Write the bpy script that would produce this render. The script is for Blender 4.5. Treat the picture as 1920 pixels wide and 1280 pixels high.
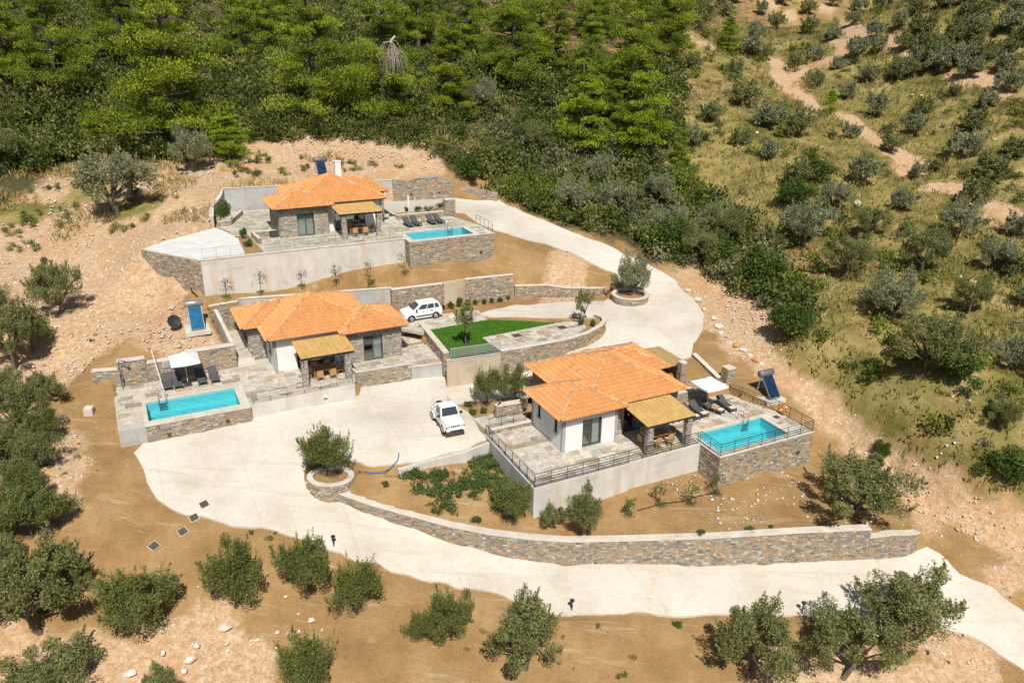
import bpy, math, random
import numpy as np
from mathutils import Vector, Matrix
from mathutils.geometry import delaunay_2d_cdt

for o in list(bpy.data.objects):
    bpy.data.objects.remove(o)
S = bpy.context.scene
C = bpy.context.collection

# ------------------------------------------------------------------ camera
FOC, PITCH, ROLL, CAMZ = 1500.0, math.radians(21.95), math.radians(-0.77), 28.0
FW = np.array([0, math.cos(PITCH), -math.sin(PITCH)])
_r = np.array([1.0, 0, 0]); _d = np.cross(FW, _r)
RT = math.cos(ROLL)*_r + math.sin(ROLL)*_d
DN = -math.sin(ROLL)*_r + math.cos(ROLL)*_d
cam = bpy.data.cameras.new('camera')
cam.sensor_width = 36.0
cam.lens = FOC/1920*36.0
cam.clip_start = 0.5
cam.clip_end = 3000
camo = bpy.data.objects.new('camera', cam)
C.objects.link(camo)
camo.matrix_world = Matrix(((RT[0], -DN[0], -FW[0], 0), (RT[1], -DN[1], -FW[1], 0), (RT[2], -DN[2], -FW[2], CAMZ), (0, 0, 0, 1)))
S.camera = camo

# ------------------------------------------------------------------ sky, sun, exposure
SUND = Vector((-0.112, 0.594, -0.796)).normalized()        # the way the sunlight travels
W = bpy.data.worlds.new('World'); S.world = W; W.use_nodes = True
nt = W.node_tree; nt.nodes.clear()
sky = nt.nodes.new('ShaderNodeTexSky'); sky.sky_type = 'NISHITA'; sky.sun_disc = False
sky.sun_elevation = math.asin(-SUND.z)
sky.sun_rotation = math.atan2(-SUND.x, -SUND.y)
sky.altitude = 100; sky.air_density = 1.0; sky.dust_density = 1.2
bg = nt.nodes.new('ShaderNodeBackground'); bg.inputs[1].default_value = 0.055
wo = nt.nodes.new('ShaderNodeOutputWorld')
nt.links.new(sky.outputs[0], bg.inputs[0]); nt.links.new(bg.outputs[0], wo.inputs[0])
sun = bpy.data.lights.new('sun', 'SUN'); sun.energy = 5.0; sun.angle = math.radians(0.53); sun.color = (1.0, 0.955, 0.88)
suno = bpy.data.objects.new('sun', sun); C.objects.link(suno)
suno.rotation_euler = SUND.to_track_quat('-Z', 'Y').to_euler(); suno.location = (20, -40, 90)
S.view_settings.view_transform = 'Standard'; S.view_settings.look = 'None'
S.view_settings.exposure = 0.05; S.view_settings.gamma = 1.0; S.view_settings.use_curve_mapping = False
S.render.engine = 'CYCLES'
S.cycles.max_bounces = 5; S.cycles.diffuse_bounces = 2; S.cycles.glossy_bounces = 2
S.cycles.transparent_max_bounces = 12; S.cycles.caustics_reflective = False; S.cycles.caustics_refractive = False

# ------------------------------------------------------------------ survey: sight lines of the drone onto level ground
def ray(px, py):
    return (px-960)/FOC*RT + (py-640)/FOC*DN + FW
def site(px, py, z):
    v = ray(px, py); t = (z-CAMZ)/v[2]
    return np.array([t*v[0], t*v[1], z])
def proj(p):
    q = np.array(p, float)-np.array([0, 0, CAMZ]); w = q@FW
    return 960+FOC*(q@RT)/w, 640+FOC*(q@DN)/w
def rise(base, ytop):
    lo, hi = 0.0, 20.0
    for _ in range(40):
        m = (lo+hi)/2
        if proj(base+np.array([0, 0, m]))[1] > ytop: lo = m
        else: hi = m
    return lo
YAW = math.radians(26.8)
AX = np.array([math.cos(YAW), math.sin(YAW), 0]); BX = np.array([-math.sin(YAW), math.cos(YAW), 0])

# ------------------------------------------------------------------ mesh helpers
rnd = random.Random(7)
class MB:
    """collects faces of one mesh; t is a tint 0..1 per face"""
    def __init__(s): s.v = []; s.f = []; s.t = []
    def add(s, vs, fs, t=0.5):
        n = len(s.v); s.v.extend([tuple(map(float, q)) for q in vs])
        for f in fs: s.f.append(tuple(n+i for i in f)); s.t.append(t)
        return s
    def box(s, x0, x1, y0, y1, z0, z1, t=0.5):
        return s.add([(x0,y0,z0),(x1,y0,z0),(x1,y1,z0),(x0,y1,z0),(x0,y0,z1),(x1,y0,z1),(x1,y1,z1),(x0,y1,z1)],
              [(0,3,2,1),(4,5,6,7),(0,1,5,4),(1,2,6,5),(2,3,7,6),(3,0,4,7)], t)
    def bar(s, p, q, w, h, t=0.5, up=(0,0,1)):
        p = Vector(p); q = Vector(q); d = (q-p).normalized(); u = Vector(up)
        if abs(d.dot(u)) > .98: u = Vector((0,1,0))
        a = d.cross(u).normalized()*w/2; b = a.cross(d).normalized()*h/2
        vs = [p-a-b,p+a-b,p+a+b,p-a+b,q-a-b,q+a-b,q+a+b,q-a+b]
        return s.add(vs, [(3,2,1,0),(4,5,6,7),(0,1,5,4),(1,2,6,5),(2,3,7,6),(3,0,4,7)], t)
    def tube(s, pts, rs, n=8, t=0.5, caps=True):
        pts = [Vector(p) for p in pts]
        if not hasattr(rs, '__len__'): rs = [rs]*len(pts)
        base = len(s.v); pd = None
        for i, p in enumerate(pts):
            d = (pts[min(i+1, len(pts)-1)]-pts[max(i-1, 0)]).normalized()
            u = Vector((0,0,1)) if abs(d.z) < .9 else Vector((1,0,0))
            a = d.cross(u).normalized(); b = d.cross(a).normalized()
            if pd is not None and a.dot(pd) < 0: a = -a; b = -b
            pd = a
            for k in range(n):
                c = 2*math.pi*k/n; s.v.append(tuple(p+(a*math.cos(c)+b*math.sin(c))*rs[i]))
        for i in range(len(pts)-1):
            for k in range(n):
                k2 = (k+1) % n
                s.f.append((base+i*n+k, base+i*n+k2, base+(i+1)*n+k2, base+(i+1)*n+k)); s.t.append(t)
        if caps:
            s.f.append(tuple(base+k for k in range(n))[::-1]); s.t.append(t)
            s.f.append(tuple(base+(len(pts)-1)*n+k for k in range(n))); s.t.append(t)
        return s
    def cyl(s, p, q, r, n=12, t=0.5): return s.tube([p, q], r, n, t)
    def prism(s, poly, z0, z1, t=0.5):
        n = len(poly)
        ar = sum(poly[i][0]*poly[(i+1)%n][1]-poly[(i+1)%n][0]*poly[i][1] for i in range(n))
        if ar < 0: poly = poly[::-1]
        vs = [(p[0],p[1],z0) for p in poly]+[(p[0],p[1],z1) for p in poly]
        fs = [tuple(range(n))[::-1], tuple(range(n, 2*n))]+[(i,(i+1)%n,n+(i+1)%n,n+i) for i in range(n)]
        return s.add(vs, fs, t)
    def lathe(s, prof, c=(0,0,0), n=16, t=0.5):
        base = len(s.v)
        for r, z in prof:
            for k in range(n):
                a = 2*math.pi*k/n; s.v.append((c[0]+r*math.cos(a), c[1]+r*math.sin(a), c[2]+z))
        for i in range(len(prof)-1):
            for k in range(n):
                k2 = (k+1) % n
                s.f.append((base+i*n+k, base+i*n+k2, base+(i+1)*n+k2, base+(i+1)*n+k)); s.t.append(t)
        return s
    def mirror(s):
        s.v = [(-a, b, c) for a, b, c in s.v]; s.f = [f[::-1] for f in s.f]; return s
    def mesh(s, name, mat, smooth=False):
        m = bpy.data.meshes.new(name); m.from_pydata(s.v, [], s.f)
        at = m.attributes.new('tint', 'FLOAT', 'FACE'); at.data.foreach_set('value', s.t)
        for k in (mat if isinstance(mat, (list, tuple)) else [mat]): m.materials.append(M[k] if isinstance(k, str) else k)
        if smooth: m.polygons.foreach_set('use_smooth', [True]*len(m.polygons))
        m.update(); return m
    def build(s, name, mat, parent=None, smooth=False, bevel=0):
        o = bpy.data.objects.new(name, s.mesh(name, mat, smooth)); C.objects.link(o)
        if parent is not None: o.parent = parent
        if bevel:
            b = o.modifiers.new('bevel', 'BEVEL'); b.width = bevel; b.segments = 2; b.limit_method = 'ANGLE'
        return o
def arrays_mesh(name, V, F, tint, mat, smooth=False):
    """V (n,3), F (m,k) numpy arrays"""
    m = bpy.data.meshes.new(name); k = F.shape[1]
    m.vertices.add(len(V)); m.vertices.foreach_set('co', np.ascontiguousarray(V, np.float32).ravel())
    m.loops.add(F.size); m.loops.foreach_set('vertex_index', np.ascontiguousarray(F, np.int32).ravel())
    m.polygons.add(len(F)); m.polygons.foreach_set('loop_start', np.arange(0, F.size, k, dtype=np.int32))
    m.polygons.foreach_set('loop_total', np.full(len(F), k, np.int32))
    if smooth: m.polygons.foreach_set('use_smooth', np.ones(len(F), bool))
    m.update(calc_edges=True)
    if tint is not None:
        at = m.attributes.new('tint', 'FLOAT', 'FACE'); at.data.foreach_set('value', np.ascontiguousarray(tint, np.float32))
    for q in (mat if isinstance(mat, (list, tuple)) else [mat]): m.materials.append(M[q])
    return m
def empty(name, loc=(0,0,0), rz=0.0, parent=None):
    o = bpy.data.objects.new(name, None); C.objects.link(o); o.location = loc; o.rotation_euler = (0, 0, rz)
    o.empty_display_size = .3
    if parent is not None: o.parent = parent
    return o
def linkm(name, me, parent=None, loc=None, rz=None, sc=None):
    o = bpy.data.objects.new(name, me); C.objects.link(o)
    if parent is not None: o.parent = parent
    if loc is not None: o.location = loc
    if rz is not None: o.rotation_euler = (0, 0, rz)
    if sc is not None: o.scale = sc if hasattr(sc, '__len__') else (sc, sc, sc)
    return o
def tag(o, label=None, cat=None, group=None, kind=None):
    if label: o['label'] = label
    if cat: o['category'] = cat
    if group: o['group'] = group
    if kind: o['kind'] = kind
    return o
def copy_tree(o, parent=None):
    c = o.copy(); C.objects.link(c)
    if parent is not None: c.parent = parent
    for ch in list(o.children): copy_tree(ch, c)
    return c

# ------------------------------------------------------------------ materials
M = {}
def _new(name):
    m = bpy.data.materials.new(name); m.use_nodes = True; n = m.node_tree; n.nodes.clear()
    out = n.nodes.new('ShaderNodeOutputMaterial'); b = n.nodes.new('ShaderNodeBsdfPrincipled')
    n.links.new(b.outputs[0], out.inputs[0]); M[name] = m
    return m, n, b, out
def _noise(n, scale, detail=5, rough=.6, vec=None, dist=0.0):
    t = n.nodes.new('ShaderNodeTexNoise'); t.inputs['Scale'].default_value = scale; t.inputs['Detail'].default_value = detail
    t.inputs['Roughness'].default_value = rough; t.inputs['Distortion'].default_value = dist
    if vec is None:
        g = n.nodes.new('ShaderNodeNewGeometry'); vec = g.outputs['Position']
    n.links.new(vec, t.inputs['Vector']); return t.outputs['Fac']
def _ramp(n, fac, stops):
    r = n.nodes.new('ShaderNodeValToRGB'); e = r.color_ramp.elements
    while len(e) < len(stops): e.new(0.5)
    for i, (p, c) in enumerate(stops): e[i].position = p; e[i].color = (*c, 1)
    n.links.new(fac, r.inputs[0]); return r.outputs[0]
def _mix(n, f, a, b, mode='MIX'):
    x = n.nodes.new('ShaderNodeMix'); x.data_type = 'RGBA'; x.blend_type = mode
    for s, v in ((x.inputs[0], f), (x.inputs[6], a), (x.inputs[7], b)):
        if isinstance(v, (int, float)): s.default_value = v
        elif isinstance(v, tuple): s.default_value = (*v, 1)
        else: n.links.new(v, s)
    return x.outputs[2]
def _math(n, op, a, b=0.0, c=None):
    x = n.nodes.new('ShaderNodeMath'); x.operation = op
    for s, v in zip(x.inputs, (a, b, c)):
        if v is None: continue
        if isinstance(v, (int, float)): s.default_value = v
        else: n.links.new(v, s)
    return x.outputs[0]
def _attr(n, name):
    a = n.nodes.new('ShaderNodeAttribute'); a.attribute_name = name; return a
def _bump(n, b, h, strength=.4, dist=.03):
    u = n.nodes.new('ShaderNodeBump'); u.inputs['Strength'].default_value = strength; u.inputs['Distance'].default_value = dist
    n.links.new(h, u.inputs['Height']); n.links.new(u.outputs[0], b.inputs['Normal'])
def pmat(name, c1, c2=None, scale=2.0, rough=.8, bump=0.0, bscale=None, metal=0.0, spec=.3, detail=6, lo=.35, hi=.65):
    m, n, b, o = _new(name)
    if c2 is None: b.inputs['Base Color'].default_value = (*c1, 1)
    else: n.links.new(_ramp(n, _noise(n, scale, min(detail,4)), [(lo, c1), (hi, c2)]), b.inputs['Base Color'])
    b.inputs['Roughness'].default_value = rough; b.inputs['Metallic'].default_value = metal
    b.inputs['Specular IOR Level'].default_value = spec
    if bump: _bump(n, b, _noise(n, bscale or scale*6, 3), bump)
    return m
def tmat(name, stops, rough=.85, nscale=4.0, namt=.25, bump=0.0, bscale=20, trans=0.0, objrand=False, spec=.25):
    """colour from the tint of each piece through a ramp, varied by fine grain"""
    m, n, b, o = _new(name)
    if objrand:
        i = n.nodes.new('ShaderNodeObjectInfo'); f = i.outputs['Random']
    else: f = _attr(n, 'tint').outputs['Fac']
    col = _ramp(n, f, stops)
    if namt:
        g = _ramp(n, _noise(n, nscale, 3), [(.3, (1-namt,)*3), (.7, (1+namt*.6,)*3)])
        col = _mix(n, 1.0, col, g, 'MULTIPLY')
    n.links.new(col, b.inputs['Base Color']); b.inputs['Roughness'].default_value = rough
    b.inputs['Specular IOR Level'].default_value = spec
    if bump: _bump(n, b, _noise(n, bscale, 3), bump, .02)
    if trans:
        t = n.nodes.new('ShaderNodeBsdfTranslucent'); n.links.new(col, t.inputs[0])
        x = n.nodes.new('ShaderNodeMixShader'); x.inputs[0].default_value = trans
        n.links.new(b.outputs[0], x.inputs[1]); n.links.new(t.outputs[0], x.inputs[2]); n.links.new(x.outputs[0], o.inputs[0])
    return m
# masonry and paving
tmat('stone', [(0,(.19,.172,.15)),(.22,(.29,.262,.23)),(.42,(.375,.32,.25)),(.6,(.43,.325,.21)),(.78,(.45,.27,.14)),(.9,(.50,.42,.31)),(1,(.58,.54,.47))], namt=.3, nscale=9, bump=.5, bscale=25)
tmat('house_stone', [(0,(.21,.20,.19)),(.3,(.33,.31,.29)),(.6,(.42,.375,.325)),(.8,(.46,.345,.255)),(1,(.57,.53,.48))], namt=.3, nscale=9, bump=.5, bscale=25)
pmat('mortar', (.31,.27,.215), (.42,.365,.295), 3, .95, .3)
pmat('cap_stone', (.53,.475,.395), (.66,.605,.525), 1.2, .9, .2)
def concrete(name, c1, c2, stain):
    m, n, b, o = _new(name)
    base = _ramp(n, _noise(n, .7, 7), [(.3, c1), (.7, c2)])
    g = n.nodes.new('ShaderNodeNewGeometry'); mp = n.nodes.new('ShaderNodeMapping'); mp.inputs['Scale'].default_value = (1.3,1.3,.12)
    n.links.new(g.outputs['Position'], mp.inputs[0])
    st = _ramp(n, _noise(n, 1.0, 5, vec=mp.outputs[0]), [(.50,(0,0,0)),(.66,(1,1,1))])
    blo = n.nodes.new('ShaderNodeMapping'); blo.inputs['Scale'].default_value = (.5,.5,1.6); n.links.new(g.outputs['Position'], blo.inputs[0])
    bl = _ramp(n, _noise(n, 1.0, 3, vec=blo.outputs[0]), [(.58,(0,0,0)),(.66,(1,1,1))])
    col = _mix(n, _math(n, 'MULTIPLY', st, .75), base, stain)
    col = _mix(n, _math(n, 'MULTIPLY', bl, .35), col, tuple(x*.72 for x in c1))
    n.links.new(col, b.inputs['Base Color']); b.inputs['Roughness'].default_value = .92; b.inputs['Specular IOR Level'].default_value = .2
    _bump(n, b, _noise(n, 9, 3), .25)
concrete('concrete_wall', (.54,.51,.47), (.68,.65,.60), (.56,.44,.30))
concrete('concrete_wall_warm', (.46,.38,.28), (.58,.49,.37), (.44,.30,.17))
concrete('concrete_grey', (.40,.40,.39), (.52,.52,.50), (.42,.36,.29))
tmat('flagstone', [(0,(.32,.26,.19)),(.1,(.40,.33,.25)),(.25,(.50,.445,.36)),(.45,(.58,.52,.43)),(.62,(.64,.575,.47)),(.74,(.46,.43,.38)),(.86,(.63,.59,.52)),(.94,(.50,.37,.22)),(1,(.40,.35,.28))], namt=.3, nscale=2.5, bump=.3, bscale=12, objrand=True)
tmat('flagstone_olive', [(0,(.36,.35,.28)),(.3,(.45,.43,.33)),(.6,(.53,.50,.40)),(.8,(.50,.45,.33)),(1,(.60,.57,.49))], namt=.35, nscale=1.6, bump=.3, bscale=12, objrand=True)
pmat('grout', (.44,.40,.33), (.56,.52,.44), 2, .95, .2)
# driveway: pale brushed concrete with dusty drifts and tyre scuffs
m, n, b, o = _new('driveway')
col = _ramp(n, _noise(n, .22, 4, .62), [(.28,(.51,.45,.37)),(.48,(.605,.55,.47)),(.72,(.67,.625,.555))])
dust = _ramp(n, _noise(n, .55, 5, .7, dist=1.2), [(.55,(0,0,0)),(.75,(1,1,1))])
col = _mix(n, _math(n,'MULTIPLY',dust,.6), col, (.53,.40,.25))
gq = n.nodes.new('ShaderNodeNewGeometry'); mq = n.nodes.new('ShaderNodeMapping'); mq.inputs['Rotation'].default_value = (0,0,.35); mq.inputs['Scale'].default_value = (.10,1.5,1)
n.links.new(gq.outputs['Position'], mq.inputs[0])
tyre = _ramp(n, _noise(n, 1.0, 4, .6, vec=mq.outputs[0], dist=.8), [(.56,(0,0,0)),(.66,(1,1,1))])
col = _mix(n, _math(n,'MULTIPLY',tyre,.4), col, (.47,.385,.29))
mj = n.nodes.new('ShaderNodeMapping'); mj.inputs['Rotation'].default_value = (0,0,-.47); n.links.new(gq.outputs['Position'], mj.inputs[0])
sj = n.nodes.new('ShaderNodeSeparateXYZ'); n.links.new(mj.outputs[0], sj.inputs[0]); jx = _math(n,'FRACT',_math(n,'DIVIDE',sj.outputs[0],5.2)); jl = _math(n,'LESS_THAN',jx,.006)
col = _mix(n, _math(n,'MULTIPLY',jl,.4), col, (.30,.25,.19))
fine = _ramp(n, _noise(n, 4.0, 4, .7), [(.3,(.9,.9,.9)),(.7,(1.05,1.05,1.05))])
col = _mix(n, 1.0, col, fine, 'MULTIPLY')
n.links.new(col, b.inputs['Base Color']); b.inputs['Roughness'].default_value = .92; b.inputs['Specular IOR Level'].default_value = .2
_bump(n, b, _noise(n, 7, 3), .2)
pmat('white_slab', (.60,.59,.56), (.72,.71,.68), .8, .9, .15)
# house
pmat('white_render', (.76,.75,.73), (.83,.82,.80), .7, .9, .1, 25)
pmat('grey_render', (.52,.51,.50), (.58,.57,.56), .8, .9, .1, 25)
tmat('roof_tile', [(0,(.48,.205,.065)),(.3,(.61,.275,.095)),(.6,(.66,.31,.115)),(.85,(.71,.355,.145)),(1,(.58,.32,.17))], rough=.75, namt=.10, nscale=.6, bump=.2, bscale=30)
tmat('ridge_cap', [(0,(.44,.25,.13)),(.5,(.60,.33,.15)),(.85,(.66,.37,.18)),(1,(.58,.44,.33))], rough=.85, namt=.25, nscale=3)
pmat('roof_deck', (.54,.23,.08), (.62,.28,.10), 2, .9)
pmat('fascia', (.085,.055,.04), (.12,.08,.06), 3, .7)
pmat('frame_brown', (.10,.085,.07), None, rough=.5)
pmat('dark_metal', (.075,.08,.085), None, rough=.45, metal=.2)
pmat('grey_metal', (.26,.27,.27), None, rough=.5, metal=.3)
pmat('pale_metal', (.45,.46,.45), None, rough=.5, metal=.3)
pmat('steel', (.62,.63,.64), None, rough=.22, metal=1.0)
pmat('curtain', (.62,.63,.58), (.72,.73,.68), 6, .9)
pmat('floor_inside', (.35,.30,.24), None, rough=.6)
m, n, b, o = _new('window_glass')
tr = n.nodes.new('ShaderNodeBsdfTransparent'); tr.inputs[0].default_value = (.62,.70,.69,1)
gl = n.nodes.new('ShaderNodeBsdfGlossy'); gl.inputs['Roughness'].default_value = .03; gl.inputs[0].default_value = (.9,.95,1,1)
mx = n.nodes.new('ShaderNodeMixShader'); mx.inputs[0].default_value = .16; n.links.new(tr.outputs[0], mx.inputs[1]); n.links.new(gl.outputs[0], mx.inputs[2]); n.links.new(mx.outputs[0], o.inputs[0])
# reed mats: fine parallel canes
def reed(name, c1, c2):
    m, n, b, o = _new(name)
    tc = n.nodes.new('ShaderNodeTexCoord'); mp = n.nodes.new('ShaderNodeMapping'); mp.inputs['Scale'].default_value = (38, 1.2, 1)
    n.links.new(tc.outputs['Object'], mp.inputs[0])
    col = _ramp(n, _noise(n, 1.0, 3, vec=mp.outputs[0]), [(.25, c1), (.6, c2), (.85, tuple(min(1,x*1.15) for x in c2))])
    col = _mix(n, 1.0, col, _ramp(n, _noise(n, 1.6, 4), [(.3,(.82,)*3),(.7,(1.08,)*3)]), 'MULTIPLY')
    n.links.new(col, b.inputs['Base Color']); b.inputs['Roughness'].default_value = .85
    _bump(n, b, _noise(n, 1.0, 3, vec=mp.outputs[0]), .6, .02)
reed('reed', (.44,.26,.08), (.64,.40,.14))
reed('reed_dark', (.34,.23,.085), (.46,.31,.12))
# pool
m, n, b, o = _new('pool_tile')
b.inputs['Base Color'].default_value = (.42,.76,.80,1); b.inputs['Roughness'].default_value = .5
m, n, b, o = _new('water')
tr = n.nodes.new('ShaderNodeBsdfTransparent'); tr.inputs[0].default_value = (.42,.865,.905,1)
gl = n.nodes.new('ShaderNodeBsdfGlossy'); gl.inputs['Roughness'].default_value = .06
fr = n.nodes.new('ShaderNodeFresnel'); fr.inputs[0].default_value = 1.33
bu = n.nodes.new('ShaderNodeBump'); bu.inputs['Strength'].default_value = .8; bu.inputs['Distance'].default_value = .10
n.links.new(_noise(n, 4.5, 3, .55), bu.inputs['Height'])
for q in (gl, fr): n.links.new(bu.outputs[0], q.inputs['Normal'])
mx = n.nodes.new('ShaderNodeMixShader'); n.links.new(fr.outputs[0], mx.inputs[0]); n.links.new(tr.outputs[0], mx.inputs[1]); n.links.new(gl.outputs[0], mx.inputs[2]); n.links.new(mx.outputs[0], o.inputs[0])
# furniture, vehicles, fittings
pmat('wicker', (.07,.068,.072), (.11,.105,.105), 40, .85, .3)
pmat('towel', (.62,.50,.42), (.72,.62,.55), 8, .95)
pmat('cloth_white', (.78,.77,.76), (.84,.83,.82), 3, .9)
pmat('wood', (.30,.17,.07), (.42,.25,.11), 8, .7)
pmat('rattan', (.40,.23,.08), (.52,.32,.13), 20, .8)
m, n, b, o = _new('car_paint'); b.inputs['Base Color'].default_value = (.80,.80,.79,1); b.inputs['Roughness'].default_value = .25
b.inputs['Coat Weight'].default_value = .6; b.inputs['Coat Roughness'].default_value = .05
m, n, b, o = _new('car_glass'); b.inputs['Base Color'].default_value = (.035,.05,.058,1); b.inputs['Roughness'].default_value = .03; b.inputs['Specular IOR Level'].default_value = .8; b.inputs['Coat Weight'].default_value = .6
pmat('rubber', (.025,.025,.026), None, rough=.85)
pmat('black_plastic', (.03,.03,.032), None, rough=.6)
pmat('alloy', (.55,.56,.57), None, rough=.35, metal=.8)
m, n, b, o = _new('lamp_lens'); b.inputs['Base Color'].default_value = (.55,.57,.58,1); b.inputs['Roughness'].default_value = .12
pmat('red_lens', (.45,.02,.02), None, rough=.2)
pmat('life_orange', (.85,.16,.03), (.9,.22,.05), 8, .6)
m, n, b, o = _new('solar_glass'); b.inputs['Roughness'].default_value = .08
n.links.new(_ramp(n, _noise(n, 2.2, 3), [(.4,(.010,.022,.05)),(.7,(.018,.045,.10))]), b.inputs['Base Color']); b.inputs['Coat Weight'].default_value = .5
m, n, b, o = _new('solar_reflection'); b.inputs['Roughness'].default_value = .12
n.links.new(_ramp(n, _noise(n, 3.0, 4), [(.35,(.004,.075,.17)),(.6,(.008,.14,.27)),(.75,(.03,.24,.38))]), b.inputs['Base Color'])  # blue reflection on the collector glass, painted into its base colour
pmat('tank_grey', (.13,.125,.13), (.17,.165,.165), 4, .4, spec=.5)
pmat('tank_silver', (.33,.32,.31), (.42,.41,.40), 4, .4, metal=.5)
pmat('blue_hose', (.05,.13,.34), None, rough=.6)
pmat('black_pipe', (.02,.02,.02), None, rough=.7)
pmat('manhole', (.075,.05,.04), (.12,.085,.06), 14, .7, .3)
pmat('weathered_wood', (.34,.30,.26), (.48,.44,.39), 5, .9, .3)
# rock and plants
tmat('rock', [(0,(.30,.27,.24)),(.35,(.52,.44,.36)),(.6,(.66,.58,.50)),(.8,(.74,.68,.62)),(.92,(.56,.30,.13)),(1,(.60,.36,.18))], namt=.3, nscale=3, bump=.6, bscale=9)
pmat('bark', (.10,.08,.06), (.19,.155,.12), 6, .95, .6)
pmat('dead_wood', (.34,.28,.24), (.50,.43,.38), 5, .95, .4)
G = .30
tmat('olive_leaf', [(0,(.11,.13,.038)),(.4,(.20,.22,.07)),(.75,(.29,.30,.11)),(1,(.42,.42,.21))], rough=.55, namt=.2, nscale=1.3, trans=.32, spec=.35)
tmat('olive_dense', [(0,(.09,.118,.028)),(.4,(.16,.19,.045)),(.75,(.24,.265,.07)),(1,(.37,.385,.14))], rough=.55, namt=.2, nscale=1.3, trans=.32, spec=.35)
tmat('olive_silver', [(0,(.16,.18,.085)),(.4,(.26,.275,.14)),(.75,(.36,.37,.21)),(1,(.52,.52,.35))], rough=.55, namt=.2, nscale=1.0, trans=.3, spec=.35)
tmat('pine_needle', [(0,(.065,.105,.010)),(.4,(.165,.225,.018)),(.75,(.31,.37,.030)),(1,(.47,.50,.05))], rough=.7, namt=.3, nscale=.35, trans=.22)
tmat('pine_dull', [(0,(.06,.105,.012)),(.4,(.175,.25,.022)),(.75,(.33,.40,.036)),(1,(.48,.53,.058))], rough=.7, namt=.3, nscale=.35, trans=.22)
tmat('pine_young', [(0,(.16,.24,.016)),(.5,(.30,.40,.026)),(1,(.44,.53,.045))], rough=.7, namt=.25, nscale=.6, trans=.35)
tmat('maquis_leaf', [(0,(.06,.092,.02)),(.35,(.11,.15,.03)),(.65,(.17,.205,.042)),(.88,(.24,.25,.065)),(1,(.32,.28,.10))], rough=.6, namt=.45, nscale=.3, trans=.3)
tmat('scrub_pale', [(0,(.10,.125,.05)),(.4,(.18,.20,.085)),(.75,(.26,.27,.12)),(1,(.38,.35,.18))], rough=.6, namt=.4, nscale=.4, trans=.3)
tmat('scrub_bright', [(0,(.09,.135,.018)),(.5,(.18,.235,.03)),(1,(.29,.32,.055))], rough=.6, namt=.35, nscale=.4, trans=.35)
tmat('bush_leaf', [(0,(.045,.08,.015)),(.5,(.09,.145,.026)),(1,(.17,.23,.05))], rough=.5, namt=.3, nscale=1, trans=.3)
tmat('weed_leaf', [(0,(.06,.105,.026)),(.5,(.115,.175,.042)),(1,(.20,.245,.075))], rough=.6, namt=.3, nscale=1, trans=.3)
tmat('dry_grass', [(0,(.16,.16,.042)),(.25,(.28,.235,.07)),(.5,(.42,.33,.125)),(1,(.57,.45,.205))], rough=.8, namt=.35, nscale=.18, trans=.3)
pmat('lawn', (.05,.14,.012), (.075,.19,.02), 3, .85, .5, 40)
tmat('lawn_blade', [(0,(.06,.17,.013)),(.5,(.11,.26,.025)),(1,(.17,.34,.04))], rough=.7, namt=.2, nscale=1.2, trans=.25)
# ================================================================== terrain
Z1, Z2, Z3, ZC = 8.8, 2.0, 0.0, 2.9          # house floors, car level beside house 2
O1 = site(526.7, 446.7, Z1); O3 = site(1053.3, 848.3, Z3)
O2 = site(682, 673.3, Z2)
def L(o, u, v, w=0.0):                        # house axes to world
    return o + AX*u + BX*v + np.array([0, 0, w])
def tps_fit(P, z, lam=0.02):
    n = len(P); d2 = ((P[:, None]-P[None])**2).sum(-1)
    K = np.where(d2 > 0, d2*np.log(np.maximum(d2, 1e-9))*.5, 0) + lam*np.eye(n)
    A = np.zeros((n+3, n+3)); A[:n, :n] = K; A[:n, n] = 1; A[:n, n+1:] = P; A[n, :n] = 1; A[n+1:, :n] = P.T
    return P, np.linalg.solve(A, np.concatenate([z, np.zeros(3)]))
def tps(fit, X):
    P, w = fit; out = np.empty(len(X)); n = len(P)
    for i in range(0, len(X), 20000):
        x = X[i:i+20000]; d2 = ((x[:, None]-P[None])**2).sum(-1)
        out[i:i+20000] = (np.where(d2 > 0, d2*np.log(np.maximum(d2, 1e-9))*.5, 0))@w[:n] + w[n] + x@w[n+1:]
    return out
def inside(poly, X):
    r = np.zeros(len(X), bool); n = len(poly); x, y = X[:, 0], X[:, 1]
    for i in range(n):
        x0, y0 = poly[i][:2]; x1, y1 = poly[(i+1) % n][:2]
        if y0 == y1: continue
        c = ((y0 > y) != (y1 > y)) & (x < (x1-x0)*(y-y0)/(y1-y0)+x0); r ^= c
    return r
_vr = np.random.RandomState(3).rand(256, 256)
def vnoise(X, s):
    a = X/s; i = np.floor(a).astype(int); f = a-i; f = f*f*(3-2*f)
    g = lambda dx, dy: _vr[(i[:, 0]+dx) % 256, (i[:, 1]+dy) % 256]
    return (g(0,0)*(1-f[:,0])+g(1,0)*f[:,0])*(1-f[:,1])+(g(0,1)*(1-f[:,0])+g(1,1)*f[:,0])*f[:,1]
# wall of the lower garden: foot on the road, px heights of its face
WALL = [(575,917,-1.2,904),(626,937,-1.6,922),(699,966,-2.2,948),(772,990,-2.8,968),(845,1013,-3.3,988),(917,1035,-3.8,1002),(990,1051,-4.2,1011),
        (1063,1059,-4.5,1016),(1173,1057,-4.7,1014),(1334,1061,-4.9,1009),(1488,1055,-4.95,999),(1623,1049,-5.0,993)]
WALLR = [(1623,1049,-5.0,1009),(1665,1047,-5.0,1003),(1694,1043,-4.95,1003),(1714,1033,-4.75,1001),(1720,1018,-4.4,997)]
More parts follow.
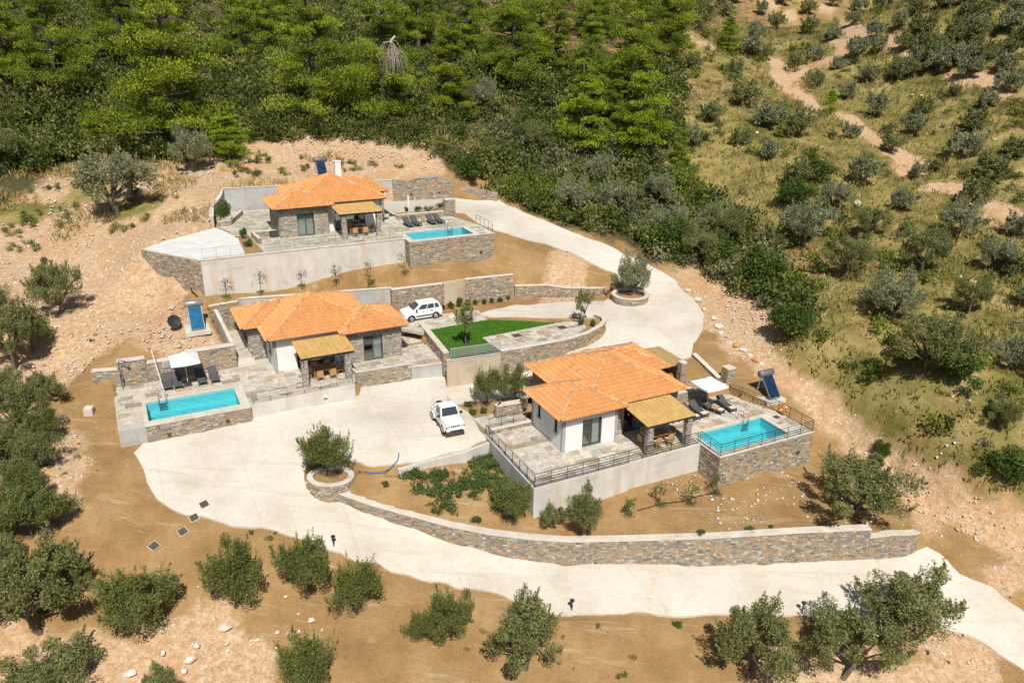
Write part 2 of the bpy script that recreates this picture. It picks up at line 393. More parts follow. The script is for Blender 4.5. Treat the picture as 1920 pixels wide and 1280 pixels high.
# ground points: sight line, height, kind (S soil, R rubble, G grass, F forest floor, C concrete)
CP = [(0,1270,-4.9,'R'),(150,1285,-5.1,'R'),(300,1280,-5.2,'R'),(640,1280,-5.8,'S'),(960,1280,-6.3,'S'),(1300,1280,-6.8,'S'),(1600,1280,-7.2,'R'),(1720,1260,-7.1,'R'),(1920,1290,-8.4,'S'),
 (100,1100,-2.8,'S'),(300,1120,-3.2,'S'),(330,1200,-4.2,'R'),(420,1200,-4.6,'R'),(540,1180,-4.6,'S'),(480,1150,-4,'S'),(640,1130,-4.4,'S'),(800,1180,-5,'S'),(1000,1180,-5.3,'S'),(1300,1180,-5.8,'S'),(1500,1200,-6,'S'),(1700,1230,-6.7,'S'),
 (1900,1200,-7.4,'C'),(1800,1130,-6.2,'C'),(1730,1075,-5.4,'C'),(1500,1100,-5.3,'C'),(1300,1105,-5.1,'C'),(1100,1090,-4.7,'C'),(900,1060,-4.1,'C'),(750,1010,-3.1,'C'),(620,980,-2.1,'C'),(520,930,-1.1,'C'),(430,930,-.8,'C'),(330,870,.1,'C'),(560,830,.3,'C'),(450,820,.5,'C'),(700,770,.4,'C'),(850,740,.5,'C'),(880,820,.1,'C'),(750,840,.1,'C'),(640,860,-.2,'C'),(560,880,-.5,'C'),(480,960,-1.3,'C'),
 (400,985,-1.5,'S'),(300,930,-.6,'S'),(240,870,.4,'S'),(340,1010,-1.9,'S'),(200,1000,-1.2,'S'),(100,950,-.3,'R'),(60,1050,-1.7,'S'),(180,900,.2,'S'),(130,880,.5,'R'),
 (220,835,.75,'S'),(160,790,1.3,'S'),(110,820,1.0,'R'),(50,800,1.6,'R'),(0,900,.4,'R'),(0,700,3.1,'R'),(100,700,2.4,'R'),(190,700,2.9,'S'),(160,740,1.9,'S'),(250,672,3.4,'S'),(300,640,4.0,'R'),(370,615,4.2,'R'),(200,610,4.3,'R'),(100,610,4.5,'R'),(0,570,5.4,'R'),(300,560,5.1,'R'),(360,545,5.7,'R'),(200,520,6.1,'R'),(390,556,5.7,'S'),(420,600,4.3,'S'),
 (275,478,8.3,'R'),(330,505,7.5,'R'),(372,522,7.0,'S'),(384,551,5.9,'S'),(300,500,7.3,'R'),(200,450,7.8,'R'),(100,460,7.2,'R'),(0,440,7.4,'R'),(150,410,8.6,'R'),(300,430,9.2,'R'),(250,385,9.9,'G'),(100,360,9.9,'R'),(0,360,9.8,'F'),(350,410,9.6,'R'),(385,360,11.0,'R'),(330,312,11.8,'R'),(210,315,11.5,'G'),(100,290,12.2,'F'),
 (440,335,11.3,'R'),(540,325,11.3,'R'),(600,300,12.1,'R'),(480,278,13.1,'R'),(650,285,12.8,'R'),(740,325,11.3,'R'),(820,318,11.4,'R'),(856,342,10.4,'S'),(890,358,9.4,'S'),(700,278,13.0,'R'),(780,288,12.7,'R'),(850,310,11.8,'F'),
 (300,272,13.2,'F'),(0,230,15.4,'F'),(300,150,19.4,'F'),(600,190,17.4,'F'),(900,220,16.0,'F'),(0,80,24.2,'F'),(600,60,25.6,'F'),(300,0,31.8,'F'),(900,0,31.8,'F'),(0,0,31.8,'F'),
 (930,392,8.3,'C'),(1000,425,7.4,'C'),(1060,445,6.5,'C'),(1120,472,5.8,'C'),(1180,500,4.9,'C'),(1235,535,3.9,'C'),(1270,580,3.1,'C'),(1295,625,2.3,'C'),(1285,660,1.9,'C'),(1200,610,2.95,'C'),(1150,600,2.95,'C'),(1080,575,2.95,'C'),(1000,575,2.9,'C'),(900,590,2.9,'C'),(1220,555,3.4,'C'),(1160,640,2.5,'C'),(950,700,.7,'C'),(985,690,.9,'C'),(1040,680,1.4,'C'),(1100,665,2.0,'C'),
 (870,400,8.75,'C'),(870,375,8.8,'C'),
 (500,545,5.5,'S'),(700,530,5.6,'S'),(640,520,6.0,'S'),(770,511,6.0,'S'),(900,505,5.6,'S'),(1000,505,5.3,'S'),(1080,515,4.6,'R'),(1120,515,4.4,'S'),(935,480,6.5,'S'),(1000,460,6.6,'S'),(1070,490,5.6,'R'),(960,525,4.7,'S'),(870,528,5.4,'S'),(1050,540,3.9,'R'),(1130,540,3.6,'S'),
 (1250,460,5.9,'F'),(1350,530,4.2,'R'),(1180,410,7.3,'F'),(1080,390,8.1,'F'),(1000,340,9.8,'F'),(1300,360,9.4,'G'),(1450,400,8.5,'G'),(1450,570,4.1,'R'),(1530,660,2.9,'G'),(1600,710,1.9,'G'),(1700,790,.8,'G'),(1850,870,-.4,'G'),(1930,760,2.8,'G'),(1920,600,5.6,'G'),(1750,650,3.8,'G'),(1600,560,5.3,'G'),(1800,500,7.3,'G'),(1920,400,10.3,'G'),(1700,370,10.2,'G'),(1500,300,12.9,'G'),(1900,250,16,'G'),(1350,250,14.8,'G'),(1200,200,17.4,'F'),(1700,200,17.4,'G'),(1500,100,23.2,'G'),(1900,100,23.6,'G'),(1200,60,25.8,'F'),(1700,0,31.8,'G'),(1200,0,31.8,'F'),(1920,0,31.8,'G'),
 (1345,585,3.1,'R'),(1400,645,2.0,'R'),(1450,695,1.1,'R'),(1530,750,-.2,'R'),(1600,810,-1.3,'R'),(1680,870,-2.3,'R'),(1760,930,-3.2,'R'),(1850,975,-3.9,'R'),(1920,1000,-4.3,'R'),(1780,890,-1.6,'R'),(1880,930,-2.2,'R'),
 (1320,650,1.8,'S'),(1380,700,.9,'S'),(1440,745,.4,'S'),(1490,765,-.3,'S'),(1545,835,-2.2,'S'),(1560,870,-2.7,'S'),(1630,900,-2.8,'R'),(1680,950,-3.3,'S'),
 (1800,1030,-4.6,'S'),(1880,1070,-5.2,'R'),(1740,1045,-4.9,'S'),(1920,1160,-6.5,'S')]
for w in WALL+WALLR[:3]: CP.append((w[0], w[1], w[2], 'C'))
base_xy, base_z, base_k = [], [], []
for px, py, z, k in CP:
    p = site(px, py, z); base_xy.append(p[:2]); base_z.append(z); base_k.append(k)
for x, y, z, k in [(-300,380,88,'F'),(0,400,95,'F'),(300,380,88,'G'),(-200,190,33,'F'),(250,190,34,'G'),(-150,90,11,'F'),(190,90,11,'G'),(-120,30,-3,'S'),(120,30,-6,'S'),(0,5,-14,'S'),(-90,5,-12,'S'),(90,5,-15,'S'),(0,250,52,'F'),(-220,280,60,'F'),(220,280,60,'G')]:
    base_xy.append((x, y)); base_z.append(z); base_k.append(k)
base_xy = np.array(base_xy, float); base_z = np.array(base_z, float)
BASE = tps_fit(base_xy, base_z, .5)
# raised or sunken areas bounded by walls
def world_poly(pts): return [tuple(site(*p)[:2]) for p in pts]
wall_foot = [site(p[0], p[1], p[2]) for p in WALL]; wall_top = [p[2]+rise(q, p[3]) for p, q in zip(WALL, wall_foot)]
wallr_foot = [site(p[0], p[1], p[2]) for p in WALLR]; wallr_top = [p[2]+rise(q, p[3]) for p, q in zip(WALLR, wallr_foot)]
def offset_line(pts, d):
    out = []
    for i, p in enumerate(pts):
        a = np.array(pts[max(i-1, 0)])[:2]; b = np.array(pts[min(i+1, len(pts)-1)])[:2]; t = (b-a)/np.linalg.norm(b-a)
        out.append(np.array(p)[:2]+np.array([-t[1], t[0]])*d)
    return out
wall_mid = offset_line(wall_foot+wallr_foot, .28)
# the garden soil above the lower wall
yard_pts = [(1000,972,-2.25),(1183,921,-2.2),(1335,893,-2.3),(1344,908,-2.25),(1440,890,-2.45),(1520,868,-2.7),(900,868,-1.0),(880,872,-.8),(813,878,-.5),(750,888,-.35),(670,893,-.5),(640,905,-.75),(930,900,-1.4),(850,910,-1.0),(760,925,-1.1),(960,940,-1.9),(1100,975,-2.7),(1250,960,-2.7),(1400,960,-2.85),(1560,930,-3.1),(1640,950,-3.2),(600,893,-.6),(1560,870,-2.7),(1680,950,-3.35)]
yx, yz = [], []
for p in yard_pts: q = site(*p); yx.append(q[:2]); yz.append(p[2])
for q, t in list(zip(wall_mid[:len(WALL)], wall_top)): yx.append(q); yz.append(t-.08)
for q, t in list(zip(wall_mid[len(WALL):], wallr_top)): yx.append(q); yz.append(t-.1)
YARD = tps_fit(np.array(yx), np.array(yz), .3)
yard_poly = [tuple(q) for q in wall_mid[1:]]+world_poly([(1690,950,-3.35),(1560,868,-2.7)])+[tuple(L(O3,18,-4)[:2]), tuple(L(O3,8,-2.5)[:2]), tuple(L(O3,-3.6,-2.5)[:2]), tuple(L(O3,-3.7,4.0)[:2])]+world_poly([(905,838,0),(875,846,0),(813,861,0),(750,878,0),(672,878,-.1),(655,905,-.9)])
deck3_poly = [tuple(L(O3,u,v)[:2]) for u, v in ((-3.4,-2.6),(9.8,-2.6),(9.95,-4.9),(18.0,-4.9),(18.05,-1.9),(17.0,2.45),(12.3,3.1),(12.3,9.3),(-.6,9.6),(-3.4,4.6))]
deck2_poly = [tuple(L(O2,u,v)[:2]) for u, v in ((-18.3,-4.45),(-10.2,-4.6),(-9.6,-4.3),(-1.7,-4.0),(-1.1,-2.5),(5.3,-3.0),(5.8,3.9),(3.6,4.0),(3.6,10.2),(-10.5,10.1),(-9.95,2.95),(-18.3,2.75))]
upper2_poly = [tuple(L(O2,u,v)[:2]) for u, v in ((3.4,10.0),(3.4,3.9),(6.1,3.9))]+world_poly([(844,664,ZC),(936,653,ZC),(1000,645,ZC),(1055,634,ZC),(1090,620,ZC),(1110,608,ZC),(1110,601,ZC),(1098,597,ZC),(1040,590,ZC),(1000,575,ZC),(962,562,ZC)])
deck1_poly = [tuple(L(O1,u,v)[:2]) for u, v in ((-7.2,-4.3),(10.6,-4.3),(10.8,-5.7),(18.7,-5.7),(18.7,-1.9),(18.0,2.4),(21.8,10.8),(15.0,12.0),(9,12.85),(3.5,13.75),(-3.0,13.75),(-3.6,12.3),(-5.15,6.6),(-6.2,5.6),(-9.8,3.2),(-11.2,1.2))]
car_poly = world_poly([(735,600,ZC),(735,585,ZC),(833,571,ZC),(873,562,ZC),(962,558,ZC),(1025,554,ZC),(1060,553,ZC),(1125,551,ZC),(1142,549,ZC),(1142,560,ZC),(1110,580,ZC),(1085,598,ZC),(1040,606,ZC),(915,600,ZC),(750,615,ZC)])
def hroad(X):
    z = hbase(X); k = inside(car_poly, X); z[k] = ZC-.03; return z
REG = [(car_poly, 'flat', ZC-.09), (yard_poly, 'yard', None), (deck3_poly, 'flat', Z3-.75), (deck2_poly, 'flat', Z2-.7), (upper2_poly, 'flat', ZC-.06), (deck1_poly, 'flat', Z1-.6)]
for _o, _z, r in ((O3,Z3,(10,16.6,-4.8,-1.7)),(O2,Z2,(-16.65,-10.3,-4.4,-1.05)),(O1,Z1,(10.9,17.25,-5.7,-2.55))):
    REG.append(([tuple(L(_o,u,v)[:2]) for u, v in ((r[0],r[2]),(r[1],r[2]),(r[1],r[3]),(r[0],r[3]))], 'flat', _z-2.0))
def hbase(X): return tps(BASE, X)
def hfull(X):
    z = hbase(X)
    for poly, kind, val in REG:
        k = inside(poly, X)
        if not k.any(): continue
        if kind == 'yard': z[k] = tps(YARD, X[k])
        else: z[k] = val
    return z
_T = np.concatenate([np.arange(30, 130, .3), np.arange(130, 420, 1.0)])
def hit(px, py, fn=None):
    fn = fn or hfull
    v = ray(px, py); P = np.array([0, 0, CAMZ])+_T[:, None]*v
    g = P[:, 2]-fn(P[:, :2]); k = np.argmax(g < 0)
    if g[k] >= 0: k = len(_T)-1
    t0, t1, g0, g1 = _T[k-1], _T[k], g[k-1], g[k]
    t = t0+(t1-t0)*g0/(g0-g1) if g0 != g1 else t1
    p = np.array([0, 0, CAMZ])+t*v; return p
def ground(x, y): return float(hfull(np.array([[x, y]]))[0])
# driveway outlines on the bare terrain
road_lo = [(2150,1385),(1925,1262),(1858,1213),(1796,1182),(1700,1168),(1600,1160),(1519,1155),(1334,1151),(1180,1149),(1100,1150),(1045,1148),(954,1119),(880,1105),(808,1088),(706,1059),(626,1035),(580,1015),(527,996),(480,988),(442,982),(377,969),(320,955),(300,940),(287,924),(275,905),(266,888),(256,866),(251,849),(262,838),
  (276,826),(472,791),(478,777),(662,731),(672,728),(771,706),(833,697),(941,685),(1000,673),(1000,735),(985,745),(940,748),(873,755),(856,758),(866,767),(911,819),(917,826),(875,843),(813,858),(750,874),(700,872),(660,868),(640,856),(600,856),(575,868),(566,885),(567,902)]
road_lo += [(w[0], w[1]) for w in WALL]+[(1694,1043),(1716,1031),(1736,1023),(1770,1050),(1800,1073),(1840,1095),(1880,1118),(1925,1143),(2150,1262)]
road_up = [(941,685),(1000,673),(1060,663),(1100,650),(1126,636),(1136,620),(1130,600),(1105,594),(1085,600),(1040,609),(915,604),(895,581),(930,571),(962,564),(1060,557),(1120,557),(1140,562),(1165,570),(1190,571),(1212,562),(1217,552),(1208,543),(1180,535),(1160,525),(1151,512),(1111,493),(1065,472),(1020,456),(975,445),(928,431),(893,416),(866,400),(850,398),(852,371),(935,374),(954,386),(980,397),(1020,413),(1083,440),(1120,453),(1150,465),(1177,480),(1220,497),(1250,512),(1270,530),(1293,553),(1315,582),(1321,602),(1315,622),(1302,640),(1297,653),(1297,670),(1280,672),(1250,660)]
def smooth_poly(px, fn, step=.4):
    P = [hit(a, b, fn)[:2] for a, b in px]; out = []; jr = random.Random(len(px))
    for i in range(len(P)):
        a, b = P[i], P[(i+1) % len(P)]; n = max(1, int(np.linalg.norm(b-a)/step))
        out += [a+(b-a)*j/n for j in range(n)]
    o = np.array(out); o = o+np.stack([vnoise(o, 1.1)-.5, vnoise(o+300, 1.1)-.5], 1)*.42      # the poured edge wanders a little
    return list(o)
rl = smooth_poly(road_lo, hbase); ru = smooth_poly(road_up, hbase)
ru += [L(O3,13.5,9.4)[:2], L(O3,6,9.8)[:2], L(O3,-.3,9.8)[:2]]
# terrain grid, fine where the houses stand
def axis(lo, hi, c0, c1, fine):
    a = list(np.arange(c0, c1, fine)); s = fine; x = a[-1]
    while x < hi: s = min(s*1.09, 6); x += s; a.append(x)
    s = fine; x = a[0]; pre = []
    while x > lo: s = min(s*1.09, 6); x -= s; pre.append(x)
    return np.array(pre[::-1]+a)
gx = axis(-330, 330, -36, 36, .25); gy = axis(8, 430, 31, 96, .25)
X, Y = np.meshgrid(gx, gy); XY = np.stack([X.ravel(), Y.ravel()], 1)
Zb = hbase(XY); Zg = Zb.copy(); hard = np.zeros(len(XY), bool)
for poly, kind, val in REG:
    k = inside(poly, XY)
    if kind == 'yard': Zg[k] = tps(YARD, XY[k])
    else: Zg[k] = val; hard |= k
on_road = inside(rl, XY) | inside(ru, XY)
rough = (vnoise(XY, 7.0)-.5)*.5+(vnoise(XY+50, 2.2)-.5)*.22+(vnoise(XY+90, .8)-.5)*.11
far = np.clip((XY[:, 1]-75)/40, 0, 1)
amp = np.where(hard | on_road, 0, .55+.9*far)
yk = inside(yard_poly, XY); amp[yk] *= .45
RB = np.array(rl+ru); dr_ = np.full(len(XY), 9.0); core = (np.abs(XY[:, 0]) < 45) & (XY[:, 1] > 26) & (XY[:, 1] < 98); ci = np.where(core)[0]
for i in range(0, len(ci), 8000): dr_[ci[i:i+8000]] = np.sqrt(((XY[ci[i:i+8000], None]-RB[None])**2).sum(-1).min(1))
amp = amp*np.clip((dr_-.35)/1.3, 0, 1); nearr = (dr_ < .45) & ~hard & ~yk; Zg[nearr] -= .05
Zg += rough*amp; road_k = on_road & ~yk & ~hard; Zg[road_k] = Zb[road_k]-.12
# soil kinds, blended from the surveyed points
KIND = {'S': 0, 'R': 1, 'G': 2, 'F': 3, 'C': 0}
kk = np.array([KIND[k] if k != 'C' else 9 for k in base_k]); kind_xy = base_xy
for px, py, k in ((1560,690,'G'),(1640,765,'G'),(1610,740,'G'),(1720,830,'G'),(1760,850,'G'),(1810,865,'G'),(1860,885,'G'),(1910,900,'G'),(1670,790,'G'),(1500,640,'G'),(1900,820,'G'),(1560,760,'R'),(1640,830,'R'),(1700,880,'R'),(1720,900,'R'),(1800,940,'R'),(1560,800,'R'),(1500,740,'R'),(1790,1000,'S'),(1850,1040,'S'),(1750,980,'R'),
  (20,480,'R'),(60,520,'R'),(40,400,'G'),(160,360,'G'),(120,420,'R'),(280,350,'R'),(720,1230,'S'),(880,1230,'S'),(1150,1220,'S'),(230,1090,'S'),(150,1000,'S'),(250,960,'S'),(480,1230,'R'),(560,1240,'S'),(350,1060,'S'),(1280,1230,'S'),(1500,1240,'R'),(1780,1230,'R'),(1840,1260,'R')):
    kind_xy = np.vstack([kind_xy, hit(px, py, hbase)[:2]]); kk = np.append(kk, KIND[k])
wt = np.zeros((len(XY), 4))
for i in range(0, len(XY), 20000):
    d2 = ((XY[i:i+20000, None]-kind_xy[None])**2).sum(-1)+1.0; w = 1/d2**1.7
    for q in range(4): wt[i:i+20000, q] = w[:, kk == q].sum(1)
wt /= wt.sum(1, keepdims=True); wt[yk] = (.97, .03, 0, 0)
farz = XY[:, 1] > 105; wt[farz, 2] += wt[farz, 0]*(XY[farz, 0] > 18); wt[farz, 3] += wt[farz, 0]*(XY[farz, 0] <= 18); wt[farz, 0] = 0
# dirt tracks worn through the grove
def seg_dist(X, pl):
    d = np.full(len(X), 1e9)
    for a, b in zip(pl[:-1], pl[1:]):
        ab = b-a; t = np.clip(((X-a)@ab)/(ab@ab), 0, 1); d = np.minimum(d, np.linalg.norm(X-a-t[:, None]*ab, axis=1))
    return d
TRACKS = [[(880,230),(940,262),(880,310),(800,362),(700,392),(620,440),(560,470),(700,560),(745,600),(900,645),(1000,722),(1060,780),(1200,870),(1285,925),(1300,960)],[(960,180),(1100,210),(1200,262),(1310,300)],[(420,12),(590,75),(640,130)],[(730,5),(800,22),(780,62),(840,120),(930,160)],[(1440,1055),(1545,1072)],[(1670,1135),(1840,1225)],[(1480,420),(1640,440),(1760,490),(1920,555)],[(30,220),(150,270)],[(520,320),(540,420),(560,470)]]
TRACK_W = [np.array([hit(a/3+1280, b/3, hbase)[:2] for a, b in t]) for t in TRACKS]
for t in TRACK_W:
    f = np.clip(1.55-seg_dist(XY, t)/1.5+(vnoise(XY, 1.7)-.5)*1.5+(vnoise(XY, 6)-.5)*1.0, 0, 1)[:, None]; wt = wt*(1-f)+np.array([0,1,0,0])*f
ny, nx = X.shape; idx = np.arange(nx*ny).reshape(ny, nx)
F = np.stack([idx[:-1, :-1], idx[:-1, 1:], idx[1:, 1:], idx[1:, :-1]], -1).reshape(-1, 4)
# soil material
m, n, b, o = _new('soil')
zn = _attr(n, 'zone'); sp = n.nodes.new('ShaderNodeSeparateColor'); n.links.new(zn.outputs['Color'], sp.inputs[0])
n1 = _noise(n, .35, 4, .65); n2 = _noise(n, 2.2, 5, .7); n3 = _noise(n, 9, 3, .7)
soil = _ramp(n, n1, [(.3,(.28,.166,.068)),(.5,(.355,.22,.095)),(.7,(.425,.28,.133))])
soil = _mix(n, 1.0, soil, _ramp(n, n3, [(.3,(.82,.82,.8)),(.6,(1,1,1)),(.78,(1.3,1.28,1.22))]), 'MULTIPLY')
gs = n.nodes.new('ShaderNodeNewGeometry'); ms = n.nodes.new('ShaderNodeMapping'); ms.inputs['Rotation'].default_value = (0,0,-.75); ms.inputs['Scale'].default_value = (.16,1.9,1); n.links.new(gs.outputs['Position'], ms.inputs[0])
stk = _ramp(n, _noise(n, 1.0, 5, .65, vec=ms.outputs[0], dist=.5), [(.58,(0,0,0)),(.72,(1,1,1))])
soil = _mix(n, _math(n, 'MULTIPLY', stk, .6), soil, (.56,.43,.30))
soil = _mix(n, _math(n, 'MULTIPLY', _ramp(n, _noise(n, 1.1, 5, .7), [(.56,(0,0,0)),(.68,(1,1,1))]), .5), soil, (.27,.165,.08))
rub = _ramp(n, _math(n,'ADD',_math(n,'MULTIPLY',n2,.5),_math(n,'MULTIPLY',n3,.5)), [(.32,(.34,.195,.095)),(.46,(.48,.32,.185)),(.58,(.59,.435,.29)),(.7,(.73,.62,.50))])
vo = n.nodes.new('ShaderNodeTexVoronoi'); vo.inputs['Scale'].default_value = 6.5; g = n.nodes.new('ShaderNodeNewGeometry'); n.links.new(g.outputs['Position'], vo.inputs['Vector'])
rub = _mix(n, .55, rub, _mix(n, 1.0, rub, _ramp(n, vo.outputs['Color'], [(0,(.65,.58,.52)),(.5,(1,1,1)),(1,(1.25,1.25,1.25))]), 'MULTIPLY'))
rub = _mix(n, _ramp(n, _noise(n, .18, 4, .6), [(.5,(0,0,0)),(.72,(1,1,1))]), rub, _mix(n, .6, rub, (.48,.26,.11)))
gr = _ramp(n, _noise(n, .22, 5, .65), [(.3,(.085,.09,.024)),(.43,(.165,.15,.042)),(.55,(.29,.235,.082)),(.72,(.42,.33,.145))])
gr = _mix(n, 1.0, gr, _ramp(n, n3, [(.3,(.75,.75,.75)),(.7,(1.15,1.15,1.15))]), 'MULTIPLY')
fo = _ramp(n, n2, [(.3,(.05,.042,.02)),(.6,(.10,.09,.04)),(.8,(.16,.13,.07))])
jit = _math(n, 'MULTIPLY', _math(n, 'SUBTRACT', _noise(n, .45, 6, .78), .5), 1.7)
def soft(x): return _ramp(n, _math(n, 'ADD', x, jit), [(.33,(0,0,0)),(.64,(1,1,1))])
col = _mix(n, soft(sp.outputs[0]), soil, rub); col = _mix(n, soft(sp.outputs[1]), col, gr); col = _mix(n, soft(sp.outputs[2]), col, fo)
n.links.new(col, b.inputs['Base Color']); b.inputs['Roughness'].default_value = .97; b.inputs['Specular IOR Level'].default_value = .1
_bump(n, b, _math(n, 'ADD', n2, _math(n, 'MULTIPLY', n3, .5)), .9, .12)
gm = arrays_mesh('ground', np.stack([XY[:, 0], XY[:, 1], Zg], 1), F, None, 'soil', True)
za = gm.attributes.new('zone', 'FLOAT_COLOR', 'POINT')
za.data.foreach_set('color', np.concatenate([wt[:, 1:4], np.ones((len(XY), 1))], 1).astype(np.float32).ravel())
go = bpy.data.objects.new('ground', gm); C.objects.link(go); tag(go, kind='structure')
# concrete driveways: slabs with a real edge laid on the terrain
def slab_on_ground(name, poly, mat, lift=.035, thick=.3, fn=hbase, step=.7):
    poly = [np.array(p)[:2] for p in poly]; P = np.array(poly)
    xs = np.arange(P[:, 0].min(), P[:, 0].max(), step); ys = np.arange(P[:, 1].min(), P[:, 1].max(), step)
    q = np.stack(np.meshgrid(xs, ys), -1).reshape(-1, 2); q = q[inside(poly, q)]
    d = np.min(((q[:, None]-P[None])**2).sum(-1), 1); q = q[d > (step*.35)**2]
    allp = np.concatenate([P, q]); nb = len(P)
    vs, es, fs, ov, oe, of = delaunay_2d_cdt([Vector(p) for p in allp], [(i, (i+1) % nb) for i in range(nb)], [list(range(nb))], 1, 1e-4)
    V = np.array([tuple(p) for p in vs]); z = fn(V)+lift; mb = MB()
    mb.v = [(p[0], p[1], h) for p, h in zip(V, z)]; mb.f = [tuple(f) for f in fs]; mb.t = [.5]*len(fs)
    zz = fn(P)+lift; k = len(mb.v); area = sum(P[i][0]*P[(i+1)%nb][1]-P[(i+1)%nb][0]*P[i][1] for i in range(nb))
    for p, h in zip(P, zz): mb.v.append((p[0], p[1], h)); mb.v.append((p[0], p[1], h-thick))
    for i in range(nb):
        j = (i+1) % nb; f = (k+2*i+1, k+2*j+1, k+2*j, k+2*i); mb.f.append(f if area > 0 else f[::-1]); mb.t.append(.5)
    o = mb.build(name, mat); return o
tag(slab_on_ground('driveway', rl, 'driveway'), kind='structure')
tag(slab_on_ground('driveway', ru, 'driveway', .031, fn=hroad), kind='structure')
# ================================================================== masonry
def facing(mb, p, q, zb, zt, rr, w=(.15,.42), h=(.07,.155), proud=.035, holes=(), jit=.012, tshift=0.0):
    """rubble facing on the vertical face from p to q (outside is to the right of p->q); zb, zt are (start, end) heights"""
    p = np.array(p, float)[:2]; q = np.array(q, float)[:2]; Ln = np.linalg.norm(q-p)
    if Ln < .05: return
    d = (q-p)/Ln; nn = np.array([d[1], -d[0]])
    B = lambda s: zb[0]+(zb[1]-zb[0])*s/Ln
    T = lambda s: zt[0]+(zt[1]-zt[0])*s/Ln
    t = min(zb)-rr.random()*.1
    while t < max(zt):
        hh = rr.uniform(*h); s = -rr.random()*.3
        while s < Ln:
            ww = rr.uniform(*w)*(1.0 if rr.random() > .15 else 1.5)
            s0 = max(s, 0)+.008; s1 = min(s+ww, Ln)-.008; s += ww
            if s1-s0 < .04: continue
            wv = .035*math.sin(s0*3.1+t*7)
            sh = (rr.random()-.5)*.05; t0 = t+wv+sh; t1 = t+hh+wv+sh+(rr.random()-.5)*.03
            c = (s0+s1)/2
            t0 = max(t0, B(c)); t1 = min(t1, T(c))
            if t1-t0 < .03: continue
            if any(a0 < s1-.02 and a1 > s0+.02 and b0 < t1-.02 and b1 > t0+.02 for a0, a1, b0, b1 in holes): continue
            pr = proud*rr.uniform(.35, 1.25); vs = []
            for (a, bb, dd, ins) in ((s0,t0,-.02,0),(s1,t0,-.02,0),(s1,t1,-.02,0),(s0,t1,-.02,0),(s0,t0,pr,1),(s1,t0,pr,1),(s1,t1,pr,1),(s0,t1,pr,1)):
                ca = (s0+s1)/2; cb = (t0+t1)/2
                if ins: a = ca+(a-ca)*rr.uniform(.82,.95); bb = cb+(bb-cb)*rr.uniform(.72,.92)
                xy = p+d*a+nn*dd; vs.append((xy[0], xy[1], bb+(rr.random()-.5)*jit))
            mb.add(vs, [(4,5,6,7),(0,1,5,4),(1,2,6,5),(2,3,7,6),(3,0,4,7)], min(1, max(0, rr.random()+tshift)))
        t += hh
def wall_body(mb, line, th, zb, zt):
    """vertical wall strip along a polyline, body lies to the left of the walking direction"""
    off = offset_line([np.array(p, float)[:2] for p in line], th); n = len(line)
    vs = []
    for i in range(n):
        a = line[i]; b = off[i]; vs += [(a[0],a[1],zb[i]),(a[0],a[1],zt[i]),(b[0],b[1],zt[i]),(b[0],b[1],zb[i])]
    fs = []
    for i in range(n-1):
        k = 4*i; fs += [(k,k+4,k+5,k+1),(k+1,k+5,k+6,k+2),(k+2,k+6,k+7,k+3)]
    k = 4*(n-1); fs += [(0,1,2,3),(k,k+3,k+2,k+1)]
    mb.add(vs, fs)
def stone_wall(label, line, zb, zt, th=.4, cap=True, seed=1, capw=.06, cat='wall', both=False, ends=True, name='stone_wall', group=None, caph=.05, capmat='cap_stone', stone='stone'):
    """world-space rubble wall: body, rubble facing, coping"""
    rr = random.Random(seed); c = np.mean([np.array(p)[:2] for p in line], 0); z0 = min(zb)
    root = empty(name, (c[0], c[1], z0)); tag(root, label, cat, group)
    ln = [(p[0]-c[0], p[1]-c[1]) for p in line]; b = [z-z0 for z in zb]; t = [z-z0 for z in zt]
    mb = MB(); wall_body(mb, ln, th, b, t); mb.build('wall_core', 'mortar', root)
    fb = MB(); off = offset_line(ln, th)
    for i in range(len(ln)-1): facing(fb, ln[i], ln[i+1], (b[i], b[i+1]), (t[i], t[i+1]), rr)
    if both:
        for i in range(len(ln)-1): facing(fb, off[i+1], off[i], (b[i+1], b[i]), (t[i+1], t[i]), rr)
    if ends:
        facing(fb, off[0], ln[0], (b[0],)*2, (t[0],)*2, rr); facing(fb, ln[-1], off[-1], (b[-1],)*2, (t[-1],)*2, rr)
    tag(fb.build('stone_facing', stone, root), kind='stuff')
    if cap:
        cm = MB(); wall_body(cm, offset_line(ln, -capw), th+2*capw, [z+.003 for z in t], [z+caph for z in t]); cm.build('coping', capmat, root, bevel=.012)
    return root
def concrete_wall(label, line, zb, zt, th=.3, mat='concrete_wall', cat='wall', name='concrete_wall', cap=None):
    c = np.mean([np.array(p)[:2] for p in line], 0); z0 = min(zb)
    root = empty(name, (c[0], c[1], z0)); tag(root, label, cat)
    ln = [(p[0]-c[0], p[1]-c[1]) for p in line]
    mb = MB(); wall_body(mb, ln, th, [z-z0 for z in zb], [z-z0 for z in zt]); mb.build('wall_core', mat, root, bevel=.01)
    if cap:
        cm = MB(); wall_body(cm, offset_line(ln, -.04), th+.08, [z-z0+.003 for z in zt], [z-z0+.05 for z in zt]); cm.build('coping', cap, root)
    return root
def frame_at(name, o, z=None):
    e = empty(name, tuple(o), YAW); return e
CUBE = MB().box(-.5,.5,-.5,.5,-.5,.5)
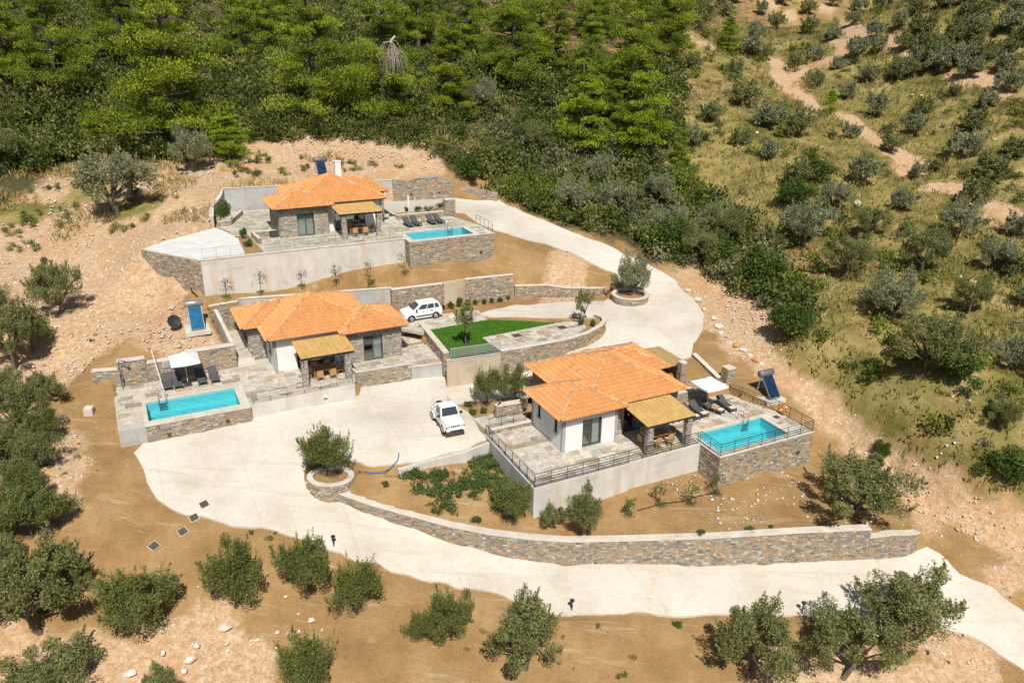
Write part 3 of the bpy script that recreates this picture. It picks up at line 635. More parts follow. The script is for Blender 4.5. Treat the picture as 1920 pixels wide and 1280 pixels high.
def flags(parent, poly, holes, z, mat, seed, w=(.45,1.15), h=(.4,.78), gap=.022):
    """flagstones of random courses, each its own piece, inside poly and outside the holes (local plane coordinates)"""
    rr = random.Random(seed); me = CUBE.mesh('flagstone', mat); P = np.array(poly)
    v = P[:, 1].min()
    while v < P[:, 1].max():
        hh = rr.uniform(*h); u = P[:, 0].min()-rr.random()*.4
        while u < P[:, 0].max():
            ww = rr.uniform(*w); c = np.array([[u+.04,v+.04],[u+ww-.04,v+.04],[u+ww-.04,v+hh-.04],[u+.04,v+hh-.04],[u+ww/2,v+hh/2]])
            if inside(poly, c).all() and not any(x0 < u+ww and x1 > u and y0 < v+hh and y1 > v for x0, x1, y0, y1 in holes):
                if hh > .62 and rr.random() < .35:
                    k = rr.uniform(.4,.6)*hh; parts = [(u,ww,v,k),(u,ww,v+k,hh-k)]
                else: parts = [(u,ww,v,hh)]
                for a, b, c2, d in parts:
                    o = linkm('flagstone', me, parent, (a+b/2, c2+d/2, z+rr.uniform(-.004,.006)), None, (b-gap, d-gap, .05))
            u += ww
        v += hh
def poly_frame(pts): return [(float(a), float(b)) for a, b in pts]

# --- the long curved wall of the lower garden
stone_wall('long curved rubble stone wall along the lower road', wall_foot, [z-.5 for z in [p[2] for p in WALL]], wall_top, .55, True, 11, .05, name='garden_wall')
stone_wall('low end of the rubble wall curving round the garden corner by the road', wallr_foot, [p[2]-.5 for p in WALLR], wallr_top, .5, True, 12, .05, name='garden_wall')
# --- oval planter at the driveway fork
def ring_wall(label, cx, cy, rx, ry, rot, zb, zt, th, seed, a0=0, a1=360, n=28, name='planter_wall'):
    pts = []
    for i in range(n+1):
        a = math.radians(a0+(a1-a0)*i/n); x = rx*math.cos(a); y = ry*math.sin(a)
        pts.append((cx+x*math.cos(rot)-y*math.sin(rot), cy+x*math.sin(rot)+y*math.cos(rot)))
    return stone_wall(label, pts, [zb]*len(pts), [zt]*len(pts), th, True, seed, .03, ends=(a1-a0) < 359, name=name)
pf = site(620, 893, -.45)
ring_wall('oval stone planter round the olive tree at the driveway fork', pf[0], pf[1], 1.55, 1.3, -.1, -1.9, -.42, .34, 21)
def soil_disc(c, r, z):
    mb = MB(); n = 14; vs = [(c[0], c[1], z+.08)]+[(c[0]+r*math.cos(2*math.pi*i/n), c[1]+r*math.sin(2*math.pi*i/n), z) for i in range(n)]
    mb.add(vs, [(0,1+i,1+(i+1)%n) for i in range(n)]); return tag(mb.build('planter_soil', 'planter_earth'), kind='structure')
pmat('planter_earth', (.27,.16,.065), (.38,.24,.11), 5, .97, .6)
soil_disc(pf, 1.35, -.6)
pu = site(1181, 556, 3.5)
ring_wall('round stone planter round the olive tree at the upper road bend', pu[0], pu[1], 1.75, 1.75, 0, 2.4, 3.75, .35, 22)
soil_disc(pu, 1.5, 3.55)

# ================================================================== house 3 terrace (nearest)
t3 = frame_at('terrace', O3); tag(t3, kind='structure')
d3 = [(-3.9,-3.2),(9.55,-3.2),(9.55,-1.4),(18.4,-1.4),(18.4,-1.75),(17.0,2.5),(12.2,3.0),(-.1,3.0),(-.1,1.66),(-3.9,1.66)]
mb = MB(); mb.prism([(-3.85,-3.15),(3.6,-3.15),(3.6,-3.05),(9.55,-3.05),(9.55,-1.62),(18.3,-1.62),(17.0,2.5),(12.2,3.0),(0,4.5),(-.2,1.7),(-3.85,1.7)], -.6, -.02); mb.build('terrace_slab', 'grout', t3)
flags(t3, [(-3.7,-3.0),(9.6,-3.0),(9.6,-1.6),(18.2,-1.6),(16.9,2.45),(12.2,2.9),(0,2.9),(0,1.65),(-3.7,1.65)], [(.0,4.55,0,6),(4.5,10.2,.45,6)], -.01, 'flagstone', 31)
mb = MB(); mb.box(-3.85,-.02,1.70,4.25,-.5,.13); mb.build('upper_step', 'grout', t3)
flags(t3, [(-3.7,1.68),(-.05,1.68),(-.05,4.2),(-3.7,4.2)], [], .135, 'flagstone', 32, (.5,1.2), (.45,.75))
def world(o, pts): return [tuple(L(o, u, v)[:2]) for u, v in pts]
concrete_wall('tall weathered concrete retaining wall under the left front of the near terrace', world(O3, [(-3.9,-3.2),(3.55,-3.25)]), [-3.4]*2, [-.02]*2, .3)
concrete_wall('weathered concrete retaining wall beside the near stone pool wall', world(O3, [(3.55,-3.12),(9.6,-3.2)]), [-3.4]*2, [-.03]*2, .3)
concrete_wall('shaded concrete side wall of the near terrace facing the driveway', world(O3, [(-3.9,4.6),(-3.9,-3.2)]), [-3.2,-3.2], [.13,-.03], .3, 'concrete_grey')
# entrance path and low walls behind the upper step
pth = frame_at('entrance_path', O3); tag(pth, kind='structure')
mb = MB(); mb.prism([(-3.7,4.7),(-.1,4.7),(-.1,9.2),(-1.8,9.2),(-4.0,8.3)], -.4, .38); mb.build('path_slab', 'grout', pth)
flags(pth, [(-3.8,4.75),(-.15,4.75),(-.15,9),(-1.8,9),(-3.9,8.2)], [], .386, 'flagstone', 33, (.5,1.0), (.4,.7))
stone_wall('low rubble wall between the near entrance path and the terrace', world(O3, [(-3.4,4.3),(-.02,4.3)]), [-.3]*2, [.42]*2, .38, True, 41)
stone_wall('rubble wall block with flat top beside the near house entrance', world(O3, [(-2.2,6.3),(-2.2,5.9),(-.1,5.7)]), [0]*3, [1.35]*3, .5, True, 42)
# --- pools: shell, coping, water, all children of one thing
def pool(label, o, u0, u1, v0, v1, w0, bu0, bu1, bv0, bv1, zbase, z, seed, left_face=True, right_face=True):
    """u0..v1 water rectangle, bu/bv outer block; z floor level (world)"""
    root = frame_at('swimming_pool', (o[0], o[1], z)); tag(root, label, 'pool')
    rr = random.Random(seed)
    dp = 1.35; mb = MB()
    mb.box(bu0,u0-.001,bv0,bv1,-zbase,-.04); mb.box(u1+.001,bu1,bv0,bv1,-zbase,-.04); mb.box(u0,u1,bv0,v0-.001,-zbase,-.041); mb.box(u0,u1,v1+.001,bv1,-zbase,-.041)
    mb.build('pool_block', 'mortar', root)
    sh = MB(); sh.add([(u0,v0,-dp),(u1,v0,-dp),(u1,v1,-dp),(u0,v1,-dp),(u0,v0,-.03),(u1,v0,-.03),(u1,v1,-.03),(u0,v1,-.03)], [(0,1,2,3),(0,4,5,1),(1,5,6,2),(2,6,7,3),(3,7,4,0)])
    sh.add([(u0,v1-.75,-dp+.55),(u1,v1-.75,-dp+.55),(u1,v1-.75,-dp),(u0,v1-.75,-dp),(u0,v1-.01,-dp+.55),(u1,v1-.01,-dp+.55)], [(0,1,5,4),(3,2,1,0)])
    sh.build('basin', 'pool_tile', root)
    wt_ = MB(); wt_.add([(u0,v0,-.12),(u1,v0,-.12),(u1,v1,-.12),(u0,v1,-.12)], [(0,1,2,3)]); wt_.build('water', 'water', root)
    fb = MB(); facing(fb, (bu0,bv0), (bu1,bv0), (-zbase,)*2, (-.05,)*2, rr)
    facing(fb, (bu0,bv1), (bu0,bv0), (-zbase,)*2, (-.05,)*2, rr); facing(fb, (bu1,bv0), (bu1,bv1), (-zbase,)*2, (-.05,)*2, rr)
    tag(fb.build('stone_facing', 'stone', root), kind='stuff')
    # coping slabs
    c = .04; n = 7
    for i in range(n):
        a = bu0-c+(bu1-bu0+2*c)*i/n; b2 = bu0-c+(bu1-bu0+2*c)*(i+1)/n
        MB().box(a+.006,b2-.006,bv0-c,v0+.03,-.035,.02).build('coping_slab', 'cap_stone', root)
        if v1+.35 < bv1+.5: MB().box(a+.006,b2-.006,v1-.03,v1+.32,-.035,.02).build('coping_slab', 'cap_stone', root)
    for i in range(3):
        a = v0+.032+(v1-v0-.064)*i/3; b2 = v0+.032+(v1-v0-.064)*(i+1)/3
        MB().box(bu0-c,u0+.03,a+.006,b2-.006,-.035,.02).build('coping_slab', 'cap_stone', root)
        MB().box(u1-.03,bu1+c,a+.006,b2-.006,-.035,.02).build('coping_slab', 'cap_stone', root)
    return root
pool('turquoise pool of the nearest villa with railing along its stone front', O3, 10.1, 16.5, -4.7, -1.8, 0, 9.6, 18.4, -5.3, -1.45, 3.3, Z3, 51)
flagz = frame_at('terrace', O3); tag(flagz, kind='structure')
flags(flagz, [(16.85,-5.2),(18.38,-5.2),(18.38,-1.7),(16.85,-1.7)], [], .0, 'flagstone', 34)

# ================================================================== house 2 terraces (middle)
t2 = frame_at('terrace', O2); tag(t2, kind='structure')
mb = MB()
mb.prism([(-18.45,-4.75),(-16.6,-4.75),(-16.6,-1.0),(-10.3,-1.0),(-10.3,-4.6),(-2.0,-4.3),(-2.0,-2.8),(5.6,-3.3),(6.0,3.6),(-9.4,3.6),(-9.4,3.0),(-18.5,2.6)], -.6, -.02); mb.build('terrace_slab', 'grout', t2)
flags(t2, [(-18.4,-4.7),(-16.75,-4.7),(-16.75,-.75),(-10.15,-.75),(-10.15,-4.3),(-2.0,-4.2),(-2.0,-2.8),(5.55,-3.2),(5.95,3.5),(3.1,3.5),(3.1,-.4),(-7,.5),(-7.0,2.6),(-9.4,2.55),(-18.4,2.45)], [(-1.55,3.1,-.4,5),(-6.5,2,.55,8)], -.01, 'flagstone', 35)
# left side path, two steps up
sp2 = frame_at('side_path', O2); tag(sp2, kind='structure')
mb = MB(); mb.box(-9.5,-8.25,3.4,9.8,-.4,.5); mb.build('path_slab', 'grout', sp2)
for k, (a, b2, h) in enumerate(((2.75,3.08,.17),(3.08,3.41,.34))): MB().box(-9.5,-8.1,a,b2-.003,-.3,h).build('step', 'cap_stone', sp2, bevel=.01)
flags(sp2, [(-9.48,3.42),(-8.28,3.42),(-8.28,9.7),(-9.48,9.7)], [], .505, 'flagstone_olive', 36, (.5,.8), (.4,.7))
pool('long turquoise pool of the middle villa at the left', O2, -16.55, -10.4, -4.3, -1.15, 0, -16.75, -9.85, -5.0, -.95, 2.0, Z2, 52)
concrete_wall('short concrete block at the left end of the middle pool wall', world(O2, [(-18.45,-4.8),(-16.78,-4.98)]), [0,0], [1.93]*2, .3, 'concrete_grey')
concrete_wall('side edge of the middle pool terrace facing the dirt slope', world(O2, [(-18.55,2.5),(-18.47,-4.78)]), [.2]*2, [1.95]*2, .25, 'concrete_grey')
concrete_wall('long low concrete wall between the middle pool and the steps', world(O2, [(-9.75,-4.75),(-2.02,-4.4)]), [-.2]*2, [1.97]*2, .25, 'concrete_wall')
stone_wall('rubble stone bastion under the right terrace of the middle villa', world(O2, [(-1.75,-1.2),(-1.5,-2.95),(3.0,-3.15)]), [-.6]*3, [2.28]*3, .35, True, 43, .02)
concrete_wall('concrete wall under the right end of the middle terrace', world(O2, [(3.02,-3.15),(5.5,-3.5)]), [-.4]*2, [1.98]*2, .25, 'concrete_grey', cap='cap_stone')
stone_wall('rubble wall between the middle terrace and the lawn', world(O2, [(5.55,-3.75),(6.15,3.75)])[::-1], [1.0]*2, [ZC+.08]*2, .45, True, 44, .02, both=True)
stone_wall('low rubble wall between the middle terrace and the parking', world(O2, [(3.1,3.7),(6.1,3.7)]), [1.5]*2, [ZC-.02]*2, .3, True, 45, .02)
concrete_wall('warm stained concrete wall below the lawn railing', [tuple(site(838,677,ZC)[:2]), tuple(site(939,663,ZC)[:2])], [-.2,0], [ZC]*2, .25, 'concrete_wall_warm', cap='cap_stone')
cw = [(940,662),(1000,652),(1060,641),(1105,627),(1128,614),(1137,604),(1133,596),(1118,591)]
cwp = [site(a, b, ZC) for a, b in cw]
stone_wall('curved rubble wall below the paved turning terrace', [tuple(p[:2]) for p in cwp], [.2,.5,1.0,1.6,2.2,2.5,2.6,2.7], [ZC+.14]*8, .35, True, 46, .04)
# walls behind the middle villa, with the soil strip above
bw = [(962,562),(873,566)]
stone_wall('tallest rubble wall right of the concrete panel behind the parked car', [tuple(site(a, b, ZC)[:2]) for a, b in bw[::-1]], [2.3]*2, [5.1,5.4], .4, True, 47)
concrete_wall('warm concrete panel between two rubble walls behind the shrubs', [tuple(site(833,572,ZC)[:2]), tuple(site(873,565,ZC)[:2])], [2.3]*2, [5.1,5.12], .3, 'concrete_wall_warm')
stone_wall('rubble wall directly behind the white hatchback', [tuple(site(737,590,ZC)[:2]), tuple(site(833,574,ZC)[:2])], [2.3]*2, [5.25,5.1], .4, True, 48)
concrete_wall('grey concrete retaining wall behind the middle villa roof', [tuple(L(O2,-8.0,10.1)[:2]), tuple(site(736,586,ZC)[:2])], [.8]*2, [5.15,5.25], .3, 'concrete_grey', cap='cap_stone')
stone_wall('rubble retaining wall at the back left corner of the middle villa', world(O2, [(-10.6,9.9),(-8.02,9.95)]), [.8]*2, [4.9,5.0], .35, True, 49)
concrete_wall('pale concrete side wall between the middle villa path and the solar slab', world(O2, [(-10.1,9.85),(-9.75,3.2)]), [.9]*2, [4.6,3.75], .3, 'cap_stone')
lw = [(966,560),(1025,556),(1060,556),(1125,553),(1140,548)]
stone_wall('low rubble wall stepping down towards the round planter', [tuple(site(a, b, ZC)[:2]) for a, b in lw], [2.2]*5, [4.15,4.05,3.75,3.55,3.45], .4, True, 50)
# pool back wall of the middle villa, three heights
stone_wall('left low length of rubble wall behind the middle pool terrace', world(O2, [(-19.8,3.05),(-18.0,2.6)]), [1.0]*2, [3.35]*2, .5, True, 53)
stone_wall('raised pier of rubble wall behind the garden shower', world(O2, [(-18.0,2.55),(-16.1,2.5)]), [1.0]*2, [3.95]*2, .6, True, 54)
stone_wall('middle length of rubble wall behind the open parasol', world(O2, [(-16.1,2.6),(-13.2,2.62)]), [1.4]*2, [3.5]*2, .5, True, 55)
stone_wall('taller rubble wall right of the parasol below the solar slab', world(O2, [(-13.2,2.62),(-9.52,2.72)]), [1.4]*2, [3.85]*2, .6, True, 56)
# paved parking and terrace at car level
pk = frame_at('paving', (O2[0], O2[1], ZC)); tag(pk, kind='structure')
def lo(o, px, py, z):
    q = site(px, py, z)-o; return (float(q@AX), float(q@BX))
pkp = [lo(O2,748,614,ZC), lo(O2,789,622,ZC), lo(O2,915,600,ZC), lo(O2,896,581,ZC), lo(O2,830,588,ZC), lo(O2,735,600,ZC), (3.3,8.5)]
mb = MB(); mb.prism(pkp, -.3, .0); mb.build('paving_slab', 'grout', pk); flags(pk, pkp, [], .008, 'flagstone', 37)
pt = frame_at('paving', (O2[0], O2[1], ZC)); tag(pt, kind='structure')
ptp = [lo(O2,*p,ZC) for p in ((902,633),(1040,606),(1085,600),(1100,612),(1075,632),(1000,648),(942,659))]
mb = MB(); mb.prism(ptp, -.3, .0); mb.build('paving_slab', 'grout', pt); flags(pt, ptp, [], .008, 'flagstone', 38)

# ================================================================== house 1 terraces (farthest)
t1 = frame_at('terrace', O1); tag(t1, kind='structure')
mb = MB(); mb.prism([(-2.3,-4.3),(10.5,-4.5),(10.5,-2.4),(18.9,-2.4),(18.9,-2.0),(17.9,2.5),(12.0,2.6),(21.6,10.5),(15,11.4),(-2.8,13.2),(-4.8,7.2),(-3.9,4.6),(-2.6,4.0)], -.5, -.02); mb.build('terrace_slab', 'grout', t1)
flags(t1, [(-2.2,-4.0),(10.5,-4.1),(10.5,-2.6),(10.6,-2.2),(18.8,-2.2),(17.8,1.5),(12,1.5),(12,9.5),(10,11),(-2.6,12.6),(-4.4,7.2),(-2.4,4.2)], [(0,4.55,0,5),(4.4,10.2,.8,8),(6,11.5,4,9)], -.01, 'flagstone_olive', 39, (.6,1.3), (.5,.9))
concrete_wall('long rust-streaked concrete retaining wall under the far villa, left part', world(O1, [(-7.65,-4.95),(4.0,-4.9)]), [4.8]*2, [Z1+.04]*2, .35, cap='cap_stone')
concrete_wall('shorter rust-streaked concrete retaining wall beside the far stone pool wall', world(O1, [(4.0,-4.78),(10.45,-4.85)]), [4.8]*2, [Z1-.02]*2, .35, cap='cap_stone')
pool('turquoise pool of the far villa with no railing along its front', O1, 11.0, 17.15, -5.65, -2.65, 0, 10.42, 19.05, -6.15, -2.45, 4.0, Z1, 57)
flz = frame_at('terrace', O1); tag(flz, kind='structure')
flags(flz, [(17.5,-6.05),(19.0,-6.05),(19.0,-2.4),(17.5,-2.4)], [], .0, 'flagstone_olive', 40)
sl = frame_at('parking_slab', O1); tag(sl, kind='structure')
mb = MB(); mb.prism([(-11.7,1.1),(-7.6,-4.6),(-3.9,-4.55),(-3.6,1.5),(-4.2,4.5),(-4.9,6.6),(-6.4,5.6),(-10.0,3.4)], -.6, .0); mb.build('slab', 'white_slab', sl, bevel=.02)
stone_wall('wedge of rubble wall under the white parking slab', world(O1, [(-11.9,1.0),(-7.68,-4.9)]), [7.6,4.6], [Z1-.03]*2, .35, False, 58)
concrete_wall('grey concrete back wall left of the far villa with stepped end', world(O1, [(-5.0,6.6),(-4.7,8.5),(-3.4,12.2),(-2.9,13.6),(3.5,13.6)]), [8.4]*5, [9.9,10.3,10.7,11.15,11.0], .3, 'concrete_grey', cap='cap_stone')
concrete_wall('grey concrete back wall right of the far villa roof', world(O1, [(3.6,13.4),(14.9,12.0)]), [8.2]*2, [11.0,11.05], .3, 'concrete_grey', cap='cap_stone')
stone_wall('tall rubble wall behind the far terrace planter', world(O1, [(14.95,11.9),(21.7,10.7)]), [8.2]*2, [11.05,11.0], .4, False, 59)
stone_wall('low rubble wall along the top of the upper road', [tuple(L(O1,21.75,10.6)[:2])]+[tuple(site(a,b,8.75)[:2]) for a, b in ((890,371),(932,374))], [8.0]*3, [9.9,9.75,9.5], .4, False, 60)
stone_wall('low stone planter wall in the corner left of the far villa', world(O1, [(-4.6,6.9),(-3.4,6.9),(-1.6,11.2)]), [8.6]*3, [9.25]*3, .25, True, 61, .02)
stone_wall('long low stone planter behind the far sun loungers', world(O1, [(11.9,4.2),(12.1,2.55),(17.3,2.35)]), [8.6]*3, [9.3]*3, .3, True, 62, .03)
stone_wall('stone gate pillar at the right end of the far planter', world(O1, [(17.35,2.15),(18.45,2.1)]), [8.5]*2, [10.5]*2, .75, True, 63, .02, name='stone_pillar', cat='pillar')
stone_wall('low L-shaped stone wall on the left terrace of the far villa', world(O1, [(-2.25,-1.2),(-2.4,1.5),(-.1,1.3)])[::-1], [8.6]*3, [9.3]*3, .3, True, 64, .02, both=True)
for k in range(3): MB().box(10.75+.0*k,12.0,1.75+.35*k,2.1+.35*k-.003,-.2,.12*(k+1)).build('step', 'cap_stone', t1, bevel=.01)

concrete_wall('low concrete kerb wall below the parked pickup', [tuple(site(*p)[:2]) for p in ((748,880,.05),(813,863,.05),(875,847,.1),(918,830,.1))], [-1.6]*4, [.04,.08,.1,.12], .25, 'concrete_wall', name='kerb_wall')
# ================================================================== houses
SLOPE = .42; EAVE = 2.85
def slab_box(mb, p, d, nn, s0, s1, t0, t1, d0, d1, t=.5):
    P = lambda s, q, z: (p[0]+d[0]*s+nn[0]*q, p[1]+d[1]*s+nn[1]*q, z)
    vs = [P(s0,d0,t0),P(s1,d0,t0),P(s1,d1,t0),P(s0,d1,t0),P(s0,d0,t1),P(s1,d0,t1),P(s1,d1,t1),P(s0,d1,t1)]
    mb.add(vs, [(0,1,2,3),(7,6,5,4),(4,5,1,0),(5,6,2,1),(6,7,3,2),(7,4,0,3)], t)
def wall_run(mb, p, q, h, openings, th=.25, z0=-.3):
    p = np.array(p, float); q = np.array(q, float); Ln = np.linalg.norm(q-p); d = (q-p)/Ln; nn = np.array([d[1], -d[0]])
    s = 0.0
    for a, b, t0, t1 in sorted(openings):
        if a > s: slab_box(mb, p, d, nn, s, a, z0, h, 0, -th)
        if t0 > .02: slab_box(mb, p, d, nn, a, b, z0, t0, 0, -th)
        slab_box(mb, p, d, nn, a, b, t1, h, 0, -th); s = b
    if s < Ln: slab_box(mb, p, d, nn, s, Ln, z0, h, 0, -th)
def opening_parts(build, root, p, q, a, b, t0, t1, name, leaves=2, curtain=0):
    p = np.array(p, float); q = np.array(q, float); Ln = np.linalg.norm(q-p); d = (q-p)/Ln; nn = np.array([d[1], -d[0]]); w = .07
    fm = MB(); y0, y1 = -.16, -.08
    slab_box(fm,p,d,nn,a,a+w,t0,t1,y1,y0); slab_box(fm,p,d,nn,b-w,b,t0,t1,y1,y0); slab_box(fm,p,d,nn,a+w,b-w,t1-w,t1,y1,y0); slab_box(fm,p,d,nn,a+w,b-w,t0,t0+w,y1,y0)
    for i in range(1, leaves):
        c = a+(b-a)*i/leaves; slab_box(fm,p,d,nn,c-w*.6,c+w*.6,t0+w,t1-w,y1,y0)
    fo = build(fm, name, 'frame_brown', root)
    for i in range(leaves):
        c0 = a+w+(b-a-2*w)*i/leaves; c1 = a+w+(b-a-2*w)*(i+1)/leaves
        g = MB(); P = lambda s, z: (p[0]+d[0]*s+nn[0]*-.12, p[1]+d[1]*s+nn[1]*-.12, z)
        g.add([P(c0,t0+w),P(c1,t0+w),P(c1,t1-w),P(c0,t1-w)], [(0,1,2,3)]); build(g, 'pane', 'window_glass', fo)
        if curtain & (1 << i):
            cm = MB(); k = 18; vs = []
            for j in range(k+1):
                s = c0+(c1-c0)*j/k; dd = -.32+.05*(j % 2)
                for z in (t0+.05, t1-.08): vs.append((p[0]+d[0]*s+nn[0]*dd, p[1]+d[1]*s+nn[1]*dd, z))
            cm.add(vs, [(2*j,2*j+2,2*j+3,2*j+1) for j in range(k)]); build(cm, 'curtain', 'curtain', fo)
    if t0 > .3:
        sm = MB(); slab_box(sm,p,d,nn,a-.05,b+.05,t0-.05,t0-.003,.05,-.2); build(sm, 'window_sill', 'cap_stone', fo)
    return fo
def hip_faces(u0, u1, v0, v1, ze):
    w, h = u1-u0, v1-v0
    if w >= h: r = [(u0+h/2, (v0+v1)/2), (u1-h/2, (v0+v1)/2)]; zr = ze+SLOPE*h/2
    else: r = [((u0+u1)/2, v0+w/2), ((u0+u1)/2, v1-w/2)]; zr = ze+SLOPE*w/2
    a, b, c, d = (u0,v0), (u1,v0), (u1,v1), (u0,v1)
    if w >= h: faces = [([a,b,r[1],r[0]],(0,-1)), ([b,c,r[1]],(1,0)), ([c,d,r[0],r[1]],(0,1)), ([d,a,r[0]],(-1,0))]; hips = [(a,r[0]),(d,r[0]),(b,r[1]),(c,r[1])]
    else: faces = [([a,b,r[0]],(0,-1)), ([b,c,r[1],r[0]],(1,0)), ([c,d,r[1]],(0,1)), ([d,a,r[0],r[1]],(-1,0))]; hips = [(a,r[0]),(b,r[0]),(c,r[1]),(d,r[1])]
    return faces, hips, r, zr
def hip_height(bk, x, y):
    u0, u1, v0, v1, ze = bk
    return ze+SLOPE*min(x-u0, u1-x, y-v0, v1-y)
def villa(label, o, z, mirror, wing, main, sb, seed, curtain, chimney=False, reedmat='reed'):
    rr = random.Random(seed)
    root = frame_at('villa', (o[0], o[1], z)); tag(root, label, 'house', 'holiday villas with orange tiled roofs')
    def build(mb, name, mat, parent, smooth=False, bevel=0):
        if mirror: mb.mirror()
        return mb.build(name, mat, parent, smooth, bevel)
    sbm = -.45+sb; mv = sbm+.45                                     # main front wall line
    H = EAVE+.05
    # --- walls
    door_w = (1.62, 3.22, 0, 2.15)
    runs = [('wing_wall', wing, (0,0), (4.55,0), [door_w]), ('wing_wall', wing, (0,4.55), (0,0), [(.9,1.35,1.15,2.4),(3.35,3.8,1.15,2.4)]),
            ('wing_wall', wing, (4.55,0), (4.55,mv+.3), []), ('wing_wall', wing, (2.2,4.55), (0,4.55), []),
            ('main_wall', main, (4.55,mv), (10.15,mv), [(.85,3.85,0,2.2)]), ('main_wall', 'house_stone', (2.2,mv+8.1), (2.2,4.6), []),
            ('main_wall', main, (10.15,mv), (10.15,4.35), [(1.2,2.0,1.0,2.1)]), ('rear_wing_wall', 'house_stone', (10.2,4.35), (11.45,4.35), []),
            ('rear_wing_wall', 'house_stone', (11.45,4.35), (11.45,8.75), [(1.5,2.5,1.0,2.2)]), ('rear_wing_wall', 'house_stone', (11.45,8.75), (2.2,mv+8.1), [])]
    for name, mat, p, q, ops in runs:
        if name == 'wing_wall' and p == (0,4.55) and mat != 'white_render': ops = []
        mb = MB(); wall_run(mb, p, q, H, ops)
        wo_ = build(mb, name, 'mortar' if mat == 'house_stone' else mat, root)
        if mat == 'house_stone':
            fb = MB(); facing(fb, p, q, (-.25,)*2, (H,)*2, rr, (.15,.38), (.07,.14), .03, [(a, b, c, d) for a, b, c, d in ops])
            tag(build(fb, 'stone_facing', 'house_stone', wo_), kind='stuff')
        for a, b, t0, t1 in ops:
            if t0 == 0: opening_parts(build, root, p, q, a, b, t0, t1, 'sliding_door', 2 if b-a < 2 else 3, curtain)
            else: opening_parts(build, root, p, q, a, b, t0, t1, 'window', 1, 0)
    fl = MB(); fl.box(.2,4.5,.2,4.5,-.3,.03); fl.box(4.56,10.1,mv+.1,8,-.3,.031); build(fl, 'floor', 'floor_inside', root)
    # --- roof
    blocks = [(-.45,5.0,-.45,5.0,EAVE), (1.75,10.6,sbm,sbm+9.0,EAVE+.02), (6.0,11.9,3.9,9.2,EAVE+.01), (2.4,7.0,sbm+.002,4.98,EAVE+.015)]
    rm = MB(); tiles = MB(); caps = MB()
    for bi, bk in enumerate(blocks):
        u0, u1, v0, v1, ze = bk; faces, hips, r, zr = hip_faces(*bk)
        others = [(k, .015 if j > bi else -.03) for j, k in enumerate(blocks) if j != bi]
        buried = lambda x, y, zz: any(hip_height(k, x, y) > zz+tol for k, tol in others)
        for poly, nn in faces:
            vs = [(x, y, (ze if (abs(x-u0) < 1e-6 or abs(x-u1) < 1e-6) and (abs(y-v0) < 1e-6 or abs(y-v1) < 1e-6) else zr)) for x, y in poly]
            rm.add(vs, [tuple(range(len(vs)))])
            e = np.array([-nn[1], nn[0]], float)                    # along the eave, left to right seen from outside
            s = -np.array(nn, float)
            P0 = np.array(poly[0]); Ln = np.linalg.norm(np.array(poly[1])-P0)
            pc, pr_ = .195, .345
            depth = (zr-ze)/SLOPE
            for j in range(int(depth/pr_)+1):
                for i in range(int(Ln/pc)+1):
                    a = (i+.5)*pc; dd = (j+.42)*pr_-.12
                    c = P0+e*a+s*dd
                    test = P0+e*a+s*max(dd, .02)
                    if not inside(poly, test[None])[0]: continue
                    if buried(c[0], c[1], ze+SLOPE*dd): continue
                    t = .3+rr.random()*.45 if rr.random() > .04 else rr.random()
                    d0, d1 = dd-.21, dd+.19; hw = .085; vs = []
                    for q, (dq, lift) in enumerate(((d0,.052),(d1,.010))):
                        for k in range(5):
                            w = -hw+2*hw*k/4; hgt_ = (0,.042,.056,.042,0)[k]*(1.0 if q == 0 else .85)
                            p2 = P0+e*(a+w)+s*dq; vs.append((p2[0], p2[1], ze+SLOPE*dq+lift+hgt_-.01))
                    tiles.add(vs, [(k,k+1,k+6,k+5) for k in range(4)]+[(0,4,3,2,1)], min(1, max(0, t)))
        segs = [((h_[0][0],h_[0][1],ze), (h_[1][0],h_[1][1],zr)) for h_ in hips] if bi != 3 else []
        if np.linalg.norm(np.array(r[0])-r[1]) > .2: segs.append(((*r[0],zr),(*r[1],zr)))
        for p, q in segs:
            p = Vector(p); q = Vector(q); n = max(1, int((q-p).length/.36)); d = (q-p).normalized(); sd = d.cross(Vector((0,0,1))).normalized()
            for i in range(n):
                a = p+(q-p)*(i/n); b = p+(q-p)*((i+1.06)/n); mm = (a+b)/2
                if buried(mm.x, mm.y, mm.z+.03): continue
                vs = []
                for q2, (c, rad) in enumerate(((a,.125),(b,.11))):
                    for k in range(6):
                        an = math.pi*k/5; vs.append(tuple(c+sd*rad*math.cos(an)+Vector((0,0,.02+rad*.85*math.sin(an)))))
                caps.add(vs, [(k,k+1,k+7,k+6) for k in range(5)]+[(0,5,4,3,2,1)], rr.random())
    ro = build(rm, 'roof', 'roof_deck', root)
    tag(build(tiles, 'roof_tiles', 'roof_tile', ro), kind='stuff')
    tag(build(caps, 'ridge_caps', 'ridge_cap', ro), kind='stuff')
    fm = MB()
    for bi, bk in enumerate(blocks): fm.box(bk[0]+.06,bk[1]-.06,bk[2]+.06,bk[3]-.06,bk[4]-.17-.004*bi,bk[4]-.012-.003*bi)
    build(fm, 'eave_board', 'fascia', ro)
    if chimney:
        cm = MB(); cm.box(6.9,7.5,5.3,5.85,4.0,5.75); cm.box(6.86,7.54,5.26,5.89,5.75,5.84); build(cm, 'chimney', 'white_render', ro, bevel=.02)
    # --- pergola
    pg = MB(); zf, zbk = 2.42, 2.68; y0, y1 = -3.2, -.2
    zz = lambda y: zbk+(zf-zbk)*(y1-y)/(y1-y0)
    for y in (-3.0, -1.7): pg.bar((4.8,y,zz(y)-.13),(8.9,y,zz(y)-.13),.1,.14)
    for i in range(9):
        x = 4.9+i*.485; pg.bar((x,y0-.15,zz(y0)-.035),(x,y1,zz(y1)-.035),.06,.1)
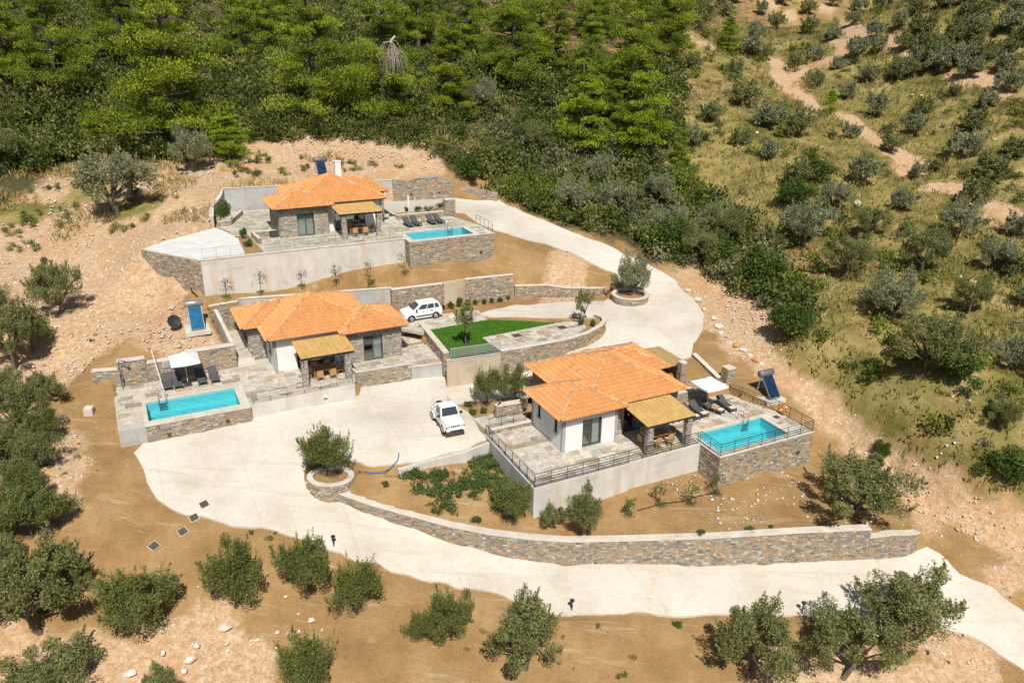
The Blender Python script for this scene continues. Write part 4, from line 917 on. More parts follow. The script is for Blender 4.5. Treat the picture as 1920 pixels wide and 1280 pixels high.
    po = build(pg, 'pergola', 'dark_metal', root)
    rd = MB(); n = 10
    for i in range(n):
        x0 = 4.78+4.14*i/n; x1 = 4.78+4.14*(i+1)/n-.012; dz = rr.uniform(0,.012)
        rd.add([(x0,y0,zz(y0)+.03+dz),(x1,y0,zz(y0)+.03+dz),(x1,y1+.1,zz(y1)+.03+dz),(x0,y1+.1,zz(y1)+.03+dz),(x0,y0,zz(y0)+.05+dz),(x1,y0,zz(y0)+.05+dz),(x1,y1+.1,zz(y1)+.05+dz),(x0,y1+.1,zz(y1)+.05+dz)],
               [(3,2,1,0),(4,5,6,7),(0,1,5,4),(1,2,6,5),(2,3,7,6),(3,0,4,7)])
    build(rd, 'reed_mat', reedmat, po)
    for x in (5.3, 8.6):
        cm = MB(); cm.box(x-.2,x+.2,-2.98,-2.58,-.3,2.24); pi = build(cm, 'pillar', 'mortar', root)
        fb = MB(); q = [(x-.21,-2.99),(x+.21,-2.99),(x+.21,-2.57),(x-.21,-2.57)]
        for i in range(4): facing(fb, q[i], q[(i+1)%4], (-.25,)*2, (2.24,)*2, rr, (.12,.3), (.08,.16), .025)
        tag(build(fb, 'stone_facing', 'house_stone', pi), kind='stuff')
    return root
villa('nearest villa with a white front wing and orange tiled roof', O3, Z3, False, 'white_render', 'house_stone', .5, 71, 2)
villa('farthest villa with a stone front wing and white roof chimney', O1, Z1, False, 'house_stone', 'white_render', .95, 72, 3, True)
villa('middle villa with its stone wing on the right and lawn beside it', L(O2,3.15,-.45), Z2, True, 'house_stone', 'white_render', .95, 73, 1)
# reed shade roof behind the nearest villa
pk3 = frame_at('shade_pergola', O3); tag(pk3, 'flat dull reed shade roof behind the nearest villa', 'pergola')
rd = MB()
for i in range(6): rd.box(12.0+i*.41,12.4+i*.41,4.75,9.15,2.28+.004*(i%2),2.31+.004*(i%2))
rd.build('reed_mat', 'reed_dark', pk3)
bm_ = MB()
for y in (4.9,6.9,8.95): bm_.bar((11.95,y,2.2),(14.5,y,2.2),.09,.13)
bm_.build('beam', 'dark_metal', pk3)
for x, y in ((14.35,4.95),(14.35,8.9)): MB().box(x-.06,x+.06,y-.06,y+.06,.2,2.12).build('post', 'dark_metal', pk3)
stone_wall('square stone chimney pillar behind the nearest parasol', world(O3, [(13.2,4.0),(13.75,4.0)]), [0]*2, [2.75]*2, .55, True, 81, .01, name='stone_pillar', cat='pillar')
stone_wall('square stone gate pillar right of the nearest parasol', world(O3, [(16.95,2.75),(17.75,2.75)]), [-.3]*2, [2.0]*2, .8, True, 82, .03, name='stone_pillar', cat='pillar')
stone_wall('dark stone barbecue counter behind the nearest loungers', world(O3, [(11.6,2.6),(13.6,2.6)]), [-.1]*2, [.95]*2, .7, True, 83, .02, name='stone_counter', cat='counter')
stone_wall('rubble wall behind the nearest parasol', world(O3, [(13.65,2.75),(16.9,2.75)]), [-.2]*2, [.75]*2, .35, True, 84, .02)
stone_wall('low coped wall running up the slope behind the nearest terrace', world(O3, [(16.6,6.9),(16.45,3.4)]), [.4]*2, [1.9,1.15], .35, True, 85, .04)

# ================================================================== railings
POST = {}
def railing(label, pts, mat, h=.92, gap=1.15, rails=5, group=None, r=.011):
    """pts world; each post and each rail is a piece of its own"""
    c = np.mean(np.array(pts), 0); c[2] = min(p[2] for p in pts); root = empty('railing', tuple(c)); tag(root, label, 'railing', group)
    key = (mat, h)
    if key not in POST: POST[key] = MB().box(-.02,.02,-.012,.012,0,h+.01).mesh('post', mat)
    pl = [np.array(p)-c for p in pts]; first = True
    for a, b in zip(pl[:-1], pl[1:]):
        Ln = np.linalg.norm((b-a)[:2]); n = max(1, round(Ln/gap)); yaw = math.atan2(b[1]-a[1], b[0]-a[0])
        for i in range(0 if first else 1, n+1): linkm('post', POST[key], root, tuple(a+(b-a)*i/n), yaw+math.pi/2)
        for k in range(rails):
            z = h*(.14+.86*k/(rails-1)); w = r*(1.7 if k == rails-1 else 1)
            MB().bar((a[0],a[1],a[2]+z),(b[0],b[1],b[2]+z),w*2,w*2).build('rail', mat, root)
        first = False
    return root
R = lambda o, z, *uv: [tuple(L(np.array([o[0],o[1],z]), u, v)) for u, v in uv]
railing('dark railing round the left corner of the nearest terrace', R(O3,0,(-3.78,4.4),(-3.78,-3.08),(3.45,-3.12),(9.45,-3.05)), 'dark_metal')
railing('dark railing along the nearest pool and up its right side', R(O3,.02,(9.68,-3.0),(9.68,-5.2),(18.3,-5.25),(18.3,-1.7),(17.0,2.4)), 'dark_metal')
railing('short dark railing beside the nearest entrance path', R(O3,.5,(-3.5,4.5),(-.5,4.5)), 'dark_metal', .8)
railing('thin railing along the low wall right of the middle pool', R(O2,Z2,(-9.6,-4.6),(-2.15,-4.25)), 'grey_metal', .85, 1.3, 4, r=.008)
railing('pale thin railing round the right terrace of the middle villa', R(O2,Z2+.02,(-1.4,-2.8),(3.0,-2.95),(5.35,-3.3)), 'pale_metal', .95, 1.1, 5, r=.007)
lr = [site(845,675,ZC+.06), site(938,662,ZC+.06)]
railing('pale green-grey railing of five bars below the lawn', [tuple(p) for p in lr], 'pale_metal', .95, 2.4, 6, r=.022)
railing('thin railing at the front edge of the white parking slab', R(O1,Z1+.03,(-7.45,-4.7),(-4.0,-4.65)), 'pale_metal', .95, 1.2, 5, r=.008)
railing('thin railing along the front of the far terrace', R(O1,Z1+.03,(-2.2,-4.55),(4.0,-4.55),(10.3,-4.55)), 'grey_metal', .95, 1.2, 4, r=.007)
railing('thin railing on the right side of the far pool', R(O1,Z1+.02,(18.9,-2.2),(18.95,-6.0)), 'grey_metal', .95, .9, 4, r=.009)
# ================================================================== furniture and fittings
def yaw_of(a, b): return math.atan2(b[1]-a[1], b[0]-a[0])
def make_lounger(towel):
    root = empty('sun_lounger'); tag(root, 'x', 'sun lounger')
    MB().box(-.32,.32,0,1.25,.26,.36).build('seat', 'wicker', root, bevel=.02)
    b = MB(); b.add([(-.32,1.25,.27),(.32,1.25,.27),(.32,1.9,.68),(-.32,1.9,.68),(-.32,1.2,.36),(.32,1.2,.36),(.32,1.84,.77),(-.32,1.84,.77)], [(3,2,1,0),(4,5,6,7),(0,1,5,4),(1,2,6,5),(2,3,7,6),(3,0,4,7)]); b.build('backrest', 'wicker', root, bevel=.02)
    lg = MB().box(-.035,.035,-.035,.035,0,.26).mesh('leg', 'wicker')
    for x in (-.28,.28):
        for y in (.06,1.2): linkm('leg', lg, root, (x,y,0))
    for x in (-.34,.34):
        a = MB(); a.tube([(x,.85,.34),(x,.9,.52),(x,1.2,.56),(x,1.3,.4)], .022, 6); a.build('armrest', 'wicker', root)
    if towel: MB().box(-.24,.24,.05,.42,.362,.42).build('folded_towel', 'towel', root, bevel=.02)
    return root
protoL = [make_lounger(0), make_lounger(1)]
usedL = [False, False]
def lounger(foot, head, z, label, towel=0):
    f = site(*foot, z+.15); h = site(*head, z+.55)
    if usedL[towel]: o = copy_tree(protoL[towel])
    else: o = protoL[towel]; usedL[towel] = True
    o.location = (f[0], f[1], z); o.rotation_euler = (0, 0, yaw_of(f, h)-math.pi/2); tag(o, label, 'sun lounger', 'sun loungers by the pools')
lounger((1308,786),(1287,764),Z3,'grey lounger half hidden under the reed pergola of the nearest villa',1)
lounger((1323,781),(1299,756),Z3,'grey lounger with towel left of the nearest parasol pole',1)
lounger((1356,774),(1336,758),Z3,'grey lounger with towel just right of the nearest parasol pole',1)
lounger((1376,771),(1351,746),Z3,'rightmost grey lounger with towel beside the nearest pool',1)
lounger((316,730),(308,698),Z2,'leftmost dark lounger by the middle pool')
lounger((336,727),(327,701),Z2,'dark lounger second from left by the middle pool under the parasol edge')
lounger((381,720),(370,692),Z2,'dark lounger right of the middle parasol pole')
lounger((405,716),(395,688),Z2,'rightmost dark lounger by the middle pool in full sun')
lounger((772,425),(757,409),Z1,'leftmost dark lounger beside the far pool')
lounger((786,423),(772,408),Z1,'second dark lounger from the left beside the far pool')
lounger((815,420),(802,405),Z1,'third dark lounger from the left beside the far pool')
lounger((829,418),(816,404),Z1,'rightmost dark lounger beside the far pool')
def parasol(px, py, z, label, rz, half=1.02, h=2.15):
    p = site(px, py, z); root = empty('parasol', tuple(p), rz); tag(root, label, 'parasol')
    m = MB(); m.cyl((0,0,0),(0,0,h+.55),.024,8); m.build('pole', 'cloth_white', root)
    m = MB(); m.box(-.28,.28,-.28,.28,0,.07); m.cyl((0,0,.07),(0,0,.35),.045,8); m.build('base', 'dark_metal', root, bevel=.015)
    c = MB(); n = 6
    top = [(-.17,-.17,h+.46),(.17,-.17,h+.46),(.17,.17,h+.46),(-.17,.17,h+.46)]; cor = [(-half,-half,h),(half,-half,h),(half,half,h),(-half,half,h)]
    for i in range(4):
        a, b = cor[i], cor[(i+1)%4]; ta, tb = top[i], top[(i+1)%4]; vs = []
        for k in range(n+1):
            f = k/n; e = [a[j]+(b[j]-a[j])*f for j in range(3)]; sag = -.05*math.sin(math.pi*f)
            mid = [(ta[j]+(tb[j]-ta[j])*f) for j in range(3)]
            vs += [tuple(mid), ((mid[0]+e[0])/2,(mid[1]+e[1])/2,(mid[2]+e[2])/2+sag*.6), (e[0],e[1],e[2]+sag), (e[0],e[1],e[2]-.13+sag)]
        c.add(vs, [(4*k+r,4*k+r+1,4*k+r+5,4*k+r+4) for k in range(n) for r in range(3)])
    c.add([(-.2,-.2,h+.50),(.2,-.2,h+.50),(.2,.2,h+.50),(-.2,.2,h+.50),(0,0,h+.62)], [(0,1,4),(1,2,4),(2,3,4),(3,0,4)])
    c.build('canopy', 'cloth_white', root)
    r = MB()
    for i in range(4): r.bar((0,0,h+.3),(cor[i][0]*.97,cor[i][1]*.97,h-.02),.025,.025)
    r.build('ribs', 'pale_metal', root)
parasol(1325,766,Z3,'open white square parasol beside the nearest pool',YAW)
parasol(353,722,Z2,'open white square parasol casting shade behind the middle pool',YAW)
p = site(766.5,407,Z1); cp = empty('closed_parasol', tuple(p)); tag(cp, 'closed white parasol standing behind the far loungers', 'parasol')
MB().cyl((0,0,0),(0,0,2.3),.024,8).build('pole', 'cloth_white', cp)
MB().lathe([(.03,.95),(.11,1.0),(.13,1.3),(.10,1.9),(.05,2.25),(.0,2.35)],n=10).build('canopy', 'cloth_white', cp)
MB().box(-.26,.26,-.26,.26,0,.08).build('base', 'dark_metal', cp)
# low side tables between loungers
def side_table(px, py, z, label):
    p = site(px, py, z); root = empty('side_table', tuple(p), YAW); tag(root, label, 'table')
    MB().lathe([(0,.42),(.27,.42),(.28,.44),(.27,.46),(0,.46)], n=16).build('table_top', 'rattan', root)
    for k in range(4): MB().box(-.02,.02,-.02,.02,0,.42).build('leg', 'rattan', root).location = (.17*math.cos(k*1.571+.8), .17*math.sin(k*1.571+.8), 0)
side_table(1339,773,Z3,'round rattan side table under the nearest parasol'); side_table(357,716,Z2,'small rattan side table in the shade of the middle parasol'); side_table(793,417,Z1,'small rattan side table between the far loungers')
# dining sets below the pergolas
def chair_proto(cushion):
    r = empty('dining_chair'); tag(r, 'x', 'chair'); mat = 'rattan'
    MB().box(-.24,.24,-.24,.24,.40,.46).build('seat', mat, r, bevel=.01)
    MB().box(-.24,.24,.2,.25,.46,.92).build('backrest', mat, r, bevel=.01)
    lg = MB().box(-.022,.022,-.022,.022,0,.4).mesh('leg', mat)
    for x in (-.2,.2):
        for y in (-.2,.2): linkm('leg', lg, r, (x,y,0))
    for x in (-.25,.25): MB().box(x-.025,x+.025,-.22,.22,.62,.66).build('armrest', mat, r)
    if cushion: MB().box(-.22,.22,-.22,.19,.462,.53).build('cushion', 'cloth_white', r, bevel=.02)
    return r
def dining(o, z, cu, cv, cushion, which):
    c = L(np.array([o[0],o[1],z]), cu, cv); t = empty('dining_table', tuple(c), YAW); tag(t, f'wooden dining table under the reed pergola of the {which} villa', 'table')
    MB().box(-.9,.9,-.45,.45,.70,.75).build('table_top', 'wood', t, bevel=.008)
    for x in (-.8,.8):
        for y in (-.37,.37): MB().box(x-.04,x+.04,y-.04,y+.04,0,.70).build('leg', 'wood', t)
    pr = chair_proto(cushion); first = True
    for x, y, a, wh in ((-.5,-.75,math.pi,'front left'),(.5,-.75,math.pi,'front right'),(-.5,.75,0,'back left'),(.5,.75,0,'back right'),(-1.25,0,math.pi/2,'left end'),(1.25,0,-math.pi/2,'right end')):
        q = pr if first else copy_tree(pr); first = False
        w = L(np.array([o[0],o[1],z]), cu+x, cv+y); q.location = tuple(w); q.rotation_euler = (0,0,YAW+a)
        tag(q, f'rattan dining chair at the {wh} of the table under the {which} pergola', 'chair', f'chairs under the {which} pergola')
dining(O3,Z3,6.9,-1.55,1,'nearest'); dining(L(O2,3.15,-.45),Z2,-6.9,-1.5,0,'middle'); dining(O1,Z1,6.9,-1.55,0,'far')
# solar water heaters
def solar(base, z, label, glass, tank, h=1.75, foot=True):
    p = site(*base, z); root = empty('solar_water_heater', (p[0],p[1],z), YAW); tag(root, label, 'solar heater')
    L0, top = 1.15, h-.2
    m = MB(); m.add([(-.5,0,.12),(.5,0,.12),(.5,L0,top),(-.5,L0,top)], [(0,1,2,3)]); m.add([(-.5,.05,.06),(.5,.05,.06),(.5,L0+.05,top-.06),(-.5,L0+.05,top-.06)], [(3,2,1,0)]); m.build('collector', glass, root)
    f = MB()
    for x in (-.52,.52): f.bar((x,0,.1),(x,L0,top-.02),.04,.1)
    f.bar((-.52,-.01,.1),(.52,-.01,.1),.05,.1); f.bar((-.52,L0,top),(.52,L0,top),.05,.08); f.build('collector_frame', 'grey_metal', root)
    m = MB(); m.tube([(-.72,L0+.15,h),(-.66,L0+.15,h),(.66,L0+.15,h),(.72,L0+.15,h)], [.2,.27,.27,.2], 18); m.build('tank', tank, root, True)
    for x in (-.5,.5): m = MB(); m.bar((x,L0+.4,0),(x,L0+.15,h-.25),.05,.05); m.build('leg', 'pale_metal', root)
    for x in (-.5,.5): m = MB(); m.bar((x,.05,0),(x,.05,.12),.05,.05); m.build('leg', 'pale_metal', root)
    m = MB(); m.bar((-.5,L0+.3,.5),(.5,L0+.3,.5),.04,.04); m.build('brace', 'pale_metal', root)
    if foot: MB().box(-1.0,.9,-.3,1.9,-.35,-.004).build('concrete_base', 'cap_stone', root)
solar((1453,748),.45,'solar water heater with dark panel and grey tank beside the nearest terrace','solar_glass','tank_grey')
solar((372,619),4.3,'solar water heater with panel painted with a blue reflection left of the middle villa','solar_reflection','tank_silver',1.9)
solar((607,336),11.55,'solar water heater on the slope behind the far villa roof','solar_glass','tank_grey',1.9,False)
p = site(328,616,4.3); sd = empty('satellite_dish', tuple(p), .5); tag(sd, 'round black satellite dish on the dirt left of the blue-reflecting solar panel', 'satellite dish')
m = MB(); pr = [(r, .35*r*r) for r in (0,.15,.3,.42,.52)]; m.lathe(pr, n=22); m.lathe([(.52,.095),(.54,.10),(.53,.08)], n=22)
dsh = m.build('dish', 'black_plastic', sd, True); dsh.location = (0,0,.62); dsh.rotation_euler = (math.radians(62),0,math.radians(15))
m = MB(); m.cyl((0,.1,0),(0,.1,.62),.03,8); m.bar((-.25,.1,.02),(.25,.1,.02),.06,.04); m.build('mast', 'grey_metal', sd)
m = MB(); m.bar((0,0,.2),(.12,-.55,.75),.025,.025); m.build('feed_arm', 'grey_metal', sd)
# pool ladders
def ladder(o, z, u, v, label):
    p = L(np.array([o[0],o[1],z]), u, v); root = empty('pool_ladder', tuple(p), YAW); tag(root, label, 'ladder', 'steel pool ladders')
    for x in (-.25,.25):
        m = MB(); pts = [(x,.55,0),(x,.52,.55),(x,.4,.78),(x,.2,.82),(x,.02,.7),(x,-.1,.4),(x,-.12,0),(x,-.12,-.9)]; m.tube(pts, .024, 8); m.build('handrail', 'steel', root, True)
    for k in range(4): MB().box(-.25,.25,-.17,-.09,-.2-.22*k,-.17-.22*k).build('rung', 'steel', root)
ladder(O3,Z3,14.9,-1.82,'steel ladder at the back edge of the nearest pool'); ladder(O2,Z2,-15.4,-1.15,'steel ladder at the left end of the middle pool'); ladder(O1,Z1,15.8,-2.68,'steel ladder at the back edge of the far pool')
# lifebuoy on the railing
p = L(O3,18.22,-2.35,.62); lb = empty('lifebuoy', tuple(p), YAW); tag(lb, 'orange lifebuoy ring hanging on the railing right of the nearest pool', 'lifebuoy')
ring = [(0, .3*math.cos(2*math.pi*k/24), .3*math.sin(2*math.pi*k/24)) for k in range(25)]
m = MB(); m.tube([(-.05,y,z) for _, y, z in ring], .085, 10, caps=False); m.build('ring', 'life_orange', lb, True)
for k in range(4):
    a = math.pi/4+k*math.pi/2; m = MB(); m.tube([(-.05,.3*math.cos(a+d),.3*math.sin(a+d)) for d in (-.1,0,.1)], .089, 10); m.build('band', 'cloth_white', lb)
# shower pole, leaning white pole, wall plate
p = site(231,729,Z2); sh = empty('garden_shower', tuple(p), YAW); tag(sh, 'dark garden shower pole by the stone wall left of the middle pool', 'shower')
m = MB(); m.tube([(0,0,0),(0,0,2.2),(.1,-.08,2.35),(.45,-.1,2.2)], .035, 8); m.build('pipe', 'dark_metal', sh); MB().lathe([(0,.04),(.13,.02),(.14,0),(0,0)], (.47,-.1,2.13), 12).build('shower_head', 'dark_metal', sh); MB().box(-.08,.08,-.09,-.03,1.0,1.25).build('tap', 'dark_metal', sh)
a = site(306,728,Z2); wp = empty('leaning_pole', tuple(a), YAW); tag(wp, 'thin white pole leaning on the stone wall left of the loungers', 'pole')
MB().cyl((0,0,0),(-.35,1.3,2.6),.03,8).build('pole', 'cloth_white', wp); MB().cyl((-.35,1.3,2.6),(-.36,1.34,2.68),.045,8).build('cap', 'cloth_white', wp)
p = L(O2,-14.7,2.57); wpl = empty('wall_plate', (p[0],p[1],Z2+.95), YAW); tag(wpl, 'pale blue square plate on the stone wall left of the parasol', 'plate')
MB().box(-.2,.2,-.07,-.045,0,.5).build('plate', 'pale_metal', wpl); MB().box(-.22,.22,-.046,-.02,-.02,.52).build('frame', 'cloth_white', wpl)
# small wall lamps
def wall_lamp(px, py, z, label, rz=YAW, white=False):
    p = site(px, py, z); root = empty('wall_lamp', tuple(p), rz); tag(root, label, 'lamp', 'small wall lamps')
    MB().box(-.12,.12,-.1,0,0,.16).build('housing', 'cloth_white' if white else 'dark_metal', root); MB().box(-.1,.1,-.06,.0,-.035,-.003).build('bracket', 'pale_metal', root)
wl = lambda o, z, u, v, h: proj(L(np.array([o[0],o[1],z]), u, v, h))
for (o, z, u, v, h, lab) in ((O2,Z2,-15.4,-5.06,-.95,'left small lamp on the front of the middle pool wall'),(O2,Z2,-11.5,-5.06,-.75,'right small lamp on the front of the middle pool wall'),(O2,Z2,-15.0,2.54,.42,'small lamp low on the stone wall behind the middle pool'),
  (O2,Z2,.4,-3.1,-1.3,'small lamp on the stone bastion under the middle terrace'),(O3,Z3,17.0,-5.36,-1.4,'small lamp on the front of the nearest pool wall'),(O1,Z1,17.6,-6.22,-1.75,'small lamp on the front of the far pool wall'),
  (O2,Z2,-4.4,-4.62,-.5,'small white lamp on the long low concrete wall'),(O1,Z1,17.0,11.5,.55,'left small lamp on the tall wall behind the far planter'),(O1,Z1,20.2,10.95,.6,'right small lamp on the tall wall behind the far planter')):
    p = L(np.array([o[0],o[1],z]), u, v, h); root = empty('wall_lamp', tuple(p), YAW); tag(root, lab, 'lamp', 'small wall lamps')
    wh = 'white' in lab; MB().box(-.12,.12,-.1,0,0,.16).build('housing', 'cloth_white' if wh else 'dark_metal', root); MB().box(-.1,.1,-.06,.0,-.035,-.003).build('bracket', 'pale_metal', root)
wall_lamp(859,699,1.2,'small white lamp on the warm concrete wall below the lawn',white=True)
# bollard lamps along the road
for px, py, lab in ((626,1024,'black bollard lamp at the road edge between two foreground olives'),(1072,1144,'black bollard lamp at the middle of the lower road edge'),(1504,1148,'black bollard lamp at the right of the lower road edge')):
    p = hit(px, py); root = empty('bollard_lamp', tuple(p)); tag(root, lab, 'lamp', 'bollard lamps along the road')
    MB().cyl((0,0,-.1),(0,0,.62),.035,10).build('post', 'black_plastic', root); MB().lathe([(.0,.62),(.06,.62),(.15,.74),(.15,.78),(.05,.83),(0,.84)], n=14).build('lamp_head', 'black_plastic', root); MB().lathe([(.036,.3),(.06,.32),(.06,.4),(.036,.42)], n=12).build('collar', 'black_plastic', root)
# manhole covers
def manhole(px, py, label, z=None, s=.28, rz=.6, rim=True):
    p = hit(px, py, hbase) if z is None else site(px, py, z); root = empty('manhole', (p[0],p[1],p[2]+.03), rz)
    if z is None:
        gz = hbase(np.array([[p[0]-.5,p[1]],[p[0]+.5,p[1]],[p[0],p[1]-.5],[p[0],p[1]+.5]])); nrm = Vector((gz[0]-gz[1], gz[2]-gz[3], 1)).normalized()
        root.rotation_euler = (nrm.to_track_quat('Z','Y').to_matrix() @ Matrix.Rotation(rz,3,'Z')).to_euler()
    tag(root, label, 'manhole', 'manhole covers')
    MB().box(-s,s,-s,s,-.2,.03).build('frame', 'cap_stone', root); MB().box(-s+.035,s-.035,-s+.035,s-.035,.032,.05).build('cover', 'manhole', root)
for px, py, lab in ((383,946,'small manhole cover on the driveway near its left edge'),(364,971,'black manhole cover right at the edge of the driveway'),(343,997,'black manhole cover on the soil just below the driveway'),(289,1024,'rusty brown manhole cover farthest left on the soil')): manhole(px, py, lab)
for px, py, lab in ((969,630,'dark manhole cover on the paved turning terrace'),(1054,615,'dark manhole cover near the planter on the turning terrace')): manhole(px, py, lab, ZC, .4, YAW)
manhole(1456,783,'small dark skimmer hatch on the slabs right of the nearest pool',Z3,.26,YAW)
# hoses and pipes
def hose(name, pts, mat, r, label, fn=None):
    P = [hit(a, b, fn)+np.array([0,0,r*.8]) for a, b in pts]; Q = []
    for i in range(len(P)-1):
        for k in range(4): Q.append(P[i]+(P[i+1]-P[i])*k/4)
    Q.append(P[-1]); Q = [np.array([q[0],q[1],max(q[2], ground(q[0],q[1])+r+.02)]) for q in Q]; c = Q[0]
    o = MB().tube([q-c for q in Q], r, 6).build(name, mat, None, True); o.location = tuple(c); tag(o, label, 'hose')
hose('hose', [(748,851),(746,864),(731,880),(713,887),(691,889),(673,884)], 'blue_hose', .04, 'blue hose curling over the driveway edge near the fork planter')
hose('pipe', [(285,472),(310,490),(340,503),(353,515),(355,533),(360,548),(370,557)], 'black_pipe', .05, 'black pipe running down the dirt from the white parking slab')
hose('pipe', [(1195,958),(1240,945),(1280,940),(1312,930),(1345,924)], 'black_pipe', .03, 'black irrigation pipe linking the saplings below the nearest pool')
p = hit(168,775); cb = empty('concrete_block', tuple(p), .2); tag(cb, 'white concrete block alone on the soil left of the middle pool', 'block')
MB().box(-.3,.3,-.3,.3,-.1,.5).build('block', 'cap_stone', cb, bevel=.03); MB().box(-.2,.2,-.2,.2,.5,.53).build('lid', 'white_slab', cb)
p = L(O1,19.0,11.6,2.3); db = empty('timber_pile', tuple(p), YAW-.05); tag(db, 'pile of weathered boards lying on top of the far stone wall', 'timber')
for k in range(6): MB().box(-1.6+.25*k,1.1+.2*(k%3),-.4+.16*k,-.27+.16*k,.02+.05*(k%2),.06+.05*(k%2)).build('plank', 'weathered_wood', db)
p = L(O1,-1.0,.9,0); ac = empty('outdoor_unit', tuple(p), YAW); tag(ac, 'black box on the far terrace beside the stone wing', 'unit')
MB().box(.15,.85,-.45,-.1,.05,.6).build('housing', 'black_plastic', ac, bevel=.02); MB().box(.2,.8,-.46,-.452,.1,.55).build('grille', 'dark_metal', ac)

# ================================================================== vehicles
def loft(mb, st, t=.5):
    """st: list of rings (equal point count), closed rings, capped ends"""
    n = len(st[0]); b = len(mb.v)
    for r in st: mb.v.extend([tuple(map(float, p)) for p in r])
    for i in range(len(st)-1):
        for k in range(n):
            k2 = (k+1) % n; mb.f.append((b+i*n+k, b+i*n+k2, b+(i+1)*n+k2, b+(i+1)*n+k)); mb.t.append(t)
    mb.f.append(tuple(b+k for k in range(n))[::-1]); mb.t.append(t); mb.f.append(tuple(b+(len(st)-1)*n+k for k in range(n))); mb.t.append(t)
def body_ring(x, hw, z0, z1, rb=.12, rt=.1):
    return [(x,-hw+rb,z0),(x,hw-rb,z0),(x,hw,z0+rb),(x,hw,(z0+z1)/2),(x,hw-.02,z1-rt),(x,hw-rt,z1),(x,-hw+rt,z1),(x,-hw+.02,z1-rt),(x,-hw,(z0+z1)/2),(x,-hw,z0+rb)]
def wheel(root, x, y, r, w):
    e = empty('wheel', (x,y,r), 0, root); s = 1 if y > 0 else -1
    m = MB(); m.tube([(0,-w/2,0),(0,-w/2+.03,0),(0,w/2-.03,0),(0,w/2,0)], [r*.93,r,r,r*.93], 20); m.build('tyre', 'rubber', e)
    m = MB(); m.tube([(0,s*(w/2+.002),0),(0,s*(w/2+.015),0)], [r*.64,r*.58], 16)
    for k in range(6):
        a = k*math.pi/3; m.bar((.0,s*(w/2+.02),0),(r*.58*math.cos(a),s*(w/2+.02),r*.58*math.sin(a)),.05,.02)
    m.build('rim', 'alloy', e)
def arch(mb, x, y, r0, r1, d):
    n = 12; s = 1 if y > 0 else -1
    for k in range(n):
        a, b = math.pi*k/n, math.pi*(k+1)/n
        vs = [(x+r0*math.cos(a),y,r0*math.sin(a)),(x+r1*math.cos(a),y,r1*math.sin(a)),(x+r1*math.cos(b),y,r1*math.sin(b)),(x+r0*math.cos(b),y,r0*math.sin(b))]
        vs += [(p[0],p[1]+s*d,p[2]) for p in vs]
        mb.add(vs, [(4,5,6,7) if s < 0 else (7,6,5,4),(1,2,6,5) if s > 0 else (5,6,2,1),(0,4,7,3)])
def quad(root, name, mat, pts, push=(0,0,0)):
    m = MB(); m.add([tuple(p[i]+push[i] for i in range(3)) for p in pts], [(0,1,2,3)]); return m.build(name, mat, root)
